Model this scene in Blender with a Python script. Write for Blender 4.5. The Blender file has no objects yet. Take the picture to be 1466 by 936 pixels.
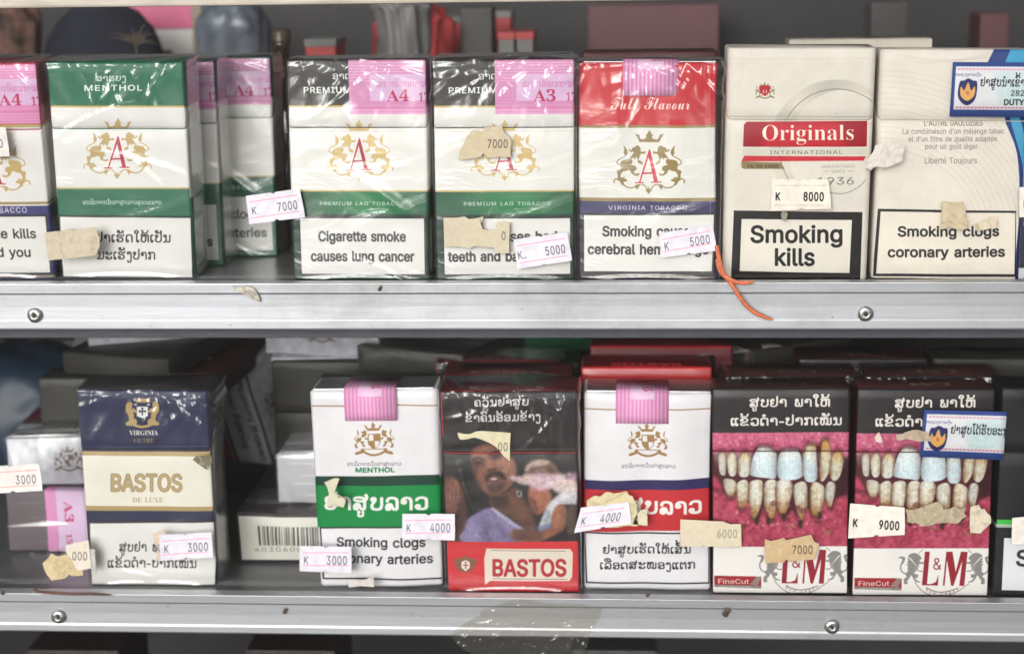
import bpy, bmesh, math, random
import numpy as np
from mathutils import Vector, Matrix, Euler
R = math.radians
sc = bpy.context.scene
Z0 = 1.30                      # height of the upper shelf above the ground

# ---------------------------------------------------------------- camera
CAM_P, CAM_Y, CAM_R, CAM_F = R(12.106), R(-3.749), R(0.802), 2459.1
CAM_LOC = np.array([0.0, -0.6746, 0.1263])          # relative to the upper shelf
def _axes(p, y, r):
    cp, sp, cy, sy, cr, sr = math.cos(p), math.sin(p), math.cos(y), math.sin(y), math.cos(r), math.sin(r)
    F = np.array([sy*cp, cy*cp, -sp]); A = np.array([cy, -sy, 0.]); D = np.cross(F, A)
    return F, cr*A+sr*D, -sr*A+cr*D
CF, CA, CD = _axes(CAM_P, CAM_Y, CAM_R)
cam_d = bpy.data.cameras.new('camera'); cam = bpy.data.objects.new('camera', cam_d)
sc.collection.objects.link(cam); sc.camera = cam
cam_d.sensor_width = 36; cam_d.lens = 36*CAM_F/1466; cam_d.clip_start = .01; cam_d.clip_end = 500
cam_d.dof.use_dof = True; cam_d.dof.focus_distance = .672; cam_d.dof.aperture_fstop = 8
M = Matrix.Identity(4)
for i in range(3): M[i][0], M[i][1], M[i][2] = CA[i], -CD[i], -CF[i]
M[0][3], M[1][3], M[2][3] = CAM_LOC[0], CAM_LOC[1], CAM_LOC[2]+Z0
cam.matrix_world = M

# ---------------------------------------------------------------- light: hazy day, bright side to the left
SUN_EL, SUN_AZ = R(16), R(-15)         # azimuth measured from straight behind the viewer towards the left
sdir = Vector((math.sin(SUN_AZ)*math.cos(SUN_EL), -math.cos(SUN_AZ)*math.cos(SUN_EL), math.sin(SUN_EL)))
world = bpy.data.worlds.new('World'); sc.world = world; world.use_nodes = True
nt = world.node_tree; nt.nodes.clear()
wo = nt.nodes.new('ShaderNodeOutputWorld'); bg = nt.nodes.new('ShaderNodeBackground'); sky = nt.nodes.new('ShaderNodeTexSky')
sky.sky_type = 'NISHITA'; sky.sun_disc = False; sky.sun_elevation = SUN_EL; sky.sun_rotation = math.atan2(sdir.x, sdir.y)
sky.dust_density = 4; sky.air_density = 1.2
hs = nt.nodes.new('ShaderNodeHueSaturation'); hs.inputs['Saturation'].default_value = .12
nt.links.new(sky.outputs[0], hs.inputs['Color']); nt.links.new(hs.outputs[0], bg.inputs[0]); nt.links.new(bg.outputs[0], wo.inputs[0])
bg.inputs[1].default_value = .15
sd = bpy.data.lights.new('sun', 'SUN'); sun = bpy.data.objects.new('sun', sd); sc.collection.objects.link(sun)
sd.energy = 1.2; sd.angle = R(34); sd.color = (.975, .988, 1)
sun.rotation_euler = sdir.to_track_quat('Z', 'Y').to_euler(); sun.location = (-3, -4, 5)
sc.view_settings.view_transform = 'Standard'; sc.view_settings.look = 'None'; sc.view_settings.gamma = 1
sc.view_settings.exposure = -0.04
sc.cycles.max_bounces = 10; sc.cycles.transparent_max_bounces = 24; sc.cycles.caustics_reflective = False
GLYPH_ROWS = [
[73,65,192,2,16,7,0,74,203,29,0,75,-203,-27,0,-43,121,-4,13,-9,27,-4,14,-5,16,5,0,-5,-16,-4,-14,-4,-13,-9,-27,-42,-121,4,44,57,0,22,104,0,0,-22],
[73,66,182,3,29,24,0,0,203,72,0,20,-1,16,-6,12,-8,8,-11,6,-13,1,-14,-1,-12,-3,-10,-6,-8,-6,-6,-8,-4,-9,-3,0,-2,10,-2,9,-5,9,-7,7,-10,5,-12,1,-15,-2,-14,-5,-13,-9,-11,-13,-9,-11,-4,-13,-2,-15,-1,13,50,23,48,0,20,2,14,7,8,10,2,13,-1,10,-4,9,-6,7,-9,6,-10,4,-13,1,-49,0,13,50,114,45,0,11,1,9,3,8,6,6,7,4,8,1,10,-2,12,-7,11,-12,6,-17,3,-46,0],
[73,67,204,1,68,107,-3,-17,2,-16,4,-14,7,-13,10,-10,12,-9,14,-7,17,-4,18,-1,21,1,20,4,19,7,16,9,15,10,12,13,9,14,8,16,4,17,1,15,-1,14,-3,13,-6,12,-8,10,-9,8,-12,6,-13,4,-15,-26,0,-3,10,-4,9,-6,7,-7,6,-8,5,-9,4,-9,2,-10,0,-18,-2,-16,-7,-9,-7,-8,-9,-6,-11,-5,-13,-3,-15,-1,-16,1,-17,3,-14,5,-13,7,-11,7,-9,10,-7,15,-7,18,-3,10,1,9,2,9,3,8,5,7,6,6,8,4,8,3,10,26,0,-4,-15,-6,-13,-8,-11,-10,-10,-12,-8,-13,-5,-14,-4],
[73,68,201,2,42,88,0,-50,0,0,23,48,0,16,1,13,3,12,5,10,8,8,9,7,11,4,12,3,14,1,16,-1,16,-3,14,-4,12,-7,11,-7,9,-10,7,-12,5,-13,4,-15,1,-51,0,0,22,53,0,19,-1,17,-4,15,-7,13,-9,11,-12,8,-14,7,-16,3,-18,2,-20,-2,-20,-3,-18,-7,-17,-8,-14,-11,-11,-14,-10,-15,-7,-18,-4,4,50,203,0,-203,-26,0,0,203],
[73,69,167,1,12,24,0,0,203,125,0,0,-22,-99,0,0,-67,92,0,0,-23,-92,0,0,-68,100,0,0,-23],
[73,70,164,1,10,24,0,0,203,124,0,0,-22,-98,0,0,-70,88,0,0,-23,-88,0,0,-88],
[73,71,208,1,69,107,-3,-17,2,-16,4,-14,7,-13,10,-11,12,-8,14,-7,17,-4,18,-1,21,1,20,4,19,7,16,8,15,11,12,13,9,14,8,15,4,17,1,16,-1,14,-4,13,-5,12,-8,10,-10,9,-11,6,-13,4,-15,-27,0,-3,10,-5,8,-6,8,-7,6,-7,5,-18,6,-11,0,-17,-2,-16,-7,-13,-12,-10,-15,-5,-13,-3,-15,-1,-16,1,-17,3,-14,5,-13,7,-11,7,-9,10,-7,16,-7,17,-3,17,2,14,5,12,9,8,12,6,15,2,17,8,-1,-61,0,0,22,78,0,0,-22,-1,-16,-4,-15,-6,-13,-8,-11,-10,-10,-11,-7,-14,-6,-14,-4],
[73,72,207,1,12,24,0,0,203,26,0,0,-87,107,0,0,87,26,0,0,-203,-26,0,0,93,-107,0,0,-93],
[73,73,120,1,12,12,0,0,23,35,0,0,158,-35,0,0,22,96,0,0,-22,-35,0,0,-158,35,0,0,-23],
[73,75,187,3,12,42,58,0,28,7,10,7,8,7,9,7,8,7,9,8,8,60,65,34,0,-87,-93,-1,0,4,24,0,0,203,26,0,0,-203,4,149,0,-74,104,16,20,88,-124],
[73,76,157,1,6,24,0,0,203,26,0,0,-180,94,0,0,-23],
[73,77,251,1,33,24,0,0,203,37,0,50,-128,4,-11,10,-30,4,-14,-6,0,4,13,14,42,50,128,36,0,0,-203,-25,0,0,165,1,18,2,0,-3,-10,-3,-9,-6,-19,-6,-16,-5,-13,-45,-116,-23,0,-46,116,-4,12,-6,16,-6,19,-7,20,3,0,0,-34,1,-18,0,-131],
[73,78,209,1,25,24,0,0,203,30,0,83,-130,4,-6,4,-7,5,-8,5,-9,5,-10,6,-11,-4,-1,-1,12,-1,10,0,160,25,0,0,-203,-30,0,-74,116,-10,16,-12,20,-16,29,5,0,1,-28,1,-22,0,-131],
[73,79,213,2,36,107,-3,-17,2,-16,4,-14,7,-12,10,-11,12,-9,14,-7,17,-4,18,-1,21,1,20,4,19,7,16,9,15,11,12,12,9,14,8,16,4,17,1,17,-1,15,-4,14,-8,13,-9,11,-12,9,-15,6,-16,4,-19,1,-20,-1,-21,-4,-18,-6,-17,-9,-14,-11,-12,-13,-10,-14,-7,-15,-4,32,107,21,17,2,16,7,9,8,8,9,6,11,5,13,3,14,1,17,-1,16,-3,15,-5,13,-6,11,-8,9,-9,7,-16,7,-17,2,-18,-2,-15,-7,-10,-7,-7,-9,-7,-11,-5,-13,-3,-15,-1,-16,1,-17,3,-14,5,-13,7,-11,7,-9,10,-8,15,-7],
[73,80,178,1,33,24,0,0,203,85,0,13,-3,11,-5,13,-10,10,-13,6,-16,1,-17,-1,-17,-6,-16,-10,-13,-13,-10,-11,-5,-13,-3,-15,-1,-50,0,0,23,49,0,14,1,12,4,8,7,6,8,4,11,1,11,-1,11,-4,11,-6,8,-8,6,-12,4,-14,2,-43,0,0,-181],
[73,82,180,2,33,24,0,0,203,85,0,13,-3,11,-5,14,-9,9,-13,6,-15,2,-17,-2,-17,-6,-15,-9,-13,-14,-9,-11,-4,-13,-3,-15,-1,-55,0,0,23,54,0,15,1,11,4,9,5,5,8,4,10,1,11,-1,11,-4,10,-5,8,-9,6,-11,4,-15,1,-43,0,0,-181,4,141,0,-49,92,29,0,50,-92],
[73,83,179,1,80,89,-4,-14,1,-12,3,-12,4,-15,8,-10,12,-8,14,-3,17,27,0,2,-11,5,-9,8,-7,10,-5,11,-2,11,-1,14,1,11,3,10,5,8,8,5,9,1,10,-1,9,-4,7,-7,5,-8,5,-9,4,-11,3,-25,7,-15,5,-13,7,-11,8,-7,9,-5,11,-1,13,2,16,7,14,11,12,14,8,11,4,12,2,13,1,13,-1,12,-2,10,-4,14,-8,11,-12,7,-13,2,-15,-25,0,-4,14,-10,10,-14,6,-17,2,-12,-1,-11,-3,-9,-5,-7,-7,-4,-8,-1,-9,2,-9,4,-8,7,-5,9,-5,9,-3,8,-3,21,-5,9,-3,10,-4,9,-4,9,-6,8,-7,7,-9,4,-11,1,-13,-2,-15,-6,-15,-11,-12,-15,-9,-11,-4,-14,-3],
[73,84,179,1,8,13,181,0,22,154,0,0,-22,-64,0,0,-181,-26,0,0,181],
[73,85,207,1,36,104,-3,-16,1,-14,3,-12,5,-11,7,-10,9,-7,10,-6,11,-3,13,-1,13,0,134,26,0,0,-132,1,-14,5,-12,8,-10,11,-8,13,-5,16,-1,15,1,13,5,11,8,8,10,4,12,2,14,0,132,26,0,0,-134,-1,-13,-4,-13,-5,-11,-7,-10,-10,-9,-11,-7,-12,-5,-14,-3],
[73,86,192,1,16,82,0,-75,203,27,0,43,-121,13,-39,4,-15,5,-16,-5,0,5,17,4,14,4,12,5,16,4,11,42,121,27,0,-74,-203],
[73,88,190,1,34,7,0,80,114,0,-19,-75,108,30,0,29,-43,6,-8,5,-8,4,-6,3,-6,4,-7,4,-8,-4,0,12,21,4,6,10,16,30,43,29,0,-74,-107,0,19,78,-115,-29,0,-36,52,-10,14,-4,6,-3,6,-8,14,6,0,-4,-7,-4,-6,-4,-7,-4,-6,-9,-14,-36,-52],
[73,89,189,1,18,81,0,0,83,-74,120,29,0,41,-65,6,-11,6,-10,5,-11,6,-14,-11,0,6,14,5,11,6,10,6,11,40,65,30,0,-75,-120,0,-83],
[73,90,175,1,21,17,0,0,19,92,135,7,9,6,9,14,18,3,-8,-12,-1,-111,0,0,22,143,0,0,-18,-92,-134,-6,-9,-7,-10,-15,-19,-3,9,12,0,13,1,99,0,0,-23],
[73,97,156,2,55,64,-3,-14,1,-12,4,-11,7,-8,9,-5,11,-2,14,1,12,4,9,6,8,8,5,9,4,10,3,11,2,10,2,22,3,8,1,5,2,3,3,0,14,-2,8,-5,5,-6,5,-8,2,-10,1,-10,-1,-8,-2,-7,-4,-6,-5,-4,-5,-3,-5,-24,6,7,13,8,9,11,7,11,5,12,3,13,1,8,-1,10,-1,9,-3,9,-5,8,-7,7,-9,4,-12,2,-15,0,-101,-24,0,0,21,-2,0,-3,-6,-5,-5,-7,-5,-8,-5,-10,-2,24,68,18,13,1,10,4,8,7,6,7,4,9,1,9,0,21,-2,-2,-4,-1,-5,-2,-19,-3,-10,-1,-8,-1,-8,-3,-7,-3,-6,-4,-3,-6,-1,-8,1,-7,3,-6,5,-5,6,-3,8,-2],
[73,98,170,2,32,92,-3,-13,1,-10,4,-8,5,-6,5,-4,6,-4,5,-2,0,0,-23,-24,0,0,203,24,0,0,-75,2,0,8,10,6,6,8,5,10,4,13,1,18,-3,15,-7,13,-11,10,-16,4,-12,3,-14,1,-15,-1,-16,-3,-14,-4,-12,-10,-16,-13,-12,-15,-7,24,88,19,13,2,11,5,8,9,6,12,4,13,1,16,-1,15,-4,13,-6,12,-8,9,-11,5,-13,2,-13,-2,-11,-5,-8,-9,-6,-11,-4,-13,-1,-16,1,-16,4,-14,6,-11,9,-9,10,-5],
[73,99,158,1,59,83,-3,-13,1,-12,3,-11,6,-10,7,-8,9,-7,11,-4,12,-3,14,-1,15,1,15,3,14,4,12,7,11,8,10,10,7,11,5,12,4,13,1,11,-1,10,-2,9,-4,9,-5,8,-6,6,-7,5,-9,4,-9,-24,-6,-2,5,-3,6,-8,8,-5,4,-6,2,-14,2,-14,-2,-11,-6,-9,-9,-6,-12,-3,-13,-1,-15,1,-15,3,-13,6,-12,9,-9,11,-5,14,-2,7,0,7,2,6,2,5,3,9,9,3,6,2,6,23,-6,-3,-10,-6,-9,-6,-7,-16,-12,-20,-6],
[73,100,170,2,33,78,-3,-18,2,-15,7,-13,12,-10,16,-5,12,-2,14,-1,16,1,15,2,14,5,12,10,16,13,11,15,7,18,3,13,-1,10,-4,8,-5,6,-6,4,-5,3,-5,2,0,0,75,25,0,0,-203,-24,0,0,23,-2,0,-4,-5,-4,-6,-6,-5,-8,-5,-10,-4,24,82,19,13,2,10,5,9,9,6,11,3,14,2,16,-2,16,-3,13,-6,11,-9,9,-10,5,-13,2,-13,-2,-11,-5,-9,-9,-6,-12,-3,-13,-1,-15,1,-16,3,-13,7,-12,8,-9,11,-5],
[73,101,162,1,63,85,-3,-14,1,-13,3,-11,6,-10,7,-8,9,-7,11,-5,12,-2,14,-1,15,1,15,2,13,5,13,7,11,8,9,9,8,11,5,12,4,13,1,12,-1,12,-3,12,-6,10,-8,8,-10,7,-13,4,-16,1,-19,0,-10,-118,0,0,20,105,0,-11,-7,-1,14,-4,12,-6,11,-8,8,-10,4,-13,2,-13,-2,-10,-5,-9,-7,-6,-10,-4,-11,-2,-13,0,-13,2,-16,4,-13,7,-10,9,-7,12,-5,13,-2,9,1,7,2,7,3,6,5,5,6,3,7,24,-6,-5,-11,-7,-9,-9,-8,-12,-6,-13,-4],
[73,102,101,2,4,91,152,0,-21,-88,0,0,21,20,32,0,0,173,2,12,4,9,7,8,9,6,10,3,11,1,8,0,11,-2,3,-2,-6,-21,-5,2,-4,0,-4,1,-10,-2,-6,-4,-4,-7,-1,-10,0,-167],
[73,103,170,2,53,83,-60,-16,1,-13,3,-12,5,-9,7,-7,8,-6,8,21,12,3,-5,10,-10,8,-4,9,-3,12,-1,17,2,13,7,9,11,3,17,0,29,-3,0,-3,-5,-4,-5,-6,-6,-8,-5,-10,-3,-13,-1,-17,2,-16,7,-13,10,-10,15,-5,12,-2,13,-1,15,1,15,2,14,5,12,10,16,13,11,16,7,17,3,13,-1,10,-4,8,-5,11,-11,3,-5,2,0,0,24,24,0,0,-156,-2,-18,-7,-14,-10,-11,-14,-7,-16,-5,24,82,24,13,1,10,5,9,8,6,10,4,14,1,15,-1,15,-4,14,-6,11,-8,8,-11,5,-13,2,-13,-2,-11,-5,-8,-9,-7,-11,-3,-13,-1,-15,1,-15,3,-13,7,-11,8,-8,11,-5],
[73,104,164,1,29,45,91,0,-91,-24,0,0,203,24,0,0,-88,-4,0,8,18,12,12,14,7,16,2,14,-2,13,-5,10,-8,8,-11,5,-14,2,-18,0,-96,-25,0,0,94,-2,16,-7,12,-11,7,-14,3,-10,-2,-10,-3,-7,-6,-6,-8,-4,-10],
[73,105,67,2,4,21,0,0,152,24,0,0,-152,16,33,177,-6,1,-5,4,-4,5,-1,6,1,7,4,5,5,3,6,1,7,-1,6,-3,3,-5,2,-7,-2,-6,-3,-5,-6,-4],
[73,106,67,2,16,21,152,24,0,0,-164,-1,-13,-3,-11,-7,-9,-8,-7,-11,-4,-13,-1,-6,0,0,22,5,0,9,2,6,4,4,8,1,9,16,33,177,-6,1,-6,4,-3,5,-2,6,2,7,3,5,6,3,6,1,7,-1,5,-3,4,-5,1,-7,-1,-6,-4,-5,-5,-4],
[73,107,152,3,7,44,55,0,30,4,0,66,67,30,0,-70,-72,-3,0,4,21,0,0,203,24,0,0,-203,4,118,0,-59,74,17,17,73,-91],
[73,108,76,1,17,56,-1,-16,2,-10,7,-7,11,-2,15,0,169,24,0,0,-164,1,-8,2,-6,4,-3,6,-1,6,0,4,1,4,-21,-7,-1,-5,-1],
[73,109,244,1,55,21,0,0,152,24,0,0,-34,-2,0,4,11,6,9,7,7,9,5,9,3,10,1,15,-2,12,-8,9,-11,4,-15,-3,0,4,10,6,9,8,8,9,5,11,3,12,1,12,-1,12,-4,10,-7,7,-11,5,-13,2,-16,0,-102,-25,0,0,101,-2,15,-7,9,-10,5,-12,2,-9,-1,-8,-3,-7,-5,-5,-7,-3,-8,-1,-9,0,-99,-24,0,0,104,-2,11,-7,9,-9,6,-12,2,-9,-1,-8,-3,-7,-5,-6,-7,-3,-10,-2,-11,0,-95],
[73,110,164,1,29,45,91,0,-91,-24,0,0,152,24,0,0,-37,-4,0,8,18,12,12,14,7,16,2,14,-2,13,-5,10,-8,8,-11,5,-14,2,-18,0,-96,-25,0,0,94,-2,16,-7,12,-11,7,-14,3,-10,-2,-10,-3,-7,-6,-6,-8,-4,-10],
[73,111,166,2,36,83,-3,-13,1,-12,3,-11,6,-10,7,-8,9,-7,11,-4,12,-3,14,-1,15,1,15,3,14,4,12,7,11,8,10,10,7,11,5,12,4,13,1,13,-1,12,-4,11,-5,10,-7,8,-10,7,-11,5,-12,2,-14,1,-15,-1,-15,-2,-14,-5,-12,-7,-11,-8,-9,-10,-7,-11,-6,-12,-3,24,83,19,14,2,11,5,9,9,6,12,3,13,2,15,-2,15,-3,13,-6,12,-9,9,-11,6,-14,2,-14,-2,-11,-6,-9,-9,-6,-12,-3,-13,-1,-15,1,-15,3,-13,6,-12,9,-9,11,-5],
[73,112,170,2,32,21,-57,0,209,24,0,0,-24,2,0,8,10,6,6,8,5,10,4,13,1,18,-3,15,-7,13,-11,10,-16,4,-12,3,-14,1,-15,-1,-16,-3,-14,-4,-12,-10,-16,-13,-12,-15,-7,-18,-2,-13,1,-10,4,-8,5,-6,5,-4,6,-4,5,-2,0,0,-80,24,88,19,13,2,11,5,8,9,6,12,4,13,1,16,-1,15,-4,13,-6,12,-8,9,-11,5,-13,2,-13,-2,-11,-5,-8,-9,-6,-11,-4,-13,-1,-16,1,-16,4,-14,6,-11,9,-9,10,-5],
[73,113,170,2,32,149,-57,-25,0,0,80,-2,0,-3,-5,-4,-6,-6,-5,-8,-5,-10,-4,-13,-1,-18,2,-15,7,-13,12,-10,16,-5,12,-2,14,-1,16,1,15,2,14,5,12,10,16,13,11,15,7,18,3,13,-1,10,-4,8,-5,6,-6,8,-10,2,0,0,24,24,0,24,82,19,13,2,10,5,9,9,6,11,3,14,2,16,-2,16,-3,13,-6,11,-9,9,-10,5,-13,2,-13,-2,-11,-5,-9,-9,-6,-12,-3,-13,-1,-15,1,-16,3,-13,7,-12,8,-9,11,-5],
[73,114,104,1,21,21,0,0,152,24,0,0,-24,1,0,6,11,9,8,11,5,13,2,7,0,5,-1,0,-24,-5,1,-9,0,-10,-1,-9,-3,-8,-5,-6,-8,-3,-8,-2,-10,0,-95],
[73,115,146,1,60,73,-3,-15,1,-13,3,-11,6,-9,8,-7,10,-4,13,24,5,4,-11,8,-8,10,-4,13,-2,14,2,11,5,7,7,2,9,-1,7,-4,6,-7,5,-10,3,-25,6,-18,6,-13,9,-8,12,-2,15,2,12,5,11,9,8,11,7,14,4,15,2,14,-1,13,-4,10,-6,8,-7,6,-10,4,-10,-23,-5,-4,8,-6,7,-9,5,-13,2,-13,-2,-10,-4,-6,-7,-3,-9,2,-8,5,-6,7,-4,12,-4,23,-5,18,-7,12,-8,8,-12,2,-14,-1,-13,-6,-11,-9,-9,-12,-7,-15,-5],
[73,116,91,2,4,82,152,0,-21,-79,0,0,21,16,26,188,24,0,0,-149,1,-9,3,-5,6,-4,8,-1,6,0,7,1,4,-20,-13,-3,-5,0,-17,3,-13,8,-8,12,-3,16],
[73,117,164,1,30,73,-2,-14,2,-13,4,-10,8,-8,11,-5,15,-2,18,0,96,24,0,0,-94,3,-16,7,-12,11,-7,14,-3,10,1,10,4,7,6,6,8,4,10,1,12,0,91,25,0,0,-152,-24,0,0,37,4,0,-5,-13,-7,-10,-8,-7,-14,-7],
[73,118,156,1,16,65,0,-58,152,27,0,32,-90,5,-14,4,-13,3,-14,4,-13,-8,0,3,13,4,14,4,13,5,14,32,90,27,0,-58,-152],
[73,119,227,1,37,55,0,-46,152,26,0,18,-67,4,-14,5,-16,2,-12,6,-26,-4,0,3,13,2,12,7,28,4,15,19,67,26,0,18,-67,4,-14,4,-17,2,-11,6,-26,-4,0,2,13,10,40,4,15,19,67,26,0,-46,-152,-25,0,-19,69,-6,21,-6,22,-5,23,5,0,-5,-23,-9,-33,-3,-10,-20,-69],
[73,120,151,1,31,8,0,61,87,-1,-19,-57,84,29,0,26,-41,6,-10,5,-9,6,-10,-13,0,6,10,5,9,6,10,6,11,20,30,28,0,-58,-85,0,19,60,-86,-28,0,-23,34,-6,11,-6,9,-5,10,-6,9,13,0,-6,-9,-5,-10,-5,-9,-7,-11,-22,-34],
[73,121,156,1,32,19,-55,6,21,4,-1,6,-1,7,0,5,2,5,4,4,7,4,9,5,13,-58,153,27,0,32,-90,5,-14,4,-13,3,-14,4,-13,-9,0,4,13,4,14,4,13,5,14,32,90,27,0,-67,-175,-5,-11,-6,-9,-7,-7,-8,-4,-9,-3,-10,-1,-6,0],
[73,122,152,1,12,17,0,0,18,85,110,0,1,-83,0,0,23,114,0,0,-20,-83,-108,0,-1,85,0,0,-23],
[73,48,181,2,36,91,-3,-15,2,-13,4,-11,7,-10,9,-8,12,-6,14,-5,17,-3,19,-1,21,1,20,3,19,5,17,6,14,8,12,10,10,12,7,12,4,15,1,14,-1,13,-4,11,-7,10,-10,8,-12,7,-14,4,-17,3,-19,1,-20,-1,-21,-3,-19,-4,-17,-7,-14,-8,-12,-10,-9,-11,-7,-13,-4,27,91,20,13,2,12,7,9,12,7,16,3,14,2,14,1,17,-1,16,-2,15,-3,13,-7,16,-9,12,-12,7,-13,3,-14,-3,-12,-7,-9,-12,-7,-16,-3,-13,-2,-15,0,-33,2,-14,3,-14,7,-16,9,-12,12,-7],
[73,49,181,2,4,31,0,0,22,125,0,0,-22,8,110,203,0,-203,-25,0,0,179,-1,0,-50,-36,0,28,45,32],
[73,50,181,1,45,26,0,0,19,68,72,10,12,9,10,7,9,4,9,3,8,1,10,-1,10,-4,8,-6,7,-8,6,-9,3,-11,1,-11,-1,-9,-4,-8,-6,-5,-8,-4,-9,-1,-11,-25,0,2,17,6,15,10,12,13,9,16,6,17,2,17,-2,15,-5,13,-9,9,-12,6,-14,2,-15,-1,-11,-3,-11,-5,-11,-9,-13,-7,-9,-9,-10,-11,-12,-46,-48,0,-1,95,0,0,-23],
[73,51,181,1,49,87,-3,-18,2,-16,5,-14,8,-11,11,-7,14,-4,16,27,0,2,-10,5,-8,6,-7,9,-4,10,-3,11,-1,12,1,11,3,9,6,7,7,4,10,2,11,-2,11,-4,9,-6,9,-10,6,-13,5,-17,1,-17,0,0,21,52,59,0,2,-87,0,0,22,121,0,0,-19,-64,-73,0,5,14,0,13,-2,11,-4,15,-9,10,-12,7,-15,2,-16,-2,-17,-7,-15,-11,-12,-14,-9,-11,-4,-12,-3],
[73,52,181,2,8,16,42,0,21,83,140,25,0,-81,-137,0,-1,122,0,0,-23,4,113,0,0,127,24,0,0,-127],
[73,53,181,1,55,88,-3,-17,2,-15,5,-13,9,-10,11,-6,13,-3,15,25,0,2,-9,4,-7,6,-7,8,-5,9,-3,10,-1,12,1,10,5,9,7,7,9,4,11,1,12,-1,12,-5,11,-6,10,-9,7,-11,4,-12,2,-10,-1,-10,-3,-9,-4,-7,-5,-24,3,11,102,109,0,0,-22,-87,0,-6,-60,8,5,9,4,10,3,11,0,13,-1,13,-4,11,-6,9,-8,8,-10,6,-12,3,-13,1,-14,-1,-12,-3,-12,-4,-11,-11,-13,-14,-11,-10,-5,-12,-3],
[73,54,181,2,32,91,-3,-18,2,-16,7,-13,10,-10,14,-6,16,-3,19,2,15,5,16,5,11,8,14,10,15,46,67,28,0,-69,-99,-2,0,4,6,4,5,12,8,8,2,8,1,17,-2,15,-6,13,-10,9,-12,6,-15,2,-18,-3,-18,-6,-16,-10,-13,-13,-10,-16,-7,24,91,19,11,2,9,4,9,7,6,9,4,10,1,12,-1,12,-4,10,-6,9,-9,7,-9,4,-11,1,-12,-1,-9,-4,-9,-7,-6,-8,-4,-11,-1,-12,1,-12,4,-10,6,-9,9,-7,9,-4],
[73,55,181,1,8,39,0,90,179,0,2,-104,0,0,22,131,0,0,-24,-90,-179],
[73,56,181,3,48,91,-3,-14,1,-12,3,-11,4,-14,8,-10,12,-7,13,-2,16,1,13,4,11,6,10,8,8,10,6,11,4,0,1,-13,6,-11,10,-7,14,-2,15,2,15,6,13,10,11,12,8,15,5,18,2,16,-2,15,-5,13,-8,10,-11,6,-13,2,-15,-3,-15,-6,-14,-11,-10,-13,-6,0,-1,11,-4,9,-6,9,-8,6,-10,4,-11,1,-13,-2,-16,-7,-13,-10,-12,-14,-8,-11,-4,-12,-3,24,91,20,12,1,11,3,9,5,6,8,4,8,2,10,-2,11,-4,9,-7,8,-9,6,-11,4,-11,1,-13,-1,-10,-4,-9,-6,-7,-8,-4,-9,-2,-11,2,-10,4,-8,6,-8,9,-5,11,-3,24,91,116,10,1,9,3,7,5,6,7,3,9,2,9,-1,10,-4,8,-6,7,-7,5,-9,3,-10,1,-11,-1,-9,-3,-8,-5,-5,-7,-4,-8,-1,-10,1,-9,4,-9,6,-7,7,-5,9,-3],
[73,57,181,2,33,90,206,18,-2,16,-6,13,-11,10,-13,6,-17,3,-18,-2,-15,-5,-16,-5,-12,-8,-13,-10,-16,-46,-67,-28,0,69,99,2,0,-3,-6,-5,-5,-6,-4,-6,-3,-8,-2,-8,-1,-17,2,-15,6,-13,9,-9,13,-6,15,-2,18,3,18,6,16,10,13,13,10,16,6,24,90,184,-11,-1,-9,-5,-9,-6,-6,-9,-4,-11,-1,-11,1,-12,4,-11,6,-9,9,-6,9,-4,11,-2,12,2,9,4,9,6,6,9,4,10,1,12,-1,12,-4,11,-6,9,-8,6,-10,5],
[73,46,75,1,16,38,-2,-7,2,-6,4,-4,5,-1,7,1,7,4,6,6,4,7,2,7,-2,6,-4,4,-6,1,-7,-1,-7,-4,-5,-6,-4],
[73,44,75,1,4,15,-48,12,76,28,0,-21,-76],
[73,45,181,1,4,135,98,0,-23,-89,0,0,23],
[73,38,179,1,89,79,-3,-19,2,-16,6,-13,8,-9,12,-6,13,-2,15,1,12,4,11,6,9,9,9,10,8,12,10,30,22,9,7,4,4,3,5,2,6,1,6,-2,9,-5,7,-7,5,-10,1,-8,0,-6,-3,-5,-4,-4,-5,-2,-6,-1,-6,1,-8,2,-7,4,-7,5,-7,15,-17,93,-114,-29,0,-77,93,-21,24,-7,10,-6,11,-4,10,-1,11,2,13,4,11,8,10,10,7,12,4,14,1,14,-1,12,-4,10,-7,7,-9,5,-11,1,-11,0,-9,-3,-8,-4,-8,-5,-7,-7,-7,-48,-36,-11,-9,-7,-8,-4,-9,-1,-9,1,-9,4,-8,6,-7,7,-5,10,-3,10,-1,12,1,11,4,11,6,9,8,8,10,6,13,4,13,2,16,23,0,-1,-18,-3,-15,-5,-11,-6,-9,-5,-7,-5,-5,-5,-6,-11,-10,-14,-6,-14,-4],
[73,39,82,1,4,31,127,-3,76,26,0,-3,-76],
[73,37,270,5,26,70,113,-12,2,-10,4,-8,6,-5,9,-4,10,-1,11,0,10,1,11,4,10,5,8,8,7,10,4,12,2,12,-2,10,-4,8,-7,6,-8,3,-10,1,-11,0,-10,-1,-11,-3,-10,-6,-9,-8,-6,-10,-4,18,70,131,9,2,6,5,3,8,1,9,0,10,-1,9,-3,8,-6,5,-9,2,-9,-2,-6,-5,-3,-8,-1,-9,0,-10,1,-9,3,-8,6,-5,26,200,-4,-12,2,-10,4,-7,6,-6,9,-4,10,-1,11,0,10,1,11,4,10,6,8,8,7,10,4,11,2,12,-2,10,-4,8,-7,6,-8,3,-10,1,-11,0,-10,-1,-11,-3,-10,-6,-9,-8,-6,-10,-4,18,200,14,9,2,6,5,3,8,2,9,0,10,-1,9,-4,8,-6,5,-9,2,-8,-2,-6,-5,-4,-8,-1,-9,0,-10,1,-9,4,-8,5,-5,4,53,0,140,203,23,0,-140,-203],
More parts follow.
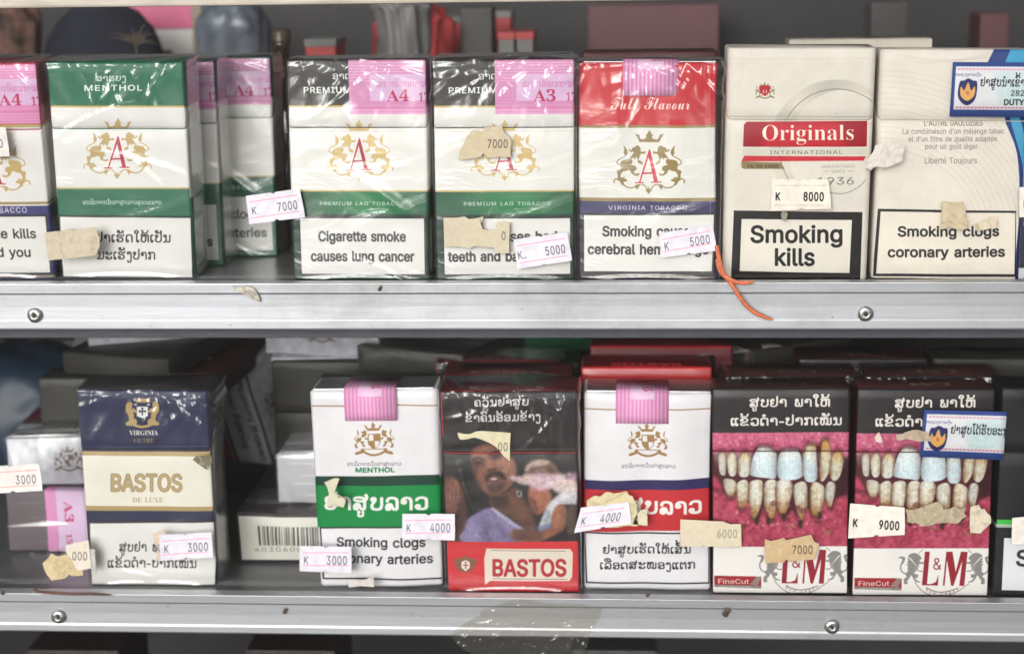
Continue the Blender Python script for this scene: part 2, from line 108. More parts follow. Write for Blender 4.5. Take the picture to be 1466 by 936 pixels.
[73,233,162,2,63,85,-3,-14,1,-13,3,-11,6,-10,7,-8,9,-7,11,-5,12,-2,14,-1,15,1,15,2,13,5,13,7,11,8,9,9,8,11,5,12,4,13,1,12,-1,12,-3,12,-6,10,-8,8,-10,7,-13,4,-16,1,-19,0,-10,-118,0,0,20,105,0,-11,-7,-1,14,-4,12,-6,11,-8,8,-10,4,-13,2,-13,-2,-10,-5,-9,-7,-6,-10,-4,-11,-2,-13,0,-13,2,-16,4,-13,7,-10,9,-7,12,-5,13,-2,9,1,7,2,7,3,6,5,5,6,3,7,24,-6,-5,-11,-7,-9,-9,-8,-12,-6,-13,-4,4,71,172,19,40,27,0,-26,-40],
[73,251,164,2,30,73,-2,-14,2,-13,4,-10,8,-8,11,-5,15,-2,18,0,96,24,0,0,-94,3,-16,7,-12,11,-7,14,-3,10,1,10,4,7,6,6,8,4,10,1,12,0,91,25,0,0,-152,-24,0,0,37,4,0,-5,-13,-7,-10,-8,-7,-14,-7,9,62,174,-24,0,0,1,32,37,24,0,32,-37,0,-1,-25,0,-19,24],
[73,226,156,3,55,64,-3,-14,1,-12,4,-11,7,-8,9,-5,11,-2,14,1,12,4,9,6,8,8,5,9,4,10,3,11,2,10,2,22,3,8,1,5,2,3,3,0,14,-2,8,-5,5,-6,5,-8,2,-10,1,-10,-1,-8,-2,-7,-4,-6,-5,-4,-5,-3,-5,-24,6,7,13,8,9,11,7,11,5,12,3,13,1,8,-1,10,-1,9,-3,9,-5,8,-7,7,-9,4,-12,2,-15,0,-101,-24,0,0,21,-2,0,-3,-6,-5,-5,-7,-5,-8,-5,-10,-2,24,68,18,13,1,10,4,8,7,6,7,4,9,1,9,0,21,-2,-2,-4,-1,-5,-2,-19,-3,-10,-1,-8,-1,-8,-3,-7,-3,-6,-4,-3,-6,-1,-8,1,-7,3,-6,5,-5,6,-3,8,-2,9,56,174,-24,0,0,1,32,37,23,0,32,-37,0,-1,-24,0,-19,24],
[83,65,175,2,29,-3,0,0,7,7,1,5,4,6,7,5,11,62,156,8,0,64,-151,5,-13,5,-8,6,-5,7,-2,0,-7,-85,0,0,7,16,3,5,8,-1,6,-3,9,-8,20,-60,0,-10,-25,-1,-4,0,-5,5,-9,14,-3,2,0,0,-7,3,45,64,52,0,-26,64],
[83,79,210,2,44,104,-4,-13,1,-12,2,-12,4,-15,9,-14,11,-8,9,-7,10,-5,11,-4,12,-2,13,-1,13,1,13,2,13,4,12,5,11,7,10,8,9,9,8,10,7,11,5,12,4,13,3,26,0,12,-3,12,-4,16,-8,13,-12,8,-9,7,-10,5,-11,4,-12,3,-13,0,-26,-3,-13,-4,-12,-5,-11,-7,-10,-8,-9,-9,-8,-10,-7,-11,-5,-12,-4,-13,-2,18,106,5,25,9,16,29,5,48,-2,26,-4,22,-7,16,-10,13,-11,7,-14,2,-26,-9,-15,-29,-5,-48,1,-26,5,-21,7,-17,10,-12,11,-8],
[83,76,171,1,33,6,0,0,7,12,2,7,4,4,7,1,12,0,120,-1,11,-4,7,-7,4,-12,1,0,7,94,0,0,-7,-10,0,-7,-1,-5,-3,-3,-4,-2,-7,0,-135,1,-6,2,-4,4,-3,6,-1,7,0,18,1,15,4,12,6,10,10,8,13,8,17,7,0,-10,-62],
[83,77,254,1,48,6,0,0,7,11,2,8,4,4,7,1,12,0,129,-2,5,-3,4,-4,3,-6,2,-9,0,0,7,68,0,53,-125,53,125,67,0,0,-7,-11,-2,-7,-4,-4,-7,-1,-11,0,-117,1,-10,1,-7,3,-5,4,-3,6,-1,8,-1,0,-7,-89,0,0,7,9,1,6,2,4,3,3,5,1,6,1,9,0,127,-67,-160,-7,0,-66,156,0,-124,2,-13,4,-7,8,-4,12,-1,0,-7],
[83,86,171,1,30,85,-5,-67,157,-9,16,-6,5,-9,2,0,7,90,0,0,-7,-10,0,-8,-2,-4,-4,-1,-5,1,-5,2,-8,39,-94,36,94,2,7,1,6,-1,5,-4,4,-7,2,-10,0,0,7,57,0,0,-7,-8,-1,-6,-3,-5,-7,-5,-11,-61,-158],
[83,73,104,1,26,5,0,0,7,12,2,7,4,5,6,1,11,0,125,-1,10,-4,6,-7,3,-13,1,0,7,93,0,0,-7,-12,-1,-8,-3,-4,-6,-1,-10,0,-124,1,-8,1,-5,3,-5,4,-3,7,-2,9,-1,0,-7],
[83,82,189,2,37,6,0,0,7,12,2,7,4,4,7,1,12,0,120,-1,10,-4,8,-7,4,-12,1,0,7,81,0,24,-1,20,-4,16,-7,11,-9,7,-12,2,-15,-5,-20,-13,-15,-23,-10,47,-69,4,-6,4,-4,4,-2,7,-1,0,-7,-57,0,-54,85,-8,0,0,-53,1,-12,4,-7,7,-4,12,-2,0,-7,13,73,93,8,0,18,3,13,7,7,13,2,18,-3,22,-11,12,-17,4,-9,0,-5,-3,-2,-5,-1,-10],
[83,71,203,1,64,107,-4,-18,1,-17,4,-15,7,-14,9,-11,11,-9,13,-7,15,-4,17,-1,19,1,17,4,17,7,15,9,13,11,11,13,9,14,7,16,4,17,1,14,-1,15,-3,16,-6,7,-2,4,1,3,2,3,4,3,5,7,0,0,-63,-7,0,-7,15,-8,14,-10,10,-11,8,-12,6,-13,1,-27,-9,-16,-29,-6,-48,2,-26,4,-21,8,-17,10,-12,13,-7,15,-3,13,2,8,4,5,7,1,10,0,23,-1,11,-4,6,-8,3,-14,2,0,6,90,0,0,-6,-11,-1,-6,-4,-4,-6,-1,-11,0,-39,-23,-9,-24,-5],
[83,78,197,1,36,161,-4,-118,144,0,-109,1,-11,3,-8,8,-3,12,-2,0,-7,-60,0,0,7,9,1,6,1,4,3,2,5,2,6,0,132,-10,13,-5,5,-8,2,0,7,56,0,93,-115,0,92,-2,7,-2,4,-5,3,-6,1,-9,1,0,7,60,0,0,-7,-12,-1,-7,-4,-3,-7,-1,-12,0,-155],
[83,84,169,1,28,37,0,0,7,12,1,8,4,4,8,1,12,0,141,-2,0,-19,-3,-15,-9,-7,-9,-5,-11,-2,-14,-8,0,0,55,160,0,0,-55,-7,0,-7,26,-17,15,-26,5,-2,0,0,-141,2,-12,4,-8,7,-4,13,-1,0,-7],
[83,69,177,1,53,6,0,0,7,12,1,7,4,4,7,1,12,0,116,-1,15,-4,8,-7,4,-12,1,0,7,154,0,0,-54,-7,0,-3,15,-6,11,-8,9,-11,5,-14,3,-18,1,-8,0,-9,-2,-2,-3,-1,-5,0,-64,4,0,16,3,11,7,7,12,4,18,7,0,0,-91,-7,0,-2,15,-4,11,-5,7,-8,5,-9,3,-14,1,0,-62,1,-8,3,-5,6,-2,9,-1,18,1,15,3,13,6,10,9,9,12,7,15,8,0,-11,-57],
[83,70,162,1,46,6,0,0,7,12,2,7,4,4,8,1,13,0,116,-1,12,-4,7,-8,4,-11,2,0,7,151,0,0,-54,-6,0,-4,15,-5,11,-8,9,-10,5,-14,3,-18,1,-12,0,-4,-1,-2,-3,-1,-3,0,-66,3,0,15,2,11,7,7,12,5,19,7,0,0,-92,-7,0,-4,20,-7,13,-11,7,-17,2,-2,0,0,-65,2,-7,3,-5,6,-3,8,-1,11,-1,0,-7],
[83,68,198,2,22,8,0,0,7,11,1,6,4,3,6,2,12,0,120,-2,13,-4,7,-7,4,-11,1,0,7,83,0,29,-2,25,-8,19,-14,14,-18,8,-22,3,-27,-10,-51,-32,-30,-54,-10,18,89,10,16,2,13,7,10,11,7,16,4,20,1,26,-5,45,-17,27,-29,9,-8,-1,-5,-3,-2,-5,-1,-10,0,-125,1,-10,2,-5,5,-3],
[83,85,197,1,48,99,-5,-22,2,-18,5,-13,9,-9,13,-6,17,-2,21,0,90,-1,10,-4,8,-7,4,-11,1,0,7,90,0,0,-7,-9,-1,-6,-1,-4,-3,-3,-4,-1,-6,-1,-8,0,-96,1,-15,3,-11,5,-9,12,-9,17,-3,26,6,16,18,5,31,0,87,-1,11,-4,7,-8,4,-13,2,0,7,59,0,0,-7,-11,-2,-6,-4,-3,-7,-1,-11,0,-78,-2,-26,-6,-19,-9,-15,-14,-10,-17,-6],
[83,88,188,1,53,5,0,0,7,11,2,10,7,10,11,41,56,-46,71,-6,9,-6,7,-6,4,-7,1,0,7,92,0,0,-7,-6,0,-12,-2,-4,-7,1,-5,4,-6,25,-39,23,33,5,9,2,7,-5,8,-14,2,0,7,66,0,0,-7,-12,-1,-10,-5,-9,-8,-9,-12,-31,-43,53,-83,5,-7,4,-5,5,-3,7,-1,0,-7,-91,0,0,7,2,0,14,2,5,7,-1,7,-5,9,-26,41,-29,-41,-4,-7,-1,-7,5,-8,15,-3,0,-7],
[83,114,115,1,41,7,0,0,6,7,2,4,2,2,5,1,7,0,79,-1,8,-1,5,-4,2,-7,1,0,7,50,0,0,-23,8,11,9,8,9,6,9,1,10,-1,7,-4,4,-7,2,-9,-1,-7,-4,-5,-5,-4,-7,-1,-6,1,-4,2,-6,8,-3,3,-5,1,-5,-2,-5,-5,-4,-9,-1,-11,0,-55,1,-7,3,-5,5,-2,10,-2,0,-6],
[83,105,79,2,16,40,145,-8,1,-6,5,-4,6,-2,8,2,8,4,6,6,5,8,1,8,-1,7,-5,4,-6,1,-8,-1,-8,-4,-6,-7,-5,19,7,0,0,6,7,2,4,2,2,5,1,7,0,79,-1,8,-1,5,-4,2,-7,1,0,7,51,0,0,-102,1,-7,2,-5,4,-2,6,-2,0,-6],
[83,103,131,3,55,58,-56,-16,1,-13,2,-10,4,-10,9,-3,10,5,12,16,8,-13,10,-5,12,2,9,6,9,10,7,14,7,-18,10,-11,13,-3,18,2,12,5,10,8,9,11,6,13,4,15,1,15,-1,15,-4,34,0,0,-15,-20,0,7,-12,3,-14,-2,-11,-5,-10,-7,-8,-10,-6,-11,-4,-13,-1,-6,0,-6,1,-7,-1,-5,-3,-4,-5,-1,-5,4,-6,12,-2,14,0,19,-1,15,-3,10,-4,7,-7,4,-9,1,-11,-4,-17,-13,-13,-13,-6,-17,-4,16,63,50,8,2,5,6,3,11,1,15,-1,16,-3,10,-5,7,-8,2,-8,-2,-5,-7,-3,-10,-1,-16,1,-15,3,-11,5,-6,13,64,-46,23,2,14,6,4,12,-1,6,-4,3,-8,3,-53,0,-7,-7,-3,-8,2,-7,7,-5,11,-4],
[83,110,152,1,44,7,0,0,6,7,2,4,2,2,5,1,7,0,79,-1,7,-2,5,-4,3,-6,2,0,6,51,0,0,-17,11,11,13,7,14,2,20,-4,11,-15,4,-23,0,-63,1,-7,2,-5,4,-2,6,-2,0,-6,-64,0,0,6,2,0,8,4,3,12,0,65,-1,9,-1,7,-4,4,-7,2,-12,-4,-10,-11,0,-72,1,-7,2,-5,4,-2,6,-2,0,-6],
[83,97,138,2,50,102,-4,-16,4,-6,14,-13,-10,-14,-6,-15,-1,-12,2,-10,6,-6,9,-2,11,4,16,13,13,14,8,18,7,23,7,0,20,-2,10,-3,7,-7,4,-9,1,-13,-2,-4,-6,1,-3,5,-10,1,-5,-1,-6,-4,-5,-6,-4,-7,-1,-8,2,-5,3,-4,6,-1,8,2,8,5,8,8,7,10,5,12,3,15,1,17,-1,14,-3,9,-6,9,-14,3,-19,0,-65,2,-5,6,0,3,3,4,-6,-14,-11,10,60,13,5,1,5,2,5,4,5,5,0,43,-18,-7,-11,-12,-4,-15,4,-16],
[83,108,80,1,19,7,0,0,6,7,2,4,2,2,5,1,7,0,137,-1,8,-1,5,-4,3,-7,1,0,6,51,0,0,-160,1,-7,2,-5,4,-2,6,-2,0,-6],
[83,115,115,1,57,60,-4,-11,2,-14,4,-3,1,-3,0,-5,-1,-4,-5,-6,0,0,45,7,0,5,-15,9,-11,10,-8,11,-2,9,1,6,4,4,5,2,7,-4,11,-11,8,-19,10,-13,7,-8,9,-5,9,-2,11,3,16,8,12,13,9,17,3,16,-3,8,-2,2,-1,3,0,4,1,3,5,6,0,0,-39,-7,0,-5,12,-7,10,-9,6,-10,1,-8,-1,-6,-3,-3,-4,-1,-6,1,-6,3,-5,5,-4,26,-13,11,-7,9,-8,4,-10,2,-13,-3,-17,-9,-14,-13,-8],
[83,48,150,2,36,75,-3,-15,2,-13,4,-11,7,-8,9,-7,12,-6,13,-3,16,-2,17,-1,19,1,19,2,18,3,15,6,14,7,11,8,9,11,7,13,4,15,1,15,-1,13,-4,10,-7,9,-9,7,-11,5,-14,4,-15,2,-18,1,-19,-1,-19,-2,-17,-4,-16,-5,-13,-7,-12,-9,-9,-11,-7,-12,-4,18,75,15,13,5,7,16,2,16,2,20,0,48,-2,20,-2,16,-7,16,-13,5,-12,-5,-7,-16,-3,-16,-2,-20,0,-48,2,-20,3,-16,7,-16],
[83,49,150,1,27,26,0,0,14,22,0,6,1,4,3,3,5,1,9,0,134,-10,-11,-9,-9,-8,-6,-8,-2,-6,2,-5,4,-4,6,-1,8,9,3,20,9,13,9,18,14,31,0,0,-169,2,-5,4,-4,7,-1,22,0,0,-14],
[83,50,150,1,51,9,0,0,28,40,40,19,21,7,9,7,13,5,12,3,12,1,14,-2,13,-4,9,-7,5,-8,2,-12,-3,-8,-9,-4,-14,-1,-20,-14,1,-11,5,-7,8,-3,12,2,10,5,8,8,8,12,6,15,3,18,1,18,-1,15,-4,12,-6,9,-9,5,-11,2,-13,-1,-9,-2,-9,-5,-10,-6,-10,-10,-11,-12,-13,-9,-10,-12,-11,-12,-12,-27,-25,63,0,7,1,7,3,5,6,3,8,2,8,16,0,-2,-56],
[83,51,150,1,74,65,-3,-18,1,-15,4,-11,5,-7,7,-5,7,-1,9,1,9,5,6,8,4,8,2,3,-16,6,-10,11,-7,13,-2,9,1,8,3,7,4,5,8,3,10,1,14,-2,14,-8,11,-13,7,-18,3,-17,0,0,16,18,0,15,3,11,8,6,13,2,16,-1,13,-5,10,-7,6,-9,2,-9,-1,-6,-5,-4,-7,-3,-9,-1,-9,0,-11,-15,2,-11,4,-7,8,-2,10,3,14,12,11,11,5,15,3,18,1,18,-1,15,-4,12,-6,10,-9,5,-10,2,-13,-3,-17,-9,-14,-13,-10,-16,-8,11,-2,11,-5,10,-6,8,-9,6,-11,2,-14,-2,-15,-4,-12,-7,-10,-10,-8,-11,-6,-12,-4,-13,-2],
[83,52,150,2,23,48,0,0,14,8,0,8,1,7,3,5,5,2,11,0,16,-75,0,0,16,77,126,37,0,0,-124,28,0,0,-18,-28,0,0,-16,2,-11,5,-5,7,-3,8,-1,4,0,0,-14,9,22,68,56,0,0,72,1,14,1,12,-4,-8,-7,-12,-6,-11,-4,-7],
[83,53,150,1,56,66,-3,-18,1,-14,4,-11,5,-7,7,-4,8,-1,8,1,8,5,6,7,3,8,1,1,-7,2,-8,4,-7,5,-5,8,-4,10,-1,8,1,8,3,7,5,5,8,4,11,1,15,-3,18,-7,12,-11,7,-16,3,-17,-2,-6,-1,-7,-2,-12,5,9,93,101,0,2,-49,-16,0,-3,13,-2,4,-4,2,-61,0,-4,-49,5,1,7,1,17,2,20,-2,16,-5,14,-8,11,-11,6,-14,2,-18,-2,-16,-4,-13,-8,-11,-9,-8,-11,-6,-12,-4,-12,-3],
[83,54,150,2,54,79,-3,-13,1,-12,4,-10,5,-9,8,-8,10,-7,12,-4,15,-3,17,-1,20,2,28,3,13,3,12,5,12,6,10,11,13,13,9,16,6,18,2,15,-1,12,-3,9,-4,6,-7,4,-7,1,-7,-2,-8,-5,-7,-10,-4,-15,-2,0,8,-2,8,-2,7,-3,6,-4,4,-7,2,-14,-5,-11,-14,-5,-14,-4,-17,-2,-21,14,7,11,2,12,1,15,-2,13,-5,11,-8,8,-11,5,-14,2,-16,-2,-18,-5,-15,-9,-14,-12,-10,-16,-6,17,80,15,9,3,7,8,4,13,2,20,-2,19,-5,13,-8,8,-10,2,-7,-1,-8,-3,-7,-4,-5,-5,1,-23,3,-19,5,-14,9,-13],
[83,55,150,1,11,44,0,72,163,-71,0,-11,-4,-4,-10,-2,-14,-16,0,1,57,128,0,0,-13,-74,-179],
[83,56,150,3,43,73,-3,-14,1,-12,2,-10,4,-13,8,-9,11,-5,12,-2,14,3,16,8,12,13,11,16,9,-15,10,-10,11,-7,13,-2,15,2,12,4,11,8,10,12,9,10,3,12,3,15,0,17,-1,14,-4,11,-8,8,-9,5,-12,2,-13,-3,-14,-7,-11,-12,-9,-14,-9,14,-8,12,-8,8,-8,8,-14,2,-15,-2,-16,-6,-13,-10,-11,-14,-7,-17,-5,18,81,113,9,6,6,8,3,9,1,12,-1,8,-2,7,-3,6,-5,5,-6,4,-8,1,-10,-2,-7,-7,-4,-9,-2,-12,2,-13,6,-9,9,-7,16,75,13,12,2,10,7,6,11,2,13,-3,12,-6,10,-13,9,-17,9,-9,-6,-7,-9,-4,-10,-2,-13,2,-14,7,-12,9,-7],
[83,57,150,2,52,61,-3,-15,1,-11,4,-8,5,-6,6,-3,7,-1,8,1,5,2,5,4,3,6,2,5,-11,6,-9,9,-7,12,-2,20,9,13,26,5,43,-7,-7,-8,-6,-11,-4,-12,-1,-14,1,-13,5,-11,8,-8,11,-5,14,-2,16,2,19,6,15,9,13,12,10,15,6,18,2,18,-2,17,-7,9,-7,8,-10,6,-12,5,-15,3,-17,1,-20,0,-14,-2,-14,-2,-13,-4,-13,-4,-11,-6,-10,-10,-13,-14,-10,-10,-5,-12,-3,16,74,93,8,1,8,4,6,6,4,7,-1,21,-2,17,-5,12,-8,12,-11,3,-11,-2,-7,-9,-5,-14,-2,-20,3,-21,9,-13],
[67,70,197,3,68,93,69,-12,2,-9,5,-5,9,-2,11,4,16,10,16,10,11,12,9,15,8,16,7,16,4,16,1,7,0,7,-1,18,-4,10,-3,8,-2,6,-1,10,0,7,2,4,2,5,2,2,-1,0,-2,-3,-5,-4,-4,-5,-3,-5,-4,-6,-3,-12,-2,-14,2,-20,6,-11,4,-10,3,-8,2,-7,0,-12,-1,-12,-5,-12,-6,-11,-8,-9,-10,-8,-10,-4,-10,-2,-10,1,-7,3,-6,4,-3,6,-2,6,2,6,3,7,5,6,7,5,8,5,10,3,10,0,18,1,2,4,1,4,-1,3,-5,3,-7,1,-10,-2,-14,-4,-12,-8,-11,-9,-8,-12,-5,81,73,-2,-14,1,-12,3,-10,5,-10,9,-3,13,2,9,5,8,8,5,10,1,9,-1,6,-3,4,-4,1,-6,-1,-6,-4,-3,-6,-3,-7,-1,-5,-2,-2,-5,2,-4,5,-4,9,-3,12,-1,18,3,15,11,9,11,9,14,8,18,-11,-3,-13,-6,-15,-10,-4,0,-1,2,4,5,11,7,16,8,8,3,9,2,5,13,7,13,8,11,8,10,9,9,7,6,6,4,4,2,3,-1,1,-3,-3,-4,-4,-8,-3,-10,-3,-11,-2,-13,-3,-13,11,1,5,11,5,8,5,5,7,2,7,-2,2,-6,-1,-7,-5,-6,-8,-7,-9,-4,0,-6,-1,-6,-3,-12,-20,-5,3,8,3,7,3,6,4,7,-7,0,-3,-1,-9,-21,-12,-18,-15,-14,-18,-10,-22,-6,10,195,78,6,3,4,4,4,5,1,4,-1,2,-2,0,-4,-1,-4,-4,-2,-6],
[67,117,158,1,49,143,25,-14,-14,-9,-7,-9,-4,-9,-1,-11,1,-7,4,-5,5,-1,8,0,4,1,4,-11,-12,-11,-8,-11,-5,-11,-1,-8,1,-7,4,-4,5,-1,8,1,6,3,9,6,11,8,15,-8,-7,-6,-6,-4,6,7,6,7,8,15,15,39,3,-28,-50,-6,-11,-2,-7,1,-3,3,-1,9,5,14,15,9,10,8,12,8,13,8,14,39,3,-32,-57,-6,-10,-1,-4,1,-3,2,0,11,5,17,16],
[67,108,112,1,31,81,25,-12,-12,-10,-8,-10,-5,-11,-2,-9,1,-7,4,-5,7,-1,7,3,14,8,17,4,8,-7,-6,-4,-5,-6,5,10,9,9,9,8,9,7,11,40,66,33,3,-58,-105,-9,-15,-6,-11,-3,-8,-1,-5,0,-3,3,-2,10,5,8,7,11,10],
[67,97,142,2,37,84,-2,-6,1,-6,4,-4,5,-1,8,-11,-10,-11,-6,-12,-2,-10,2,-9,5,-6,8,-2,10,2,10,5,11,7,10,9,9,11,8,11,6,12,4,12,2,13,-3,6,-9,5,11,30,1,-25,-51,-6,-12,-2,-5,1,-2,2,-1,3,1,8,5,5,4,9,8,6,-5,-13,-12,-12,-8,-11,-5,23,39,5,9,3,10,8,11,12,9,16,8,13,2,9,-1,3,-2,3,-3,3,-3,0,-5,-1,-5,-3,-7,-6,-6,-7,-6,-8,-5,-8,-5,-9,-4,-8,-2,-8,-1,-6,0,-2,4,-4],
[67,118,127,2,66,45,-2,-13,2,-9,4,-6,7,-1,9,2,10,5,12,10,13,3,6,0,2,-3,0,-12,-12,-4,4,7,8,4,4,5,4,4,4,4,2,7,5,4,0,3,1,8,-4,2,-12,0,-6,-3,-9,-3,-5,-6,-12,-6,-9,-3,-6,-3,-4,-1,-4,2,-3,5,-1,11,1,11,5,11,9,-2,2,-3,5,-2,5,-1,7,1,10,4,9,4,8,6,7,7,5,6,2,7,-1,4,-4,3,-5,1,-7,-3,-13,-6,-13,-11,-13,5,0,5,3,5,4,5,5,5,-6,-7,-6,-7,-4,-7,-3,-9,-1,-2,0,-11,-9,-11,-7,-10,-3,15,87,28,6,7,6,9,4,8,1,8,-1,4,-4,1,-4,-1,-4,-3,-4,-4,-3,-4,-2,-6,-1,-5,2,-9,2,-3],
[67,111,120,2,32,37,-2,-12,2,-10,6,-6,9,-2,11,2,9,4,10,7,10,10,9,10,7,12,7,12,3,11,2,12,-2,9,-5,5,-7,2,-11,-2,-9,-3,-8,-6,-9,-8,-9,5,1,4,2,5,3,5,4,5,-6,-9,-7,-9,-5,-10,-3,-9,-1,-12,-7,-11,-4,23,42,7,7,1,7,5,-1,2,0,2,1,4,3,3,5,3,6,2,10,13,5,13,2,11,-1,6,-5,2,-6,-2,-8,-7,-4,-5,-15,-21,-4,-8,-3,-7,-2,-6,-1,-5,1,-5],
[67,114,110,1,51,95,25,-10,-9,-7,-6,-5,-5,-4,-3,-7,-3,-8,-1,-11,2,-9,4,-5,6,-2,9,1,7,3,8,5,8,6,9,8,8,9,7,-6,-1,-12,0,-10,-10,-6,-5,-5,-5,-5,6,18,16,3,13,2,6,2,2,2,1,4,-1,0,-8,3,-3,8,-2,7,0,7,-1,6,-2,5,-3,3,-4,1,-5,-3,-8,-3,-5,-4,-6,-8,-11,-6,-9,-3,-5,-1,-4,1,-3,3,-1,3,2,6,3,8,7,11,10],
[76,3746,172,2,11,70,130,3,2,2,7,-1,4,-2,3,-6,2,-5,-1,-4,-4,0,-9,2,-2,3,-2,40,43,42,5,-13,14,-8,23,-3,25,7,15,20,5,34,0,138,25,0,0,-138,-7,-45,-24,-27,-39,-9,-38,5,-23,14,-8,25,3,13,7,10,13,9,-13,12,-7,16,-3,20,6,23,17,14,28,4,19,-6,6,-18,-3,-15,-9,-8,-15,-3,-15,4,-9,12,2,-16,4,-12,7,-9,12,-5,17,0,0,-23,-19,-3,-16,-6],
[76,3762,172,2,23,86,160,34,-7,20,-18,7,-32,0,-103,-25,0,0,100,-4,21,-12,13,-20,5,-19,-3,-12,-9,17,-3,10,-9,3,-15,-3,-16,-11,-9,-18,-3,-17,3,-11,9,-3,16,7,33,21,20,8,45,100,2,-6,6,-2,7,2,3,6,-3,6,-6,2,-7,-2],
[76,3776,172,2,4,14,-50,0,251,143,0,0,-251,4,31,-35,110,0,0,220,-110,0],
[76,3758,172,2,14,43,55,-5,-1,-2,-1,-2,-3,0,-8,2,-3,7,-2,4,1,3,2,1,2,1,4,-1,4,-2,3,-2,2,54,83,18,26,4,16,12,5,20,-5,16,-15,11,-25,6,-39,9,-24,14,-8,19,7,19,19,12,32,4,18,-3,14,-9,14,-12,11,-4,9,5,8,12,6,20,21,-7,-10,-28,-15,-17,-20,-6,-12,2,-11,6,-11,9,-11,8,-11,3,-22,-3,-7,-10,6,-8,15,-8,27,-5,37,-12,23,-18,7,-26,-8,-31,-25,-18,-41,-6,-23,2,-19,5,-15,9,-11,14,-4,16,3,18,11,10,17,3,17,-3,10,-10,3,-17,-3,-12,-10,-11,16,-3],
[76,3761,172,2,26,-15,218,-8,-20,-24,-12,-39,-4,-27,1,-20,4,-13,7,-10,12,-3,14,4,17,10,10,18,4,19,-4,11,-10,3,-17,-1,-9,-4,-7,14,0,22,1,13,4,4,7,-3,7,-9,9,20,19,13,-12,7,-11,8,-118,220,-2,7,-7,2,-6,-2,-2,-7,2,-6,7,-2,6,2],
[76,3732,172,2,8,50,33,-7,-2,-2,-7,2,-7,7,-2,7,2,2,7,-2,7,32,129,0,0,111,-5,16,-14,9,-24,3,-24,-3,-14,-10,-5,-15,0,-60,21,-1,13,-9,5,-17,-4,-16,-10,-9,-18,-3,-18,3,-11,9,-4,16,0,91,2,16,7,12,10,8,14,5,17,3,19,1,17,-1,16,-3,15,-4,11,-8,7,-12,3,-17,0,-115],
[76,3779,172,2,4,14,-50,0,251,143,0,0,-251,4,31,-35,110,0,0,220,-110,0],
[76,3755,172,3,8,30,146,-6,-2,-3,-7,3,-6,6,-3,7,3,2,6,-2,7,8,86,148,-6,-2,-3,-7,2,-7,7,-2,7,2,2,7,-2,7,51,62,-3,-32,5,-20,15,-6,25,2,27,6,23,10,18,-14,10,-5,18,3,14,9,8,16,3,14,-3,9,-8,3,-14,-4,-17,-9,-15,-7,-13,-5,-21,-1,-29,3,-14,11,-9,17,-2,17,2,11,9,3,14,0,72,-3,-1,-4,0,-14,3,-9,9,-3,14,6,18,18,6,18,-4,12,-10,9,10,12,4,19,-5,11,-15,4,-25,0,-119,-26,0,0,119,-2,16,-7,6,-8,-3,-7,-10,0,-85,-7,-26,-18,-15],
[76,3785,172,2,8,34,229,4,2,1,4,-1,4,-4,2,-5,-2,-1,-4,1,-4,26,160,246,-2,-20,-5,-17,-8,-15,-14,-11,-23,-7,-31,-2,-60,0,0,18,15,9,5,13,-19,5,-6,16,6,14,16,5,15,-5,5,-13,0,-26,-2,-11,-8,-7,36,1,25,3,17,6,9,9,6,15,1,20],
[76,3739,172,2,8,50,140,-6,-2,-3,-7,3,-6,6,-3,7,3,2,6,-2,7,32,17,45,3,19,9,20,14,18,-14,6,-9,10,-3,15,4,15,11,9,17,3,19,-3,11,-9,3,-15,-2,-14,-6,-14,-22,-28,-6,-15,-2,-15,4,-16,14,-9,23,-3,24,4,15,14,5,23,0,157,25,0,0,-157,-7,-35,-24,-21,-38,-6,-38,5,-22,16],
[76,3737,172,2,8,45,123,7,2,2,7,-2,7,-7,2,-7,-2,-2,-7,2,-7,35,10,-4,0,20,17,0,12,2,7,5,5,11,1,18,0,50,-21,3,-13,10,-5,16,4,17,10,11,18,3,18,-3,11,-10,4,-17,0,-91,9,-13,10,-8,11,-2,15,6,6,18,0,114,25,0,0,-114,-5,-25,-15,-16,-26,-5,-15,2,-12,5,-9,9,-12,-9,-15,-5,-19,-2],
[76,3745,172,1,28,49,156,26,0,0,-101,3,-21,9,-13,14,-4,16,4,10,13,3,21,0,101,26,0,0,-115,-6,-25,-18,-15,-31,-5,-19,1,-13,2,-7,5,-11,-6,-21,-2,-21,5,-7,17,6,15,16,6,15,-5,5,-13,4,5,1,15],
[76,3760,172,4,26,157,32,-8,-20,-24,-12,-39,-4,-27,2,-20,3,-13,7,-10,12,-3,15,3,16,11,10,18,4,18,-4,11,-10,4,-16,-1,-10,-4,-7,13,0,22,1,14,4,4,7,-3,7,-9,9,19,19,13,-12,8,-11,8,54,35,-3,6,-7,2,-5,-2,-2,-6,2,-7,6,-2,7,2,27,157,127,-8,-20,-24,-12,-39,-3,-27,1,-20,4,-13,6,-10,13,-3,14,3,17,11,10,18,3,18,-3,11,-10,4,-17,-1,-10,-4,-6,6,-1,7,0,22,1,14,4,4,7,-3,7,-9,9,19,19,13,-12,8,-11,8,54,130,-3,6,-7,2,-5,-2,-2,-6,2,-7,6,-2,7,2],
[76,3719,172,2,38,34,130,3,14,9,10,9,4,14,3,19,1,27,-8,17,-24,5,-41,0,-87,-1,-22,-3,-18,-6,-13,-9,-10,-14,-5,-17,-2,-17,2,-13,4,-7,9,-7,15,-3,19,26,1,4,-16,8,-10,9,-3,14,4,8,11,3,19,0,102,-2,28,-6,17,-10,5,0,-7,-4,-16,-10,-10,-17,-3,-16,3,-9,9,8,64,140,-7,-2,-2,-7,2,-7,7,-2,7,2,2,7,-2,7],
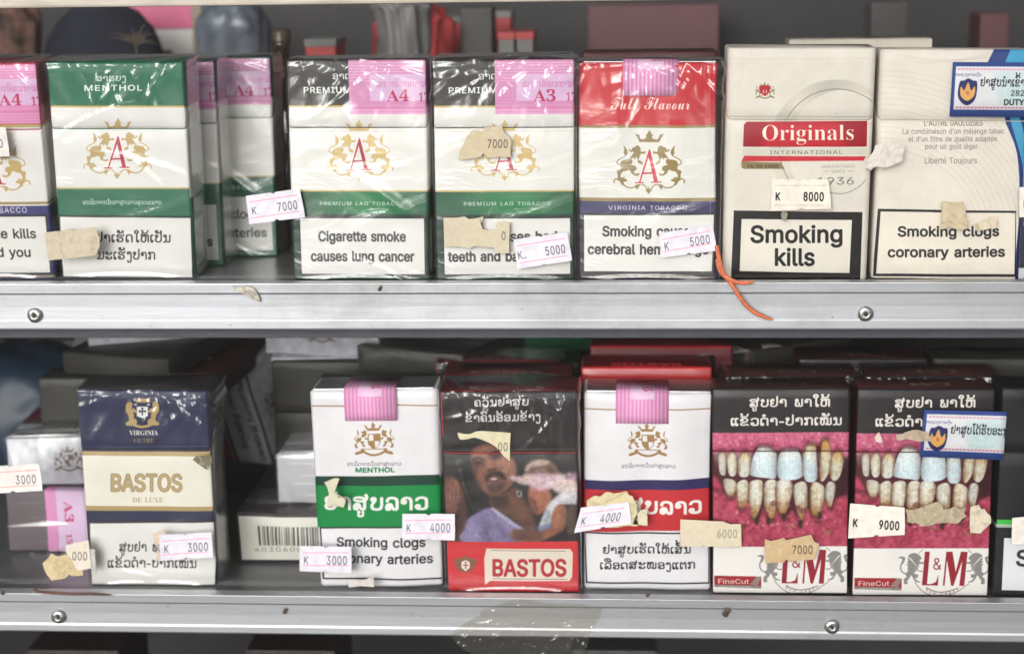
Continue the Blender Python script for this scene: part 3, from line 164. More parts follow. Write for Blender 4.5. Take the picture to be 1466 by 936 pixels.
[76,3713,172,3,8,38,34,-6,-2,-2,-7,2,-7,6,-2,7,2,2,7,-2,7,8,37,141,-7,-2,-2,-7,2,-6,7,-2,7,2,2,6,-3,7,36,68,26,-3,-16,-9,-10,-15,-3,-18,3,-11,10,-3,15,3,16,12,9,19,4,0,51,-3,-1,-3,0,-16,3,-9,10,-3,16,3,15,9,9,16,3,16,-3,10,-9,9,7,12,3,16,2,31,-5,19,-15,7,-25,0,-115,-26,0,0,115,-4,13,-10,8,-18,3,-12,-3,-10,-6,-9,-11],
[76,3754,172,3,13,46,35,-5,-1,-2,-2,-2,-3,0,-8,2,-2,3,-2,8,0,3,2,2,7,-1,4,-2,3,-2,1,55,132,43,0,57,-10,-1,-16,-1,-23,0,-39,4,-23,12,-7,19,8,18,23,11,38,4,33,-3,24,-7,15,-12,3,9,-4,14,-11,17,22,16,10,-16,6,-15,2,-16,-3,-13,-8,-14,-14,-14,0,-80,-4,-19,-12,-12,-21,-3,-18,3,-13,12,-7,18,-6,18,-8,12,-12,3,-7,-2,-4,-9,18,-3,10,-9,3,-14,-3,-16,-10,-10,-16,-3,-19,3,-12,11,-3,19,5,30,16,18,25,6,19,-3,13,-12,8,-18,5,-19,7,-11,9,-4,8,7,12,83,119,29,1,17,3,6,6,-6,8,-17,5,-29,2,-25,-1,-16,-4,-5,-6,5,-8,16,-4],
[76,3769,172,2,8,69,-25,-2,-1,-1,-2,1,-2,2,-1,2,1,1,2,-1,2,25,88,-87,-19,2,-11,7,-4,11,2,14,7,11,-8,4,-3,10,4,13,13,4,12,-4,4,-13,-2,-8,-6,-9,-5,-9,-2,-9,4,-7,14,-2,16,3,6,9,0,45,18,0,0,-45,-4,-15,-14,-9],
[76,3738,172,2,8,50,140,-6,-2,-3,-7,3,-6,6,-3,7,3,2,6,-2,7,32,17,45,3,19,9,20,14,18,-14,6,-9,10,-3,15,4,15,11,9,17,3,19,-3,11,-9,3,-15,-2,-14,-6,-14,-22,-28,-6,-15,-2,-15,4,-16,14,-9,23,-3,24,4,15,14,5,23,0,96,25,0,0,-96,-7,-35,-24,-21,-38,-6,-38,5,-22,16],
[76,3777,172,2,4,14,-50,0,251,143,0,0,-251,4,31,-35,110,0,0,220,-110,0],
[76,3714,172,2,8,45,122,-7,-2,-2,-6,2,-7,7,-2,7,2,2,7,-2,6,55,44,84,-16,4,-10,10,-3,18,3,12,9,11,14,9,17,8,16,5,14,1,38,-5,22,-16,8,-26,-5,-21,-17,-16,-28,-13,-25,-8,-22,-8,-13,-8,-4,-8,8,-11,24,-3,12,2,14,7,14,8,12,2,14,-3,14,-10,13,-16,-19,-14,-13,15,-10,5,-9,-2,-13,-7,-14,-6,-15,-2,-32,3,-20,12,-6,19,7,18,20,16,34,14,24,8,17,7,10,9,3,12,-5,14,-14,9,-24,3,-11,-3,-10,-5,6,-9,2,-11,-3,-17,-10,-10],
[76,3751,172,2,8,47,47,-7,-2,-2,-7,2,-6,7,-2,6,2,3,6,-2,7,37,19,112,10,26,23,16,35,6,38,-5,24,-14,7,-23,0,-81,-7,-23,-22,-13,-37,-5,-21,2,-18,3,-15,6,-11,8,-7,11,-3,12,4,16,11,10,17,3,17,-3,10,-10,4,-17,-2,-9,-7,-9,7,-1,14,0,22,3,13,10,5,17,0,63,-5,15,-15,10,-23,3,-22,-3,-14,-10,-7,-17],
[76,3763,172,4,23,86,160,34,-7,21,-18,6,-32,0,-103,-25,0,0,100,-4,21,-12,13,-20,5,-19,-3,-12,-9,17,-3,10,-9,3,-15,-3,-16,-11,-9,-18,-3,-17,3,-11,9,-3,16,7,33,22,20,8,45,100,2,-6,6,-2,7,2,3,6,-2,6,-7,2,-7,-2,12,-115,205,3,14,10,8,16,3,17,-3,9,-8,3,-14,-3,-16,-10,-9,-16,-3,-16,3,-10,9,8,-97,205,3,-8,8,-2,9,2,3,8,-3,7,-9,3,-8,-3],
[76,3805,172,2,4,14,-50,0,251,143,0,0,-251,4,31,-35,110,0,0,220,-110,0],
[76,3749,172,2,12,45,35,-4,-1,-3,-2,-2,-6,1,-5,2,-2,3,-2,8,0,2,2,2,3,0,8,-2,3,49,87,162,39,-6,24,-17,8,-29,0,-78,-4,-19,-12,-12,-21,-3,-19,3,-13,12,-12,36,-8,12,-12,3,-7,-2,-4,-9,17,-3,11,-9,3,-14,-3,-16,-10,-10,-16,-3,-19,3,-12,11,-3,19,5,30,15,18,26,6,19,-3,13,-12,7,-18,6,-19,7,-11,8,-4,9,7,2,18,0,59,-4,22,-15,13,-24,4,-19,-2,-12,-5,-7,-9,-2,-11,-1,-13,-26,3,1,13,2,11,12,19,20,11],
[76,3740,172,3,11,125,142,-7,-2,-2,-7,1,-5,4,-4,4,0,5,1,2,1,2,3,0,8,-2,3,13,43,142,-4,-1,-3,-2,-1,-2,-1,-4,1,-5,1,-2,3,-2,9,0,2,2,2,3,0,8,-2,3,55,114,-2,-14,2,-14,8,-15,-8,-18,-2,-16,3,-12,8,-8,14,-3,19,0,85,3,17,10,10,16,4,17,-3,10,-9,3,-16,-4,-15,-11,-8,-18,-1,0,-64,3,-14,11,-5,14,5,5,14,0,43,26,0,0,-43,4,-15,11,-4,13,5,4,14,0,64,-19,3,-11,8,-4,13,3,17,10,9,16,3,20,-5,9,-16,3,5,1,9,-3,8,-8,9,17,13,9,-14,3,-13,-2,-17,-7,-14,-12,-12,0,-70,-1,-14,-4,-11,-8,-9,-13,-8],
[76,3764,172,1,26,38,219,5,-14,13,-9,23,-3,0,-18,-37,5,-23,15,-7,25,8,25,26,14,42,5,40,-5,24,-14,8,-25,-7,-25,-21,-15,-35,-5,0,18,21,3,12,9,4,14,-5,15,-15,9,-26,4,-28,-4,-16,-9],
[76,3720,172,2,12,87,85,-5,-1,-4,-4,0,-9,2,-2,3,-2,8,0,3,2,2,7,-1,4,-2,3,-2,1,38,85,164,21,-2,18,-5,13,-10,10,-14,6,-19,1,-25,0,-89,-25,0,0,41,-4,18,-10,13,-3,-12,-9,-8,-16,-3,-17,3,-10,9,-3,14,3,15,10,9,17,3,20,-2,14,-4,8,-9,-5,32,-15,18,-24,6,-18,-2,-13,-7,-9,-10,-2,-8,0,-25,-26,0,0,10,1,20,3,12,14,17,21,11],
[76,3716,172,3,6,48,85,8,-3,4,1,6,1,-10,3,-3,-1,8,71,18,6,1,1,5,-2,4,-5,2,-5,-1,-2,-4,2,-5,54,17,49,1,17,5,18,-5,9,-1,10,3,18,6,14,10,12,14,9,17,5,20,1,24,-2,18,-7,11,-11,8,-16,4,-20,2,-26,0,-80,-26,0,0,80,-1,22,-3,16,-5,11,-12,9,-20,3,-15,-1,-12,-5,-9,-7,-8,-12,-2,-11,6,2,8,0,20,-2,12,-8,4,-13,-4,-12,-11,-8,-20,-3,-6,1,-4,1,-3,-7,-1,-11,1,-7,2,-7,8,15,19,4,16,-3,9,-9,3,-15,-3,-14,-9,-9,-16,-3,-31,6,-18,17],
[76,3768,172,2,8,89,-26,-7,-2,-2,-7,2,-7,7,-2,7,2,2,7,-2,7,17,85,-86,15,14,5,14,-1,4,-6,-4,-9,-1,-18,6,-7,16,6,20,18,6,13,-3,12,-8,10,-14,3,-18,-3,-12,-10,-15,-16,-19],
[76,3742,172,2,13,45,136,-3,-2,-2,-7,1,-4,2,-3,2,-1,4,-1,5,1,2,2,2,3,0,8,-2,2,-3,2,41,60,19,12,5,4,18,0,43,25,0,0,-43,4,-18,13,-6,10,6,4,18,0,113,26,0,0,-113,-5,-25,-13,-15,-22,-4,-15,2,-14,8,-16,-8,-18,-2,-23,5,-13,14,-5,25,3,21,7,19,11,16,-14,10,-5,17,4,20,11,11,17,4,19,-3,11,-11,3,-17,-2,-13,-7,-15,-12,-15,-11,-16,-7,-14,-2,-14,5,-18],
[76,3771,172,2,27,162,215,-2,-9,-8,-11,-13,-13,-19,19,9,9,3,8,-6,6,-16,4,-27,2,-8,-1,-5,0,4,-10,1,-12,-5,-13,-11,-8,-17,-3,-18,3,-11,10,-3,17,4,12,13,13,13,7,19,5,24,1,44,-4,26,-12,8,51,213,-3,6,-6,2,-6,-2,-2,-6,2,-7,5,-2,7,2],
[76,3757,172,3,12,44,47,-2,-2,-2,-3,0,-8,2,-3,6,-2,5,1,3,2,1,3,0,8,-2,2,-3,2,36,87,76,-39,5,-24,14,-7,24,7,24,24,14,39,5,39,-5,24,-14,7,-23,0,-88,-7,-19,-24,-12,-39,-3,-18,1,-17,3,-16,6,-11,7,-6,10,-2,14,4,17,10,10,17,3,18,-3,11,-10,4,-17,-2,-9,-7,-7,9,-3,8,-1,23,2,14,8,5,14,0,41,-10,-5,-15,-2,12,131,119,-5,12,-15,8,-24,2,-25,-3,-15,-7,-5,-12,5,-12,15,-7,25,-3,24,2,15,8],
[76,3780,172,2,4,14,-50,0,251,143,0,0,-251,4,31,-35,110,0,0,220,-110,0],
[76,3725,172,2,11,70,130,3,2,2,7,-1,4,-2,3,-6,2,-5,-1,-4,-4,0,-9,2,-2,3,-2,40,43,42,5,-13,14,-8,23,-3,25,7,15,20,5,34,0,80,25,0,0,-80,-7,-45,-24,-27,-39,-9,-38,5,-23,14,-8,25,3,13,7,10,13,9,-13,12,-7,16,-3,20,6,23,17,14,28,4,19,-6,6,-18,-3,-15,-9,-8,-15,-3,-15,4,-9,12,2,-16,4,-12,7,-9,12,-5,17,0,0,-23,-19,-3,-16,-6],
[76,3747,172,2,9,44,48,-7,-2,-2,-7,2,-7,7,-2,7,2,2,3,0,8,-2,3,46,132,46,-5,18,-15,10,-25,4,-41,5,-24,14,-8,24,8,23,25,14,41,4,27,-3,23,-11,19,-17,-16,-17,-17,15,-18,9,-19,2,-27,-2,-15,-6,-5,-11,6,-12,17,-8,28,-2,37,-6,22,-17,8,-29,-8,-27,-21,-17,-36,-5,-28,1,-22,4,-14,7,-11,14,-4,16,3,15,10,10,16,3,18,-3,10,-10,4,-16,-1,-9,-2,-5,12,-4,18,-1,17,3,10,8],
[76,3722,172,2,12,39,122,-3,-2,-2,-6,1,-5,1,-3,3,-1,9,0,2,2,2,3,0,8,-2,3,-3,1,59,43,84,-16,4,-10,11,-3,16,0,1,3,12,11,12,18,12,12,5,15,3,17,1,36,-5,21,-15,7,-25,-6,-19,-17,-15,-29,-13,-36,-13,-18,-10,-5,-13,7,-11,21,-3,16,2,12,9,10,14,8,7,14,2,11,-3,7,-10,3,-17,2,-24,6,-26,10,-30,-20,-11,-13,33,-8,31,-3,31,-9,-16,-18,-10,-28,-3,-30,3,-18,12,-6,19,5,19,15,16,25,12,35,12,18,8,11,8,3,10,-4,13,-13,8,-22,2,-15,-2,-10,-4,7,-9,2,-11,-6,-15,-10,-10],
[76,3767,172,2,28,38,219,5,-14,13,-9,23,-3,0,-18,-38,5,-22,15,-7,25,8,25,26,14,42,5,40,-5,24,-14,8,-25,-2,-15,-7,-12,30,0,0,-18,-84,0,0,18,20,3,13,9,4,14,-5,15,-16,9,-25,4,-28,-4,-16,-9,4,104,235,0,-31,-33,0,0,31],
[76,3773,172,2,4,14,-50,0,251,143,0,0,-251,4,31,-35,110,0,0,220,-110,0],
[76,3765,172,1,28,38,219,5,-14,13,-9,23,-3,0,-18,-38,5,-22,15,-7,25,8,25,26,14,42,5,40,-5,24,-14,8,-25,-2,-15,-7,-12,30,0,0,-18,-84,0,0,18,20,3,13,9,4,14,-5,15,-16,9,-25,4,-28,-4,-16,-9],
[76,3784,172,1,4,73,226,25,0,0,-50,-25,0],
[76,3733,172,2,11,53,34,-4,-1,-4,-4,0,-9,2,-2,3,-2,8,0,3,2,1,3,0,8,-2,3,40,90,104,-15,5,-11,16,-6,15,-4,5,-6,-8,-2,-23,0,-61,22,-3,13,-9,4,-15,-3,-17,-10,-10,-16,-3,-20,3,-11,10,-4,16,0,92,3,27,12,16,18,5,16,-5,9,-15,6,-15,6,-5,5,5,5,15,8,15,15,5,19,-5,11,-16,4,-27,0,-117,-26,0,0,114,-1,23,-6,7,-4,-5,-6,-15,-10,-15],
]
# ---------------------------------------------------------------- a small vector print shop (numpy only)
def _load_glyphs():
    """outline rows: font code, character code, advance, contour count, then per contour its point count and point steps (1/400 em)"""
    out = {}
    for r in GLYPH_ROWS:
        o = 4; cs = []
        for _ in range(r[3]):
            k = r[o]; o += 1
            cs.append(np.cumsum(np.array(r[o:o+2*k], float).reshape(k, 2), 0)/400.0); o += 2*k
        out[chr(r[0])+chr(r[1])] = (r[2]/400.0, cs)
    return out
GL = _load_glyphs()
GL['S '] = GL['I '] = GL['C '] = (0.26, []); GL['L '] = (0.3, [])
LAO_UP = 'ັິີືົ່້'; LAO_DN = 'ູຸ'

def smooth(pts, n=6, closed=True):
    p = np.asarray(pts, float); m = len(p); out = []
    for i in range(m if closed else m-1):
        if closed: a, b, c, d = p[i-1], p[i], p[(i+1) % m], p[(i+2) % m]
        else: a, b, c, d = p[max(i-1, 0)], p[i], p[i+1], p[min(i+2, m-1)]
        for k in range(n):
            t = k/n
            out.append(.5*((2*b)+(-a+c)*t+(2*a-5*b+4*c-d)*t*t+(-a+3*b-3*c+d)*t**3))
    if not closed: out.append(p[-1])
    return np.array(out)

def vnoise(h, w, cell, rng):
    gh, gw = int(h/cell)+3, int(w/cell)+3
    g = rng.random((gh, gw)); y = np.arange(h)/cell; x = np.arange(w)/cell
    yi, xi = y.astype(int), x.astype(int); fy, fx = y-yi, x-xi
    fy = (fy*fy*(3-2*fy))[:, None]; fx = (fx*fx*(3-2*fx))[None]
    a = g[yi][:, xi]; b = g[yi][:, xi+1]; c = g[yi+1][:, xi]; d = g[yi+1][:, xi+1]
    return (a*(1-fx)+b*fx)*(1-fy)+(c*(1-fx)+d*fx)*fy

FK = {'I': 1.38, 'S': 1.34, 'C': 1.34, 'L': 1.0}
class Art:
    """canvas: front face w x h, a side strip to its right, a top strip above it; units = photo pixels"""
    def __init__(s, w, h, bg=(230, 224, 214), side=0, top=0, S=3.0, quad=None, seed=1):
        s.w, s.h, s.side, s.top, s.S = w, h, side, top, S
        s.W, s.H = int((w+side)*S), int((h+top)*S)
        s.im = np.empty((s.H, s.W, 3), np.float32); s.im[:] = bg
        s.A = None; s.rng = np.random.default_rng(seed)
        if quad:                                   # corners of the face as seen: TL TR BL BR -> face rectangle
            dst = [(0, 0), (w, 0), (0, h), (w, h)]; M = []; r = []
            for (u, v), (x, y) in zip(quad, dst):
                M += [[u, v, 1, 0, 0, 0, -u*x, -v*x], [0, 0, 0, u, v, 1, -u*y, -v*y]]; r += [x, y]
            q = np.linalg.solve(np.array(M, float), np.array(r, float)); s.A = np.append(q, 1).reshape(3, 3)
    def P(s, pts):
        p = np.atleast_2d(np.asarray(pts, float))
        if s.A is None: return p.copy()
        q = np.c_[p, np.ones(len(p))] @ s.A.T
        return q[:, :2]/q[:, 2:]
    # polygons given in face units
    def cov(s, polys, clip=False):
        P = [(np.asarray(p)+[0, s.top])*s.S for p in polys if len(p) > 2]
        if not P: return None
        al = np.concatenate(P); x0, y0 = np.floor(al.min(0)).astype(int)-1; x1, y1 = np.ceil(al.max(0)).astype(int)+2
        x0, y0 = max(x0, 0), max(y0, 0); x1, y1 = min(x1, int(s.w*s.S) if clip else s.W), min(y1, s.H)
        if x1 <= x0 or y1 <= y0: return None
        A = np.concatenate(P); B = np.concatenate([np.roll(p, -1, 0) for p in P])
        K = 3; w = x1-x0; h = (y1-y0)*K
        ya, yb = (A[:, 1]-y0)*K-.5, (B[:, 1]-y0)*K-.5
        lo, hi = np.minimum(ya, yb), np.maximum(ya, yb)
        r0 = np.maximum(np.ceil(lo), 0).astype(int); r1 = np.minimum(np.ceil(hi), h).astype(int)
        cnt = np.maximum(r1-r0, 0); idx = np.repeat(np.arange(len(A)), cnt)
        if len(idx) == 0: return None
        row = np.arange(len(idx))-np.repeat(np.cumsum(cnt)-cnt, cnt)+r0[idx]
        t = (row-ya[idx])/(yb[idx]-ya[idx]); x = A[idx, 0]+t*(B[idx, 0]-A[idx, 0])-x0
        sg = np.where(yb[idx] > ya[idx], 1., -1.); x = np.clip(x, 0, w-1e-3); xi = x.astype(int); fr = x-xi
        acc = np.zeros((h, w+2)); np.add.at(acc, (row, xi), sg*(1-fr)); np.add.at(acc, (row, xi+1), sg*fr)
        c = np.clip(np.abs(np.cumsum(acc, 1)[:, :w]), 0, 1).reshape(-1, K, w).mean(1)
        return c, (slice(y0, y1), slice(x0, x1))
    def put(s, cv, col, a=1.0):
        if cv is None: return
        c, sl = cv; c = (c*a)[..., None]
        s.im[sl] = s.im[sl]*(1-c)+np.asarray(col, np.float32)*c
    def fill(s, pts, col, a=1.0, sm=0, raw=False):
        """pts: one polygon, or a list of polygons, in photo coordinates (raw: face units)"""
        L = pts if isinstance(pts[0][0], (list, tuple, np.ndarray)) else [pts]
        L = [smooth(p, sm) if sm else np.asarray(p, float) for p in L]
        s.put(s.cov([p if raw else s.P(p) for p in L], not raw), col, a)
    def rect(s, x0, y0, x1, y1, col, a=1.0): s.fill([(x0, y0), (x1, y0), (x1, y1), (x0, y1)], col, a, raw=True)
    @staticmethod
    def ribbon(p, wd):
        p = np.asarray(p, float); out = []; wd = np.broadcast_to(wd, (len(p),)).astype(float)
        for i in range(len(p)-1):
            a, b = p[i], p[i+1]; d = b-a; L = np.hypot(*d)
            if L < 1e-6: continue
            n = np.array([-d[1], d[0]])/L
            out.append(np.array([a+n*wd[i]/2, b+n*wd[i+1]/2, b-n*wd[i+1]/2, a-n*wd[i]/2])[::-1])
        th = np.arange(8)*math.pi/4
        for i in range(1, len(p)-1): out.append(p[i]+np.c_[np.cos(th), np.sin(th)]*wd[i]/2)
        for i, q in enumerate(out):
            ar = np.sum(q[:, 0]*np.roll(q[:, 1], -1)-q[:, 1]*np.roll(q[:, 0], -1))
            if ar < 0: out[i] = q[::-1]
        return out
    def line(s, pts, wd, col, a=1.0, sm=0, closed=False, raw=False):
        p = smooth(pts, sm, closed) if sm else np.asarray(pts, float)
        if not raw: p = s.P(p)
        if closed: p = np.vstack([p, p[:1]])
        s.put(s.cov(s.ribbon(p, wd), not raw), col, a)
    def layout(s, txt, f, size, xs=1.0, track=0.0):
        size = size*FK[f]; track = track/FK[f]
        pen = 0; out = []; lastc = 0
        for ch in txt:
            k = f+ch
            if k not in GL: pen += .3*size*xs; continue
            adv, cs = GL[k]
            if f == 'L' and cs:
                al = np.concatenate(cs); mn, mx = al[:, 0].min(), al[:, 0].max()
                if ch in LAO_UP or ch in LAO_DN:
                    dy = 0
                    if ch in '່້' and lastup: dy = .17
                    lastup = ch in LAO_UP
                    for c in cs: out.append(np.c_[(c[:, 0]-(mn+mx)/2)*size*xs*.95+lastc, -(c[:, 1]+dy)*size])
                    continue
                lastup = False
                if ch == 'ຳ': mn = .05
                for c in cs: out.append(np.c_[(c[:, 0]-mn)*size*xs+pen, -c[:, 1]*size])
                lastc = pen+(mx-mn)/2*size*xs
                if ch in 'ຝຢ': lastc -= .03*size
                pen += (mx-mn+.075+track)*size*xs
            else:
                lastup = False
                for c in cs: out.append(np.c_[c[:, 0]*size*xs+pen, -c[:, 1]*size])
                pen += (adv+track)*size*xs
        return out, pen
    def text(s, txt, f, x, y, size, col, a=1.0, bold=0, width=None, anchor='c', track=0, xs=1.0, rot=None, mirror=False, thin=0, photo=True, flipy=False):
        """baseline anchor in photo coordinates; width (photo px) fixes the set width; rot in degrees"""
        polys, L = s.layout(txt, f, size, xs, track)
        if not polys: return
        if width:
            k = width/L; polys = [p*[k, 1] for p in polys]; L = width
        off = {'c': -L/2, 'l': 0, 'r': -L}[anchor]
        p0 = np.array([x, y], float)
        if rot is None:
            ux, uy = np.array([1., 0]), np.array([0., 1.])
            if s.A is not None and photo: pass
        else:
            r = math.radians(rot); ux, uy = np.array([math.cos(r), math.sin(r)]), np.array([-math.sin(r), math.cos(r)])
        if mirror: ux = -ux
        if flipy: uy = -uy
        out = []
        for p in polys:
            q = p0+(p[:, :1]+off)*ux+p[:, 1:]*uy
            out.append(s.P(q) if photo else q)
        cv = s.cov(out, rot is None)
        if cv is None: return
        if bold or thin:
            rb = []
            for q in out: rb += s.ribbon(np.vstack([q, q[:2]]), bold or thin)
            c2 = s.cov(rb, rot is None)
            if c2 is not None:
                full = np.zeros((s.H, s.W), np.float32); full[cv[1]] = cv[0]
                f2 = np.zeros((s.H, s.W), np.float32); f2[c2[1]] = c2[0]
                full = np.maximum(full, f2) if bold else full*(1-f2)
                sl = (slice(min(cv[1][0].start, c2[1][0].start), max(cv[1][0].stop, c2[1][0].stop)), slice(min(cv[1][1].start, c2[1][1].start), max(cv[1][1].stop, c2[1][1].stop)))
                cv = (full[sl], sl)
        s.put(cv, col, a)
    def mask(s, polys, blur=0, sm=0, raw=False):
        L = polys if isinstance(polys[0][0], (list, tuple, np.ndarray)) else [polys]
        L = [smooth(p, sm) if sm else np.asarray(p, float) for p in L]
        cv = s.cov([p if raw else s.P(p) for p in L], not raw); m = np.zeros((s.H, s.W), np.float32)
        if cv is not None: m[cv[1]] = cv[0]
        if blur: m = s.blur(m, blur)
        return m
    def blur(s, m, r):
        k = max(1, int(r*s.S/1.7))
        for ax in (0, 1):
            for _ in range(2):
                pad = [(k, k) if i == ax else (0, 0) for i in range(m.ndim)]
                q = np.cumsum(np.pad(m, pad, mode='edge'), axis=ax, dtype=np.float64)
                n = m.shape[ax]; hi = np.take(q, np.arange(2*k, 2*k+n), ax)
                lo = np.take(q, np.maximum(np.arange(n)-1, 0), ax); z = [slice(None)]*m.ndim; z[ax] = slice(0, 1); lo[tuple(z)] = 0
                m = ((hi-lo)/(2*k+1)).astype(np.float32)
        return m
    def paint(s, m, col): s.im += (np.asarray(col, np.float32)-s.im)*m[..., None]
    def soft(s, pts, col, blur=1.5, a=1.0, sm=5): s.paint(s.mask(pts, blur, sm)*a, col)
    def wear(s, amt=1.0):
        """grain, faint blotches, scuffed specks of an old printed card"""
        n = vnoise(s.H, s.W, 60, s.rng)*.5+vnoise(s.H, s.W, 14, s.rng)*.3+s.rng.random((s.H, s.W))*.2
        s.im *= (1-.05*amt*(n-.45))[..., None]
        for _ in range(int(16*amt)):
            x, y, r = s.rng.random()*s.w, s.rng.random()*s.h, .3+s.rng.random()*.6
            th = np.arange(6)*1.05
            s.fill(np.c_[x+np.cos(th)*r, y+np.sin(th)*r*(.6+s.rng.random())], (120, 105, 90), .35*s.rng.random()+.1, raw=True)
    def out(s): return np.clip(s.im/255.0, 0, 1)

def _pen(ch, strokes, closed_loops=()):
    P = []
    for st in strokes: P += Art.ribbon(smooth(st, 5, False), .058)
    al = np.concatenate(P); GL['L'+ch] = (al[:, 0].max()+.04, P)
_foot = lambda x, sg=1: [(x,.1),(x+.01*sg,.035),(x+.055*sg,.01),(x+.09*sg,.045),(x+.06*sg,.095),(x+.02*sg,.08)]
_e = lambda x: [(x+.1,.35),(x+.05,.375),(x,.32),(x,.2)]+_foot(x)
_pen('ເ', [_e(0)]); _pen('ແ', [_e(0), _e(.17)])
_pen('ໃ', [[(.05,.47),(.0,.47),(-.01,.54),(.05,.6),(.13,.58),(.16,.51),(.11,.45),(.09,.36),(.09,.2)]+_foot(.09)])
_pen('ໄ', [[(.0,.52),(.03,.6),(.08,.56),(.12,.62),(.17,.57)], [(.09,.54),(.09,.2)]+_foot(.09)])
_pen('ໝ', [[(.1,.3),(.11,.36),(.05,.38),(.03,.33),(.08,.29),(.05,.22),(.04,.1),(.08,.03),(.15,.03),(.18,.1),(.18,.3),(.17,.36),(.22,.38),(.22,.31)],
           [(.2,.31),(.25,.38),(.31,.37),(.33,.3),(.33,.1),(.31,.03),(.27,.06),(.33,.09)], [(.33,.06),(.38,.02),(.45,.04),(.47,.1),(.47,.38)]])
_pen('-', [[(.02,.17),(.1,.17),(.2,.17)]])
# ---------------------------------------------------------------- printed designs
LION = [
 [(365,250),(400,280),(410,330),(455,322),(458,352),(410,355),(395,380),(375,430),(350,395),(330,425),(315,400),(270,418),(300,370),(320,330),(285,332),(255,305),(270,296),(288,318),(300,285),(335,270)],
 [(300,425),(300,470),(255,520),(240,560),(190,570),(165,600),(160,640),(210,638),(200,655),(130,655),(125,610),(115,560),(155,550),(165,520),(155,490),(175,440),(230,425),(280,420)],
 [(250,520),(270,495),(330,500),(355,540),(320,575),(345,600),(390,590),(375,620),(335,620),(290,590),(280,560),(250,548)],
 [(375,435),(400,440),(432,470),(418,485),(370,460)],
 [(195,252),(235,300),(245,345),(225,374),(200,350),(203,300)]]
def lion_pair(a, cx, cy, k, col, tails=True, al=1.0):
    """a pair of heraldic lions facing a centre; k = photo px per drawing unit"""
    for sg in (1, -1):
        f = lambda L: [(cx+sg*(x-508)*k, cy+(y-480)*k) for x, y in L]
        for i, L in enumerate(LION):
            a.fill(smooth(f(L), 3), col, al)
        if tails: a.line(f([(160,490),(118,472),(128,430),(180,400),(228,372)]), 12*k, col, al, sm=4)
def crown(a, cx, cy, k, col, al=1.0):
    L = [(335,108),(390,125),(395,165),(415,180),(455,170),(480,150),(460,130),(480,118),(510,65),(540,118),(560,130),(535,150),(560,175),(610,180),(630,150),(635,125),(690,105),(650,170),(630,212),(390,212),(370,160)]
    a.fill([(cx+(x-508)*k, cy+(y-480)*k) for x, y in L], col, al)
def crest_A(a, cx, cy, k, gold, red, halo=(236,230,222), al=1.0):
    lion_pair(a, cx, cy, k, gold, al=al); crown(a, cx, cy, k, gold, al)
    f = lambda L: [(cx+(x-508)*k, cy+(y-480)*k) for x, y in L]
    for sg in (1, -1):
        g = lambda L: [(cx+sg*(x-508)*k, cy+(y-480)*k) for x, y in L]
        a.line(g([(85,712),(78,685),(105,658),(140,675),(180,690),(205,738),(250,765),(300,768),(345,755)]), 15*k, gold, al, sm=4)
        a.fill(g([(110,655),(235,665),(225,690),(190,700),(205,745),(170,730),(150,690)]), gold, al)
        a.line(g([(235,690),(228,668),(180,664)]), 12*k, gold, al, sm=3)
        a.fill(g([(335,735),(400,730),(362,795),(345,770)]), gold, al)
        a.line(g([(360,735),(420,728),(465,755),(490,800)]), 13*k, gold, al, sm=4)
    a.fill(f([(500,755),(515,790),(545,795),(525,815),(500,850),(480,815),(455,797),(488,788)]), gold, al)
    A = [[(508,290),(527,325),(615,692),(660,692),(660,706),(530,708),(530,694),(566,692),(502,395),(400,700),(441,704),(441,716),(330,714),(330,702),(385,698),(500,320)],
         [(425,584),(545,580),(545,600),(420,604)]]
    a.line(f(A[0]), 22*k, halo, 1, closed=True); 
    for L in A: a.fill(f(L), red)
def crest_shield(a, cx, cy, k, col, white=(226,222,226), al=1.0):
    """quartered shield, crown, two lions and a ribbon; drawing units of a 1337 x 936 sketch centred on (612, 500)"""
    f = lambda L, sg=1: [(cx+sg*(x-612)*k, cy+(y-500)*k) for x, y in L]
    a.fill(f([(400,165),(460,185),(480,230),(520,235),(575,215),(545,180),(560,155),(585,105),(610,150),(640,175),(605,215),(650,235),(700,230),(715,185),(775,165),(730,240),(712,285),(480,285),(450,235)]), col, al)
    a.fill(f([(485,345),(738,345),(742,500),(715,570),(650,640),(575,640),(500,560),(485,490)]), col, al)
    a.fill(f([(508,362),(595,362),(600,482),(508,482)]), white, al); a.fill(f([(622,492),(725,492),(700,570),(640,632),(630,560)]), white, al)
    for sg in (1, -1):
        for L in ([(440,270),(465,330),(450,380),(400,410),(350,395),(385,340),(350,310),(390,290)],
                  [(360,420),(350,480),(290,520),(265,570),(295,620),(240,625),(225,560),(265,520),(250,460),(290,425)],
                  [(350,490),(410,500),(405,550),(440,580),(420,605),(375,580),(370,540),(335,520)],
                  [(440,410),(490,440),(480,460),(430,450)], [(270,255),(305,320),(300,375),(278,350)]):
            a.fill(smooth(f(L, sg), 3), col, al)
        a.line(f([(262,470),(218,465),(225,425),(300,378)], sg), 13*k, col, al, sm=3)
        a.fill(smooth(f([(365,640),(420,650),(400,720),(340,745),(260,765),(225,745),(270,700),(330,690)], sg), 3), col, al)
    a.line(f([(385,650),(850,650)]), 16*k, col, al)
    a.line(f([(385,670),(450,725),(560,765),(670,765),(780,725),(850,670)]), 46*k, col, al, sm=5)
def warn_panel(a, q, border=(40,38,40), bg=(228,225,221), bw=3):
    a.fill(q, border); x0, y0 = q[0]; x1, y1 = q[2]
    a.fill([(q[0][0]+bw, q[0][1]+bw), (q[1][0]-bw, q[1][1]+bw), (q[2][0]-bw, q[2][1]-bw), (q[3][0]+bw, q[3][1]-bw)], bg)
INK = (48, 46, 48)

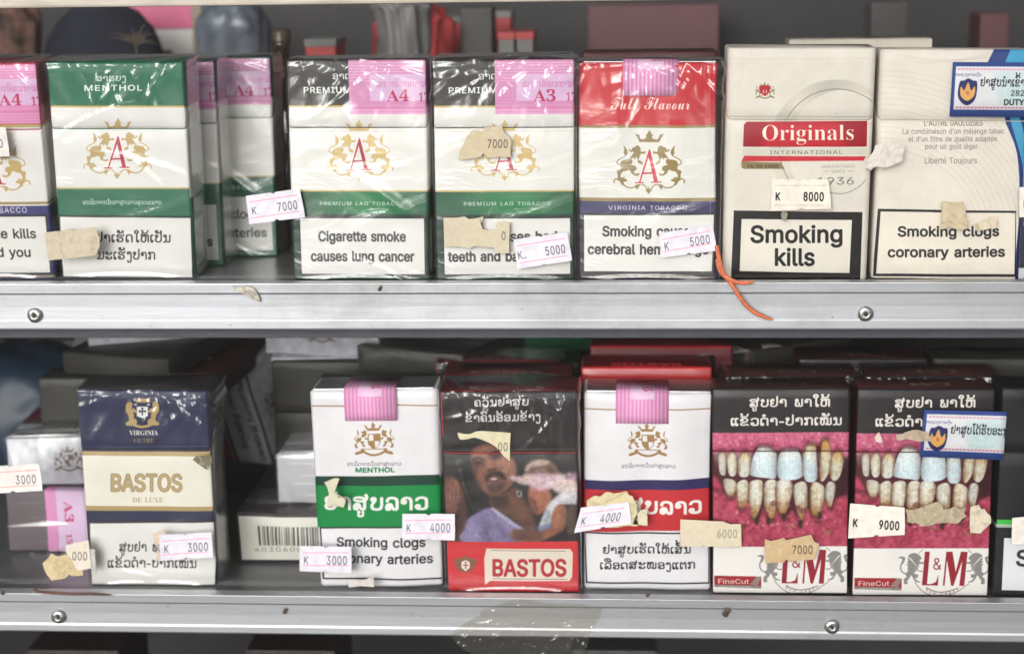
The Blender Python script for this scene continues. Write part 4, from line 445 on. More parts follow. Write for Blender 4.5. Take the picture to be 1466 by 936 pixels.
def tax_pink(a, x0, y0, x1, y1, code, num, al=.92):
    """pink excise stamp lying across a pack, face units"""
    pk = (226, 150, 196)
    a.rect(x0, y0, x1, y1, pk, al)
    for i in range(7): a.rect(x0, y0+3+i*4.2, x1, y0+4.4+i*4.2, (240, 190, 220), .55)
    for i in range(6): a.rect(x0, y1-4-i*4, x1, y1-3-i*4, (205, 100, 165), .5)
    lx = x0+(x1-x0)*.27
    a.rect(lx, y0+20, x1, y0+57, (222, 190, 222), .85)
    for i in range(60):
        x = lx+i*2.4
        if x < x1-3: a.line([(x, y0+56), (x+16 if x+16 < x1 else x1, y0+24)], .5, (190, 130, 190), .45, raw=True)
    a.text('ປິສາກດອອີກທກວ', 'L', (lx+x1)/2+6, y0+38, 19, (205, 105, 160), .75, photo=False, mirror=True, width=(x1-lx)*.95)
    a.text(code, 'S', x0+(x1-x0)*.63, y0+58, 26, (190, 40, 90), photo=False, width=32)
    a.text('.'+num, 'S', x0+(x1-x0)*.93, y0+58, 19, (190, 40, 90), photo=False, width=21)
    a.rect(x0, y0+66, x1, y0+67.5, (200, 90, 150), .7)
def tax_strip():
    """pink vertical-striped band folded over a soft pack (own little sheet: 78 x 150, lower half shows in front)"""
    a = Art(78, 130, (224, 140, 190), seed=5)
    for i in range(13): 
        a.rect(4+i*5.7, 0, 5.6+i*5.7, 130, (243, 208, 228), .8)
        for j in range(26): a.rect(3.4+i*5.7, j*5, 6.2+i*5.7, j*5+2.4, (238, 180, 212), .6)
    a.rect(19, 22, 59, 90, (222, 150, 196)); a.rect(21, 24, 57, 88, (236, 200, 224))
    for i in range(32): a.line([(21, 26+i*2.1), (57, 12+i*2.1 if 12+i*2.1 > 24 else 24)], .5, (205, 130, 185), .6, raw=True)
    a.text('A3', 'S', 40, 62, 24, (195, 50, 110), photo=False, rot=90)
    a.wear(.6); return a

def ad_green():       # menthol, green
    q = [(64,89),(263,90),(92,397),(278,397)]
    a = Art(200, 316, (228,225,221), side=80, top=80, quad=q, seed=2)
    g = (38, 104, 78)
    a.rect(0, -80, 280, 64, g)
    a.rect(0, 61.5, 200, 64, (196,168,96))
    a.rect(200, 64, 280, 66.5, (196,168,96)); a.rect(200, 196, 280, 199, (190,170,110))
    a.fill([(40,271),(300,271),(300,420),(40,420)], g); a.rect(200, 186+10, 280, 316, g)
    a.line([(50,271),(300,271)], 2.4, (196,176,110))
    a.rect(212, 232, 268, 300, (205,200,192))
    for i in range(7): a.text('ຜະລິດຈາກໃບຢາສູບ', 'L', 240, 243+i*8, 7, INK, .8, photo=False)
    a.text('ອາຣຍງ', 'L', 160, 117, 19, (225,232,222), width=44); a.text('MENTHOL', 'I', 163, 131, 11.5, (236,240,234), bold=.5, width=86, track=.1)
    a.text('ຜະລິດຈາກໃບຢາສູບລາວຄຸນນະພາບ', 'L', 176, 294, 12.5, (208,220,206), width=112)
    warn_panel(a, [(84,309),(275,310),(277,398),(88,398)], (36,50,46), bw=3)
    a.line([(50,183),(300,184)], .9, (196,190,180))
    crest_A(a, 169, 217, .112, (188,160,104), (176,44,66))
    a.text('ຢາເຮັດໃຫ້ເປັນ', 'L', 192, 347, 27, INK, bold=.5, width=108); a.text('ມະເຮັງປາກ', 'L', 182, 371, 27, INK, bold=.5, width=84)
    a.wear(.6); return a
def ad_premium(code, q, ox, t1, t2, s1, s2, edge=(38,104,70), seed=3):
    a = Art(200, 316, (228,224,219), side=80, top=80, quad=None, seed=seed)
    a.rect(0, -80, 280, 66, (58,54,52)); a.rect(0, 63.5, 280, 66, (196,168,96))
    a.rect(0, 184, 280, 316, (24,52,40)); a.rect(0, 184, 280, 186.4, (196,176,110))
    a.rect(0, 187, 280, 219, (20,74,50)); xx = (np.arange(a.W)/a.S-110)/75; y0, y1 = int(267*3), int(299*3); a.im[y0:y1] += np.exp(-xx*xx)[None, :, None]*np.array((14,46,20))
    a.text('ອາດາມ', 'L', 88, 27, 20, (232,232,228), photo=False, width=46)
    a.text('PREMIUM', 'I', 57, 46, 11.5, (240,240,236), bold=.6, photo=False, width=70, track=.08)
    a.text('PREMIUM LAO TOBACCO', 'I', 104, 206, 7.4, (200,214,200), bold=.2, photo=False, width=126, track=.12)
    a.rect(9, 222, 196, 309, (30,36,34)); a.rect(12, 225, 193, 306, (228,225,221))
    crest_A(a, 101, 130, .112, (206,176,112), (176,44,66))
    a.line([(0,100),(200,100)], .8, (200,194,184), raw=True)
    a.text(t1, 'I', 102, 258, s1, INK, bold=1.45, photo=False, width=None if not t1 else len(t1)*8.6)
    a.text(t2, 'I', 102, 287, s1, INK, bold=1.45, photo=False, width=len(t2)*8.45)
    a.rect(212, 228, 268, 304, (200,196,188))
    for i in range(8): a.text('ຜະລິດຈາກໃບຢາສູບ', 'L', 240, 238+i*8, 7, INK, .8, photo=False)
    tax_pink(a, 88, 0, 200, 76, code, '17')
    a.rect(200, 0, 280, 76, (200,140,180), .55)
    a.wear(.6); return a
def ad_red():
    q = [(829,90.5),(1032,90),(829,403),(1026,405)]
    a = Art(200, 316, (226,222,216), side=80, top=80, quad=q, seed=4)
    a.rect(0, -80, 280, 92, (196,44,52)); a.rect(0, 89, 280, 93, (150,126,78))
    a.rect(0, 197, 280, 316, (50,46,92)); a.rect(0, 194, 280, 199, (150,126,78))
    crest_A(a, 929.5, 236.5, .1175, (146,124,78), (196,38,62))
    a.text('Full Flavour', 'C', 931, 158, 31, (240,214,206), width=116)
    a.text('VIRGINIA TOBACCO', 'I', 928, 302, 8, (214,210,220), width=114, track=.1, bold=.2)
    a.fill([(831,307),(1027,307),(1023,398),(832,397)], (40,36,40)); a.fill([(836,310),(1023,310),(1019,391),(836,391)], (232,228,224))
    a.line([(831,399),(1022,400)], 2, (150,126,78))
    a.text('Smoking causes', 'I', 930, 340, 20, INK, bold=1.4, width=136); a.text('cerebral hemorrhage', 'I', 928, 366, 20, INK, bold=1.4, width=174)
    a.line([(1016,100),(1018,395)], 1, (228,190,190), .4)
    a.wear(.6); return a
def ad_originals():
    q = [(1040,68),(1258,70),(1036,400),(1240,402)]
    cr = (219,211,200)
    a = Art(214, 332, cr, side=80, top=80, quad=q, seed=6)
    c = np.array([1198., 214.])
    th = np.radians(np.linspace(-235, -30, 50)); R = 96
    P0 = c+np.c_[np.cos(th)*R, np.sin(th)*R*1.02]; wd = 4+26*np.clip(1-np.abs(np.linspace(-.55, 1.1, 50)), 0, 1)**.8
    for i in range(49):
        sh = np.array((188,182,172))+np.array((26,22,18))*math.sin(i*.19)**2
        f0, f1 = 1-wd[i]/R, 1-wd[i+1]/R
        a.fill([P0[i], P0[i+1], c+(P0[i+1]-c)*f1, c+(P0[i]-c)*f0], sh)
    a.line(c+np.c_[np.cos(th)*82, np.sin(th)*84], 1.0, (110,104,98), .9)
    a.line([(1176,276),(1205,281),(1228,272),(1240,260)], 1.0, (130,124,118), sm=4)
    a.line([(1042,169),(1252,171)], 1.1, (176,166,152)); a.line([(1042,171),(1252,173)], 1.0, (236,228,216))
    a.line([(1040,84),(1250,85)], .8, (206,194,180))
    m = [(1069,177),(1242,177),(1241,214),(1064,213),(1065,181)]
    a.fill(m, (150,26,40)); a.paint(a.mask([(1100,177),(1205,177),(1210,215),(1090,215)], 10)*a.mask(m), (190,36,50))
    a.text('Originals', 'S', 1157, 204, 36, (238,222,208), width=134, thin=.45)
    a.fill([(1063,215),(1241,216),(1240,226),(1063,226)], (206,200,186))
    a.text('INTERNATIONAL', 'I', 1155, 224, 7.4, (96,92,88), width=106, track=.12)
    a.fill([(1066,226),(1240,228),(1236,234),(1062,234)], (196,48,58))
    a.fill([(1062,234),(1118,236),(1124,245),(1066,245),(1062,243)], (140,120,86)); a.text('FILTER KINGS', 'I', 1093, 243.3, 6, (74,62,46), bold=.3, width=44)
    crest_shield(a, 1095, 133, .036, (128,118,84), cr)
    a.fill([(1087,124),(1102,124),(1102,134),(1095,140),(1087,134)], (176,40,50)); a.text('O', 'S', 1094.8, 136, 10, cr, thin=.3)
    a.text('MANUFACTURERS', 'I', 1200, 244, 6, (150,142,132), width=48); a.text('SINCE', 'I', 1200, 251, 6, (150,142,132), width=20)
    a.line([(1178,248.5),(1187,248.5)], .7, (150,142,132)); a.line([(1213,248.5),(1222,248.5)], .7, (150,142,132))
    a.text('1936', 'I', 1196, 268, 15, (112,106,100), width=56)
    a.fill([(1052,304),(1234,307),(1230,403),(1049,400)], (40,36,36)); a.fill([(1063,316),(1219,318),(1215,392),(1061,389)], (226,218,206))
    a.text('Smoking', 'I', 1141, 349, 33, (38,36,38), bold=1.9, width=132); a.text('kills', 'I', 1138, 381, 33, (38,36,38), bold=1.9, width=58)
    a.wear(1.2); return a
def ad_back():
    q = [(1262,71),(1480,72),(1247,400),(1463,404)]
    cr = (219,210,199)
    a = Art(216, 330, cr, side=80, top=80, quad=q, seed=7)
    for i in range(15):
        r = 132+i*8; th = np.radians(np.linspace(-100-i*.6, -12, 30)); a.line(np.c_[1265+np.cos(th)*r*1.05, 345+np.sin(th)*r], .8, (196,186,176), .7)
    for i in range(10): a.line([(1268+i*10,74+i*2),(1330+i*9,92-i),(1425,74+i*1.5)], .7, (200,190,180), .6, sm=5)
    a.fill([(1424,72),(1480,72),(1480,96),(1412,96)], (38,58,120)); a.fill([(1448,72),(1480,72),(1480,92),(1440,90)], (62,150,190))
    a.fill(smooth([(1440,168),(1470,168),(1480,240),(1480,404),(1456,404),(1462,300),(1458,220)], 4), (36,56,116)); a.fill(smooth([(1447,166),(1462,170),(1476,240),(1474,300),(1466,235)], 4), (70,150,190))
    T = (120,112,104)
    a.text("L'AUTRE GAULOISES", 'I', 1366, 180, 10.5, T, bold=.35, width=85)
    a.text("La combinaison d'un mélange tabac", 'I', 1366, 191.5, 10.5, T, width=147, bold=.15); a.text("et d'un filtre de qualité adaptée", 'I', 1365, 202.5, 10.5, T, width=128, bold=.15)
    a.text('pour un goût léger.', 'I', 1364, 213, 10.5, T, width=78, bold=.15); a.text('Liberté Toujours', 'I', 1362, 234, 12.5, T, width=76, bold=.1)
    a.fill([(1257,299),(1457,303),(1457,399),(1249,397)], (40,38,42)); a.fill([(1261,303),(1456,306),(1455,395),(1254,393)], (226,216,202))
    a.text('Smoking clogs', 'I', 1359, 339, 20, INK, bold=1.4, width=148); a.text('coronary arteries', 'I', 1356, 369, 20, INK, bold=1.4, width=171)
    a.wear(1.2); return a
def official_stamp(blue, txt, l2=None, l3=None, w=150, h=77):
    """blue edged duty stamp with an oval emblem"""
    a = Art(w, h, (56,76,138), seed=8)
    a.rect(5, 6, w, h-10, (214,212,216)); 
    for i in range(26): a.rect(8+i*5.4, 9, 12+i*5.4, 11, (214,110,150), .7); a.rect(8+i*5.4, h-14, 12+i*5.4, h-12, (206,80,120), .8)
    c = a.mask([(60,14),(w,10),(w,h-16),(70,h-16)], 5, raw=True); a.paint(c*.55, (176,204,206))
    for i in range(24):
        t = i*math.tau/24; a.line([(w*.72+math.cos(t)*5, h*.55+math.sin(t)*4), (w*.72+math.cos(t+.5)*26, h*.55+math.sin(t+.5)*17)], .5, (130,180,170), .6, raw=True)
    for r in (26, 21): a.line([(w*.72+math.cos(t*.2)*r, h*.55+math.sin(t*.2)*r*.66) for t in range(32)], .5, (120,170,160), .6, raw=True)
    a.text('ກະຊວງການເງິນ', 'L', 24, 19.5, 8, (60,70,120), photo=False, width=38)
    e = smooth([(12,28),(18,26),(24,23),(31,26),(37,28),(37,46),(33,56),(24,61),(15,56),(10,46)], 4)
    a.fill(e, (44,48,96), raw=True); a.fill(smooth([(14,34),(19,40),(24,28),(29,40),(34,34),(34,47),(24,55),(14,47)], 3), (214,160,90), raw=True)
    a.fill(smooth([(21,42),(24,40),(27,44),(24,47)], 3), (200,110,90), raw=True); a.line([(14,50),(24,56),(34,50)], 2.2, (30,36,80), sm=3, raw=True)
    a.text(txt, 'L', 42, 34, 25, (40,40,46), photo=False, bold=.3, anchor='l', xs=.72)
    if l2: a.text(l2, 'I', 86, 47, 11, INK, photo=False, bold=.4, anchor='l')
    if l3: a.text(l3, 'I', 77, 60, 11, INK, photo=False, bold=.9, anchor='l')
    a.wear(.8); return a
def ad_bastos_blue():
    q = [(107,558),(299,559),(132,836),(309,838)]
    a = Art(200, 316, (38,40,72), side=80, top=80, quad=q, seed=9)
    a.rect(0, -80, 280, 0, (70,66,64)); a.rect(200, 0, 280, 90, (46,48,78)); a.rect(200, 90, 280, 200, (120,116,112)); a.rect(200, 200, 280, 316, (46,48,78))
    g = (176,150,100)
    a.fill([(100,649),(316,649),(316,734),(100,734)], g); a.fill([(100,655),(316,656),(316,728),(100,727)], (232,225,212))
    a.line([(118,643),(303,641)], 1, (88,90,128))
    a.text('BASTOS', 'I', 210, 706, 34, (140,118,76), width=104, bold=3.0); a.text('BASTOS', 'I', 210, 706, 34, (186,162,114), width=104, bold=.5)
    a.text('DE LUXE', 'S', 212, 722, 11, g, width=44)
    a.text('VIRGINIA', 'S', 206, 625, 11, (226,222,216), width=41); a.text('FILTRE', 'S', 206, 636, 9.5, (130,116,84), width=30)
    for sg in (1, -1):
        f = lambda L: [(204+sg*x, y) for x, y in L]
        for L in ([(-23,578),(-15,577),(-15,588),(-12,596),(-14,604),(-8,610),(-22,611),(-24,607),(-19,603),(-21,594),(-24,590)], [(-13,585),(-8,590),(-10,592),(-15,590)], [(-15,600),(-9,602),(-8,608),(-14,607)]):
            a.fill(smooth(f(L), 4), g)
    a.fill([(192,569),(197,572),(204,570),(211,572),(216,569),(213,577),(195,577)], g); a.line([(191,610),(204,613),(217,610)], 4, g, sm=3)
    a.fill([(196,583),(212,583),(212,597),(204,600),(196,597)], (228,224,220))
    a.line([(204,585),(204,596)], 2, (38,40,72)); a.line([(199,590),(209,590)], 2, (38,40,72))
    for p in ((204,586),(200,590),(208,590)): a.fill([(p[0]+math.cos(t)*1.8, p[1]+math.sin(t)*1.8) for t in np.arange(8)*.785], (38,40,72))
    a.line([(192,580),(196,580)], 2.4, (205,200,190)); a.line([(211,580),(215,580)], 2.4, (205,200,190))
    warn_panel(a, [(126,748),(314,746),(309,840),(130,840)], (44,42,48), bw=4)
    a.text('ສູບຢາ ພາໃຫ້', 'L', 214, 791, 26, INK, bold=.4, width=84); a.text('ແຂ້ວດຳ-ປາກເໝັນ', 'L', 219, 813, 26, INK, bold=.4, width=126)
    a.rect(208, 214, 280, 308, (150,148,146), .8)
    for i in range(9): a.text('ຜະລິດຈາກໃບຢາສູບລາວ', 'L', 244, 226+i*9, 7, (90,90,92), .6, photo=False)
    a.wear(.6); return a
def ad_soft(green):
    if green: q = [(441,558),(627,557),(461,840),(635,838)]; C = (24,132,68); D = (28,62,50); ox, oy = 0, 0
    else: q = [(832,561),(1025,562),(836,842),(1018,846)]; C = (190,50,56); D = (50,44,88); ox, oy = 391.5, 2
    a = Art(194, 300, (226,222,226), side=80, top=80, quad=q, seed=10+green)
    L = lambda y, x0=430, x1=650: [(x0+ox, y+oy), (x1+ox, y+oy)]
    a.line(L(581) if green else L(584), 1.8, (160,122,86))
    crest_shield(a, 536.5+ox*.998, 633+oy*0+(1 if not green else 0), .072, (158,122,76))
    a.text('ຜະລິດຈາກໃບຢາສູບລາວ', 'L', 537+ox, 668+oy, 11.5, (110,106,110), width=78)
    if green: a.text('MENTHOL', 'I', 538, 677, 9, (24,120,70), bold=.9, width=57)
    dy = 0 if green else 5
    a.fill([(430+ox,684+dy),(660+ox,681+dy),(660+ox,697+dy),(430+ox,697+dy)], D)
    a.fill([(430+ox,697+dy),(660+ox,696+dy),(660+ox,753+dy),(430+ox,757+dy)], C)
    a.text('ຢາສູບລາວ', 'L', 541+ox, 731+dy, 46, (232,228,224), width=150, bold=1.3)
    if green: P = [(459,756),(636,753),(634,829),(464,829)]
    else: P = [(836,762),(1017,762),(1016,836),(840,834)]
    warn_panel(a, P, (44,44,48), (226,223,226), 2.2)
    if green: a.text('Smoking clogs', 'I', 546, 783, 18, INK, bold=1.1, width=126); a.text('coronary arteries', 'I', 546, 806, 18, INK, bold=1.1, width=146)
    else: a.text('ຢາສູບເຮັດໃຫ້ເສັ້ນ', 'L', 927, 792, 24, INK, bold=.4, width=126); a.text('ເລືອດສະໝອງແຕກ', 'L', 928, 814, 24, INK, bold=.4, width=136)
    a.rect(194, 0, 274, 300, (206,202,206)); a.rect(194, 132, 274, 210, C)
    a.wear(.9); return a
def tooth(a, L, tip=(206,222,228), root=(206,176,110), up=True, br=0, stain=(150,92,44)):
    P = smooth(L, 5); p = a.P(P); m = a.mask([p], .55, raw=True)
    a.paint(a.mask([p+[0, -1.5 if up else 1.5]], 3.2, raw=True)*.7, (58,22,28))
    x0, x1, y0, y1 = p[:, 0].min(), p[:, 0].max(), p[:, 1].min(), p[:, 1].max()
    yy = (np.arange(a.H)/a.S-a.top-y0)/(y1-y0); xx = (np.arange(a.W)/a.S-x0)/(x1-x0)*2-1
    t = np.clip(yy if up else 1-yy, 0, 1)[:, None]; X = xx[None]
    n = vnoise(a.H, a.W, 12, a.rng); f = vnoise(a.H, a.W, 5, a.rng); v = vnoise(1, a.W, 5, a.rng)
    k = np.clip((t-.16+.35*(n-.5)+.12*(v-.5))*2.4, 0, 1)[..., None]
    col = np.asarray(root)*(1-k)+np.asarray(tip)*k
    e = np.clip(np.abs(X)*1.15-.45, 0, 1)**1.5                         # stain gathers along the sides and the root
    s = np.clip(br*(1.5*e+1.2*np.clip(.45-t, 0, 1)+.8*(n-.5)), 0, .85)[..., None]
    col = col*(1-s)+np.asarray(stain)*s
    sh = (1.02-.34*np.clip(np.abs(X), 0, 1)**2.6-.10*(t < .12)+.05*(f-.5)+.06*(v-.5))[..., None]
    m = m[..., None]; a.im = a.im*(1-m)+np.clip(col*sh, 0, 255)*m
TEETH_UP = [[(1029,645),(1035,640),(1040,650),(1042,672),(1038,682),(1031,676)],
 [(1042,643),(1050,640),(1056,650),(1057,676),(1050,682),(1043,676)],
 [(1059,645),(1069,640),(1077,648),(1076,676),(1068,685),(1058,678)],
 [(1090,638),(1103,633),(1112,645),(1113,683),(1100,686),(1077,682),(1075,672),(1081,652)],
 [(1124,640),(1138,637),(1147,650),(1152,680),(1140,688),(1116,686),(1114,660)],
 [(1152,632),(1168,630),(1171,655),(1172,686),(1160,692),(1152,684),(1151,655)],
 [(1178,628),(1192,624),(1195,650),(1188,680),(1178,692),(1174,680),(1176,650)],
 [(1196,645),(1208,640),(1210,660),(1204,684),(1195,690),(1189,678)]]
TEETH_LO = [[(1038,688),(1052,688),(1056,700),(1052,718),(1044,722),(1039,708)],
 [(1058,692),(1068,688),(1074,698),(1070,728),(1062,738),(1054,728),(1056,706)],
 [(1076,690),(1094,688),(1092,720),(1086,752),(1080,754),(1076,730),(1072,705)],
 [(1095,692),(1113,690),(1114,716),(1110,750),(1103,754),(1096,728)],
 [(1116,690),(1130,688),(1136,700),(1128,735),(1122,748),(1116,735),(1113,708)],
 [(1138,696),(1156,692),(1156,724),(1152,758),(1144,752),(1138,726)],
 [(1162,696),(1172,692),(1183,702),(1182,726),(1172,750),(1164,744),(1159,722)],
 [(1186,694),(1195,692),(1198,704),(1194,735),(1188,738),(1184,714)]]
def ad_teeth(seed=12):
    q = [(1021,559),(1217,560),(1019,855),(1218,857)]
    a = Art(198, 300, (38,34,36), side=80, top=80, quad=q, seed=seed)
    a.rect(198, -80, 278, 300, (60,22,26)); a.rect(0, -80, 198, 0, (74,44,42)); a.rect(0, -80, 198, -70, (60,34,34))
    a.text('LM', 'S', 110, -44, 34, (150,132,120), .55, photo=False, width=66, rot=180)
    a.rect(0, -2.5, 198, 0, (110,46,46), .8)
    a.text('ສູບຢາ ພາໃຫ້', 'L', 1133, 585, 27, (222,214,208), bold=.6, width=116); a.text('ແຂ້ວດຳ-ປາກເໝັນ', 'L', 1128, 611, 27, (222,214,208), bold=.6, width=160)
    pic = a.mask([(1021,621),(1218,621),(1218,785),(1021,785)])
    bg = a.im.copy(); a.paint(pic, (140,44,66)); g = a.rng
    n = vnoise(a.H, a.W, 44, g)*.6+vnoise(a.H, a.W, 15, g)*.4; a.paint(pic*np.clip(n*1.9-.5, 0, 1), (188,88,114))
    a.soft([(1020,618),(1220,618),(1220,652),(1196,640),(1172,634),(1138,640),(1104,634),(1070,642),(1046,644),(1020,650)], (196,98,130), 3, .9)
    a.soft([(1028,652),(1200,646),(1210,700),(1192,744),(1150,738),(1120,744),(1080,744),(1044,724),(1030,700)], (66,20,28), 5, .95)
    a.soft([(1194,640),(1220,630),(1220,724),(1204,716)], (48,16,26), 4, .9)
    a.soft([(1020,690),(1032,694),(1046,728),(1066,748),(1096,756),(1130,756),(1160,752),(1186,742),(1206,716),(1220,714),(1220,790),(1020,790)], (176,56,86), 3.5, .95)
    a.soft([(1060,758),(1100,754),(1150,760),(1180,752),(1170,778),(1110,784),(1070,780)], (206,66,74), 5, .7)
    a.soft([(1022,750),(1060,772),(1120,782),(1218,770),(1218,790),(1020,790)], (150,44,76), 4, .6)
    tu = [(186,184,176),(206,202,190),(204,204,196),(200,214,220),(198,214,222),(190,204,214),(196,190,170),(190,188,172)]
    for i, L in enumerate(TEETH_LO):
        mx_ = np.mean([p[0] for p in L]); tl = g.normal()*.05; L = [(x+(y-690)*tl+g.normal()*.9, 690+(y-690)*(1-.18*g.random())+g.normal()*.8) for x, y in L]
        tooth(a, L, [(196,192,180),(204,200,184),(210,208,198),(206,202,190),(210,206,196),(200,198,186),(206,200,182),(186,188,186)][i], (150,112,74), up=False, br=(.5,.6,.75,.7,.8,.6,.7,.5)[i])
    for i, L in enumerate(TEETH_UP):
        L = [(x+g.normal()*.4, y+g.normal()*.6) for x, y in L]
        tooth(a, L, tu[i], [(176,160,140),(190,170,136),(190,160,116),(206,206,200),(204,206,204),(196,170,120),(196,152,90),(190,146,84)][i], br=(.5,.5,.7,.1,.08,.35,.8,.9)[i])
    def gum(rows, sg, cover, dip, base):
        rows = sorted(rows, key=lambda L: np.mean([p[0] for p in L])); E = []
        for i, L in enumerate(rows):
            xs, ys = [p[0] for p in L], [p[1] for p in L]; cx = np.mean(xs); tip = min(ys) if sg > 0 else max(ys)
            if i == 0: E.append((min(xs)-4, tip+sg*dip*.7))
            E.append((cx-(max(xs)-min(xs))*.22, tip+sg*cover*1.3)); E.append((cx+(max(xs)-min(xs))*.22, tip+sg*cover*1.2))
            nx = rows[i+1] if i+1 < len(rows) else None
            gx = (max(xs)+min(p[0] for p in nx))/2 if nx else max(xs)+4; t2 = tip if nx is None else (tip+(min if sg > 0 else max)(p[1] for p in nx))/2
            E.append((gx, t2+sg*(dip+g.normal()*2)))
        poly = [(1000, base), (1000, E[0][1])]+E+[(1240, E[-1][1]-sg*4), (1240, base)]
        m = a.mask(smooth(poly, 4), 1.0)*pic; sh = a.mask(smooth([(x, y+sg*3) for x, y in poly], 4), 2.4)*pic
        a.paint(np.clip(sh-m, 0, 1)*.6, (60, 16, 24))
        nn = vnoise(a.H, a.W, 18, g)*.6+vnoise(a.H, a.W, 7, g)*.4; c0, c1 = ((168,70,98), (206,112,142)) if sg > 0 else ((142,46,66), (184,78,102))
        edge = np.clip(a.mask(smooth([(x, y-sg*4) for x, y in poly], 4), 3.0), 0, 1)
        col = np.asarray(c0, np.float32)+(np.asarray(c1, np.float32)-np.asarray(c0, np.float32))*np.clip(nn*1.6-.3, 0, 1)[..., None]
        col = col*(.72+.3*edge)[..., None]; a.im = a.im*(1-m[..., None])+col*m[..., None]
    gum(TEETH_UP, 1, 6, 17, 600); gum([L for L in TEETH_LO], -1, 7, 24, 800)
    for x, y in ((1033,637),(1042,640),(1058,640),(1077,638),(1114,632),(1150,630),(1174,626),(1196,630),(1208,634)):      # gum tips between the upper teeth
        a.soft([(x-2,y-4),(x+1,y-4),(x,y+2)], (226,160,180), .8, .6, 2)
    for x, y in ((1056,734),(1072,748),(1094,752),(1115,750),(1136,752),(1157,750),(1184,742)):
        a.soft([(x-2,y+3),(x+2,y+3),(x,y-2)], (232,176,186), .7, .5, 2)
    for p in ((1176,741),(1101,748),(1124,743),(1085,748),(1148,753)): a.soft([(p[0]-3,p[1]-6),(p[0]+3,p[1]-5),(p[0]+2,p[1]+5),(p[0]-2,p[1]+4)], (46,28,24), 1.2, .85, 2)
    for _ in range(26):       # wet glints
        x, y = 1030+g.random()*180, (744+g.random()*24) if g.random() < .6 else (622+g.random()*14); a.soft([(x-1.6,y-.6),(x+1.6,y-.7),(x+1.2,y+.8),(x-1.2,y+.7)], (236,206,210), .6, .7*g.random(), 2)
    for x, y in ((1094,652),(1128,654),(1160,650),(1086,664)): a.soft([(x-2,y-7),(x+2,y-7),(x+1,y+8),(x-2,y+8)], (226,234,238), 1.6, .5, 3)
    for _ in range(22):       # calculus and inflamed spots along the lower gum
        x, y = 1040+g.random()*155, 722+g.random()*42; r_ = 2+g.random()*5
        a.soft([(x+math.cos(u)*r_*(.6+.8*g.random()), y+math.sin(u)*r_*.7) for u in np.arange(6)*1.05], [(120,28,40),(206,100,116),(88,30,34),(150,112,78)][int(g.random()*4)], 1.4, .55, 3)
    q = a.im+(a.blur(a.im, .8)-a.im)*.8
    q *= (1+.10*(vnoise(a.H, a.W, 3, g)-.5)+.10*(vnoise(a.H, a.W, 8, g)-.5))[..., None]; a.im = q
    a.im = bg*(1-pic[..., None])+a.im*pic[..., None]
    a.fill([(1021,785),(1218,785),(1218,854),(1020,853)], (226,221,217))
    a.fill([(1022,828),(1091,829),(1091,846),(1022,845)], (150,36,44)); a.fill([(1022,841),(1091,843),(1091,847),(1022,845)], (130,122,118))
    a.fill([(1074,841),(1084,829),(1091,829),(1086,843)], (140,120,116)); a.text('FineCut', 'I', 1050, 840, 10, (226,214,206), width=46, bold=.15); a.text('SELECTED', 'I', 1052, 845.6, 3, (210,204,200), width=48)
    # red monogram between two grey lions inside a ring
    X = lambda L: [(1064.5+x/8.62, 777+y/8.62) for x, y in L]
    R = (140,34,48); Gy = (132,128,126)
    a.fill(X([(510,110),(572,112),(548,520),(600,522),(660,495),(688,400),(688,540),(485,536)]), R)
    a.fill(X([(778,112),(855,112),(905,370),(962,112),(1045,115),(1018,545),(955,542),(982,225),(880,545),(852,542),(790,215),(770,540),(748,540)]), R)
    a.text('&', 'I', *X([(668,338)])[0], 24, R, width=13.5)
    for sg in (1, -1):
        F = lambda L: X([(765+sg*(x-765), y) for x, y in L])
        a.fill(smooth(F([(310,150),(350,130),(400,130),(440,155),(475,200),(445,215),(455,235),(430,245),(495,240),(495,262),(440,270),(440,310),(395,270),(330,190),(300,180)]), 3), Gy)
        for o in (0, 36, 72): a.line(F([(300-o*.1,195+o),(360,262+o),(425-o*.5,325+o*.7)]), 2.9, Gy, sm=3)
        a.fill(smooth(F([(300,300),(350,340),(385,390),(430,400),(428,440),(395,445),(430,480),(465,490),(455,502),(395,485),(350,410),(330,440),(300,480),(305,515),(260,520),(258,455),(290,430),(268,390),(300,360)]), 3), Gy)
        a.line(F([(415,330),(440,355),(490,358)]), 1.6, Gy, sm=3); a.line(F([(280,395),(225,360),(210,290),(245,225),(235,190)]), 2.0, Gy, sm=4)
        a.fill(smooth(F([(175,188),(215,172),(260,180),(262,215),(235,270),(215,250),(230,205)]), 3), Gy)
        a.line(F([(435,130),(485,85)]), .9, (110,90,88))
    a.line(X([(395,495),(450,570),(540,640),(660,675),(780,672),(890,640),(990,580),(1080,515)]), .9, (110,90,88), sm=4)
    a.line(X([(540,565),(620,605),(720,625),(830,610),(950,570)]), 1.3, (120,100,98), sm=4)
    for i, ch in enumerate('RED LABEL'):
        t = (i-4)/4; x, y = X([(745+t*200, 662-48*t*t)])[0]
        if ch != ' ': a.text(ch, 'I', x, y, 6, (110,92,90), rot=-16*t)
    a.wear(.5); return a
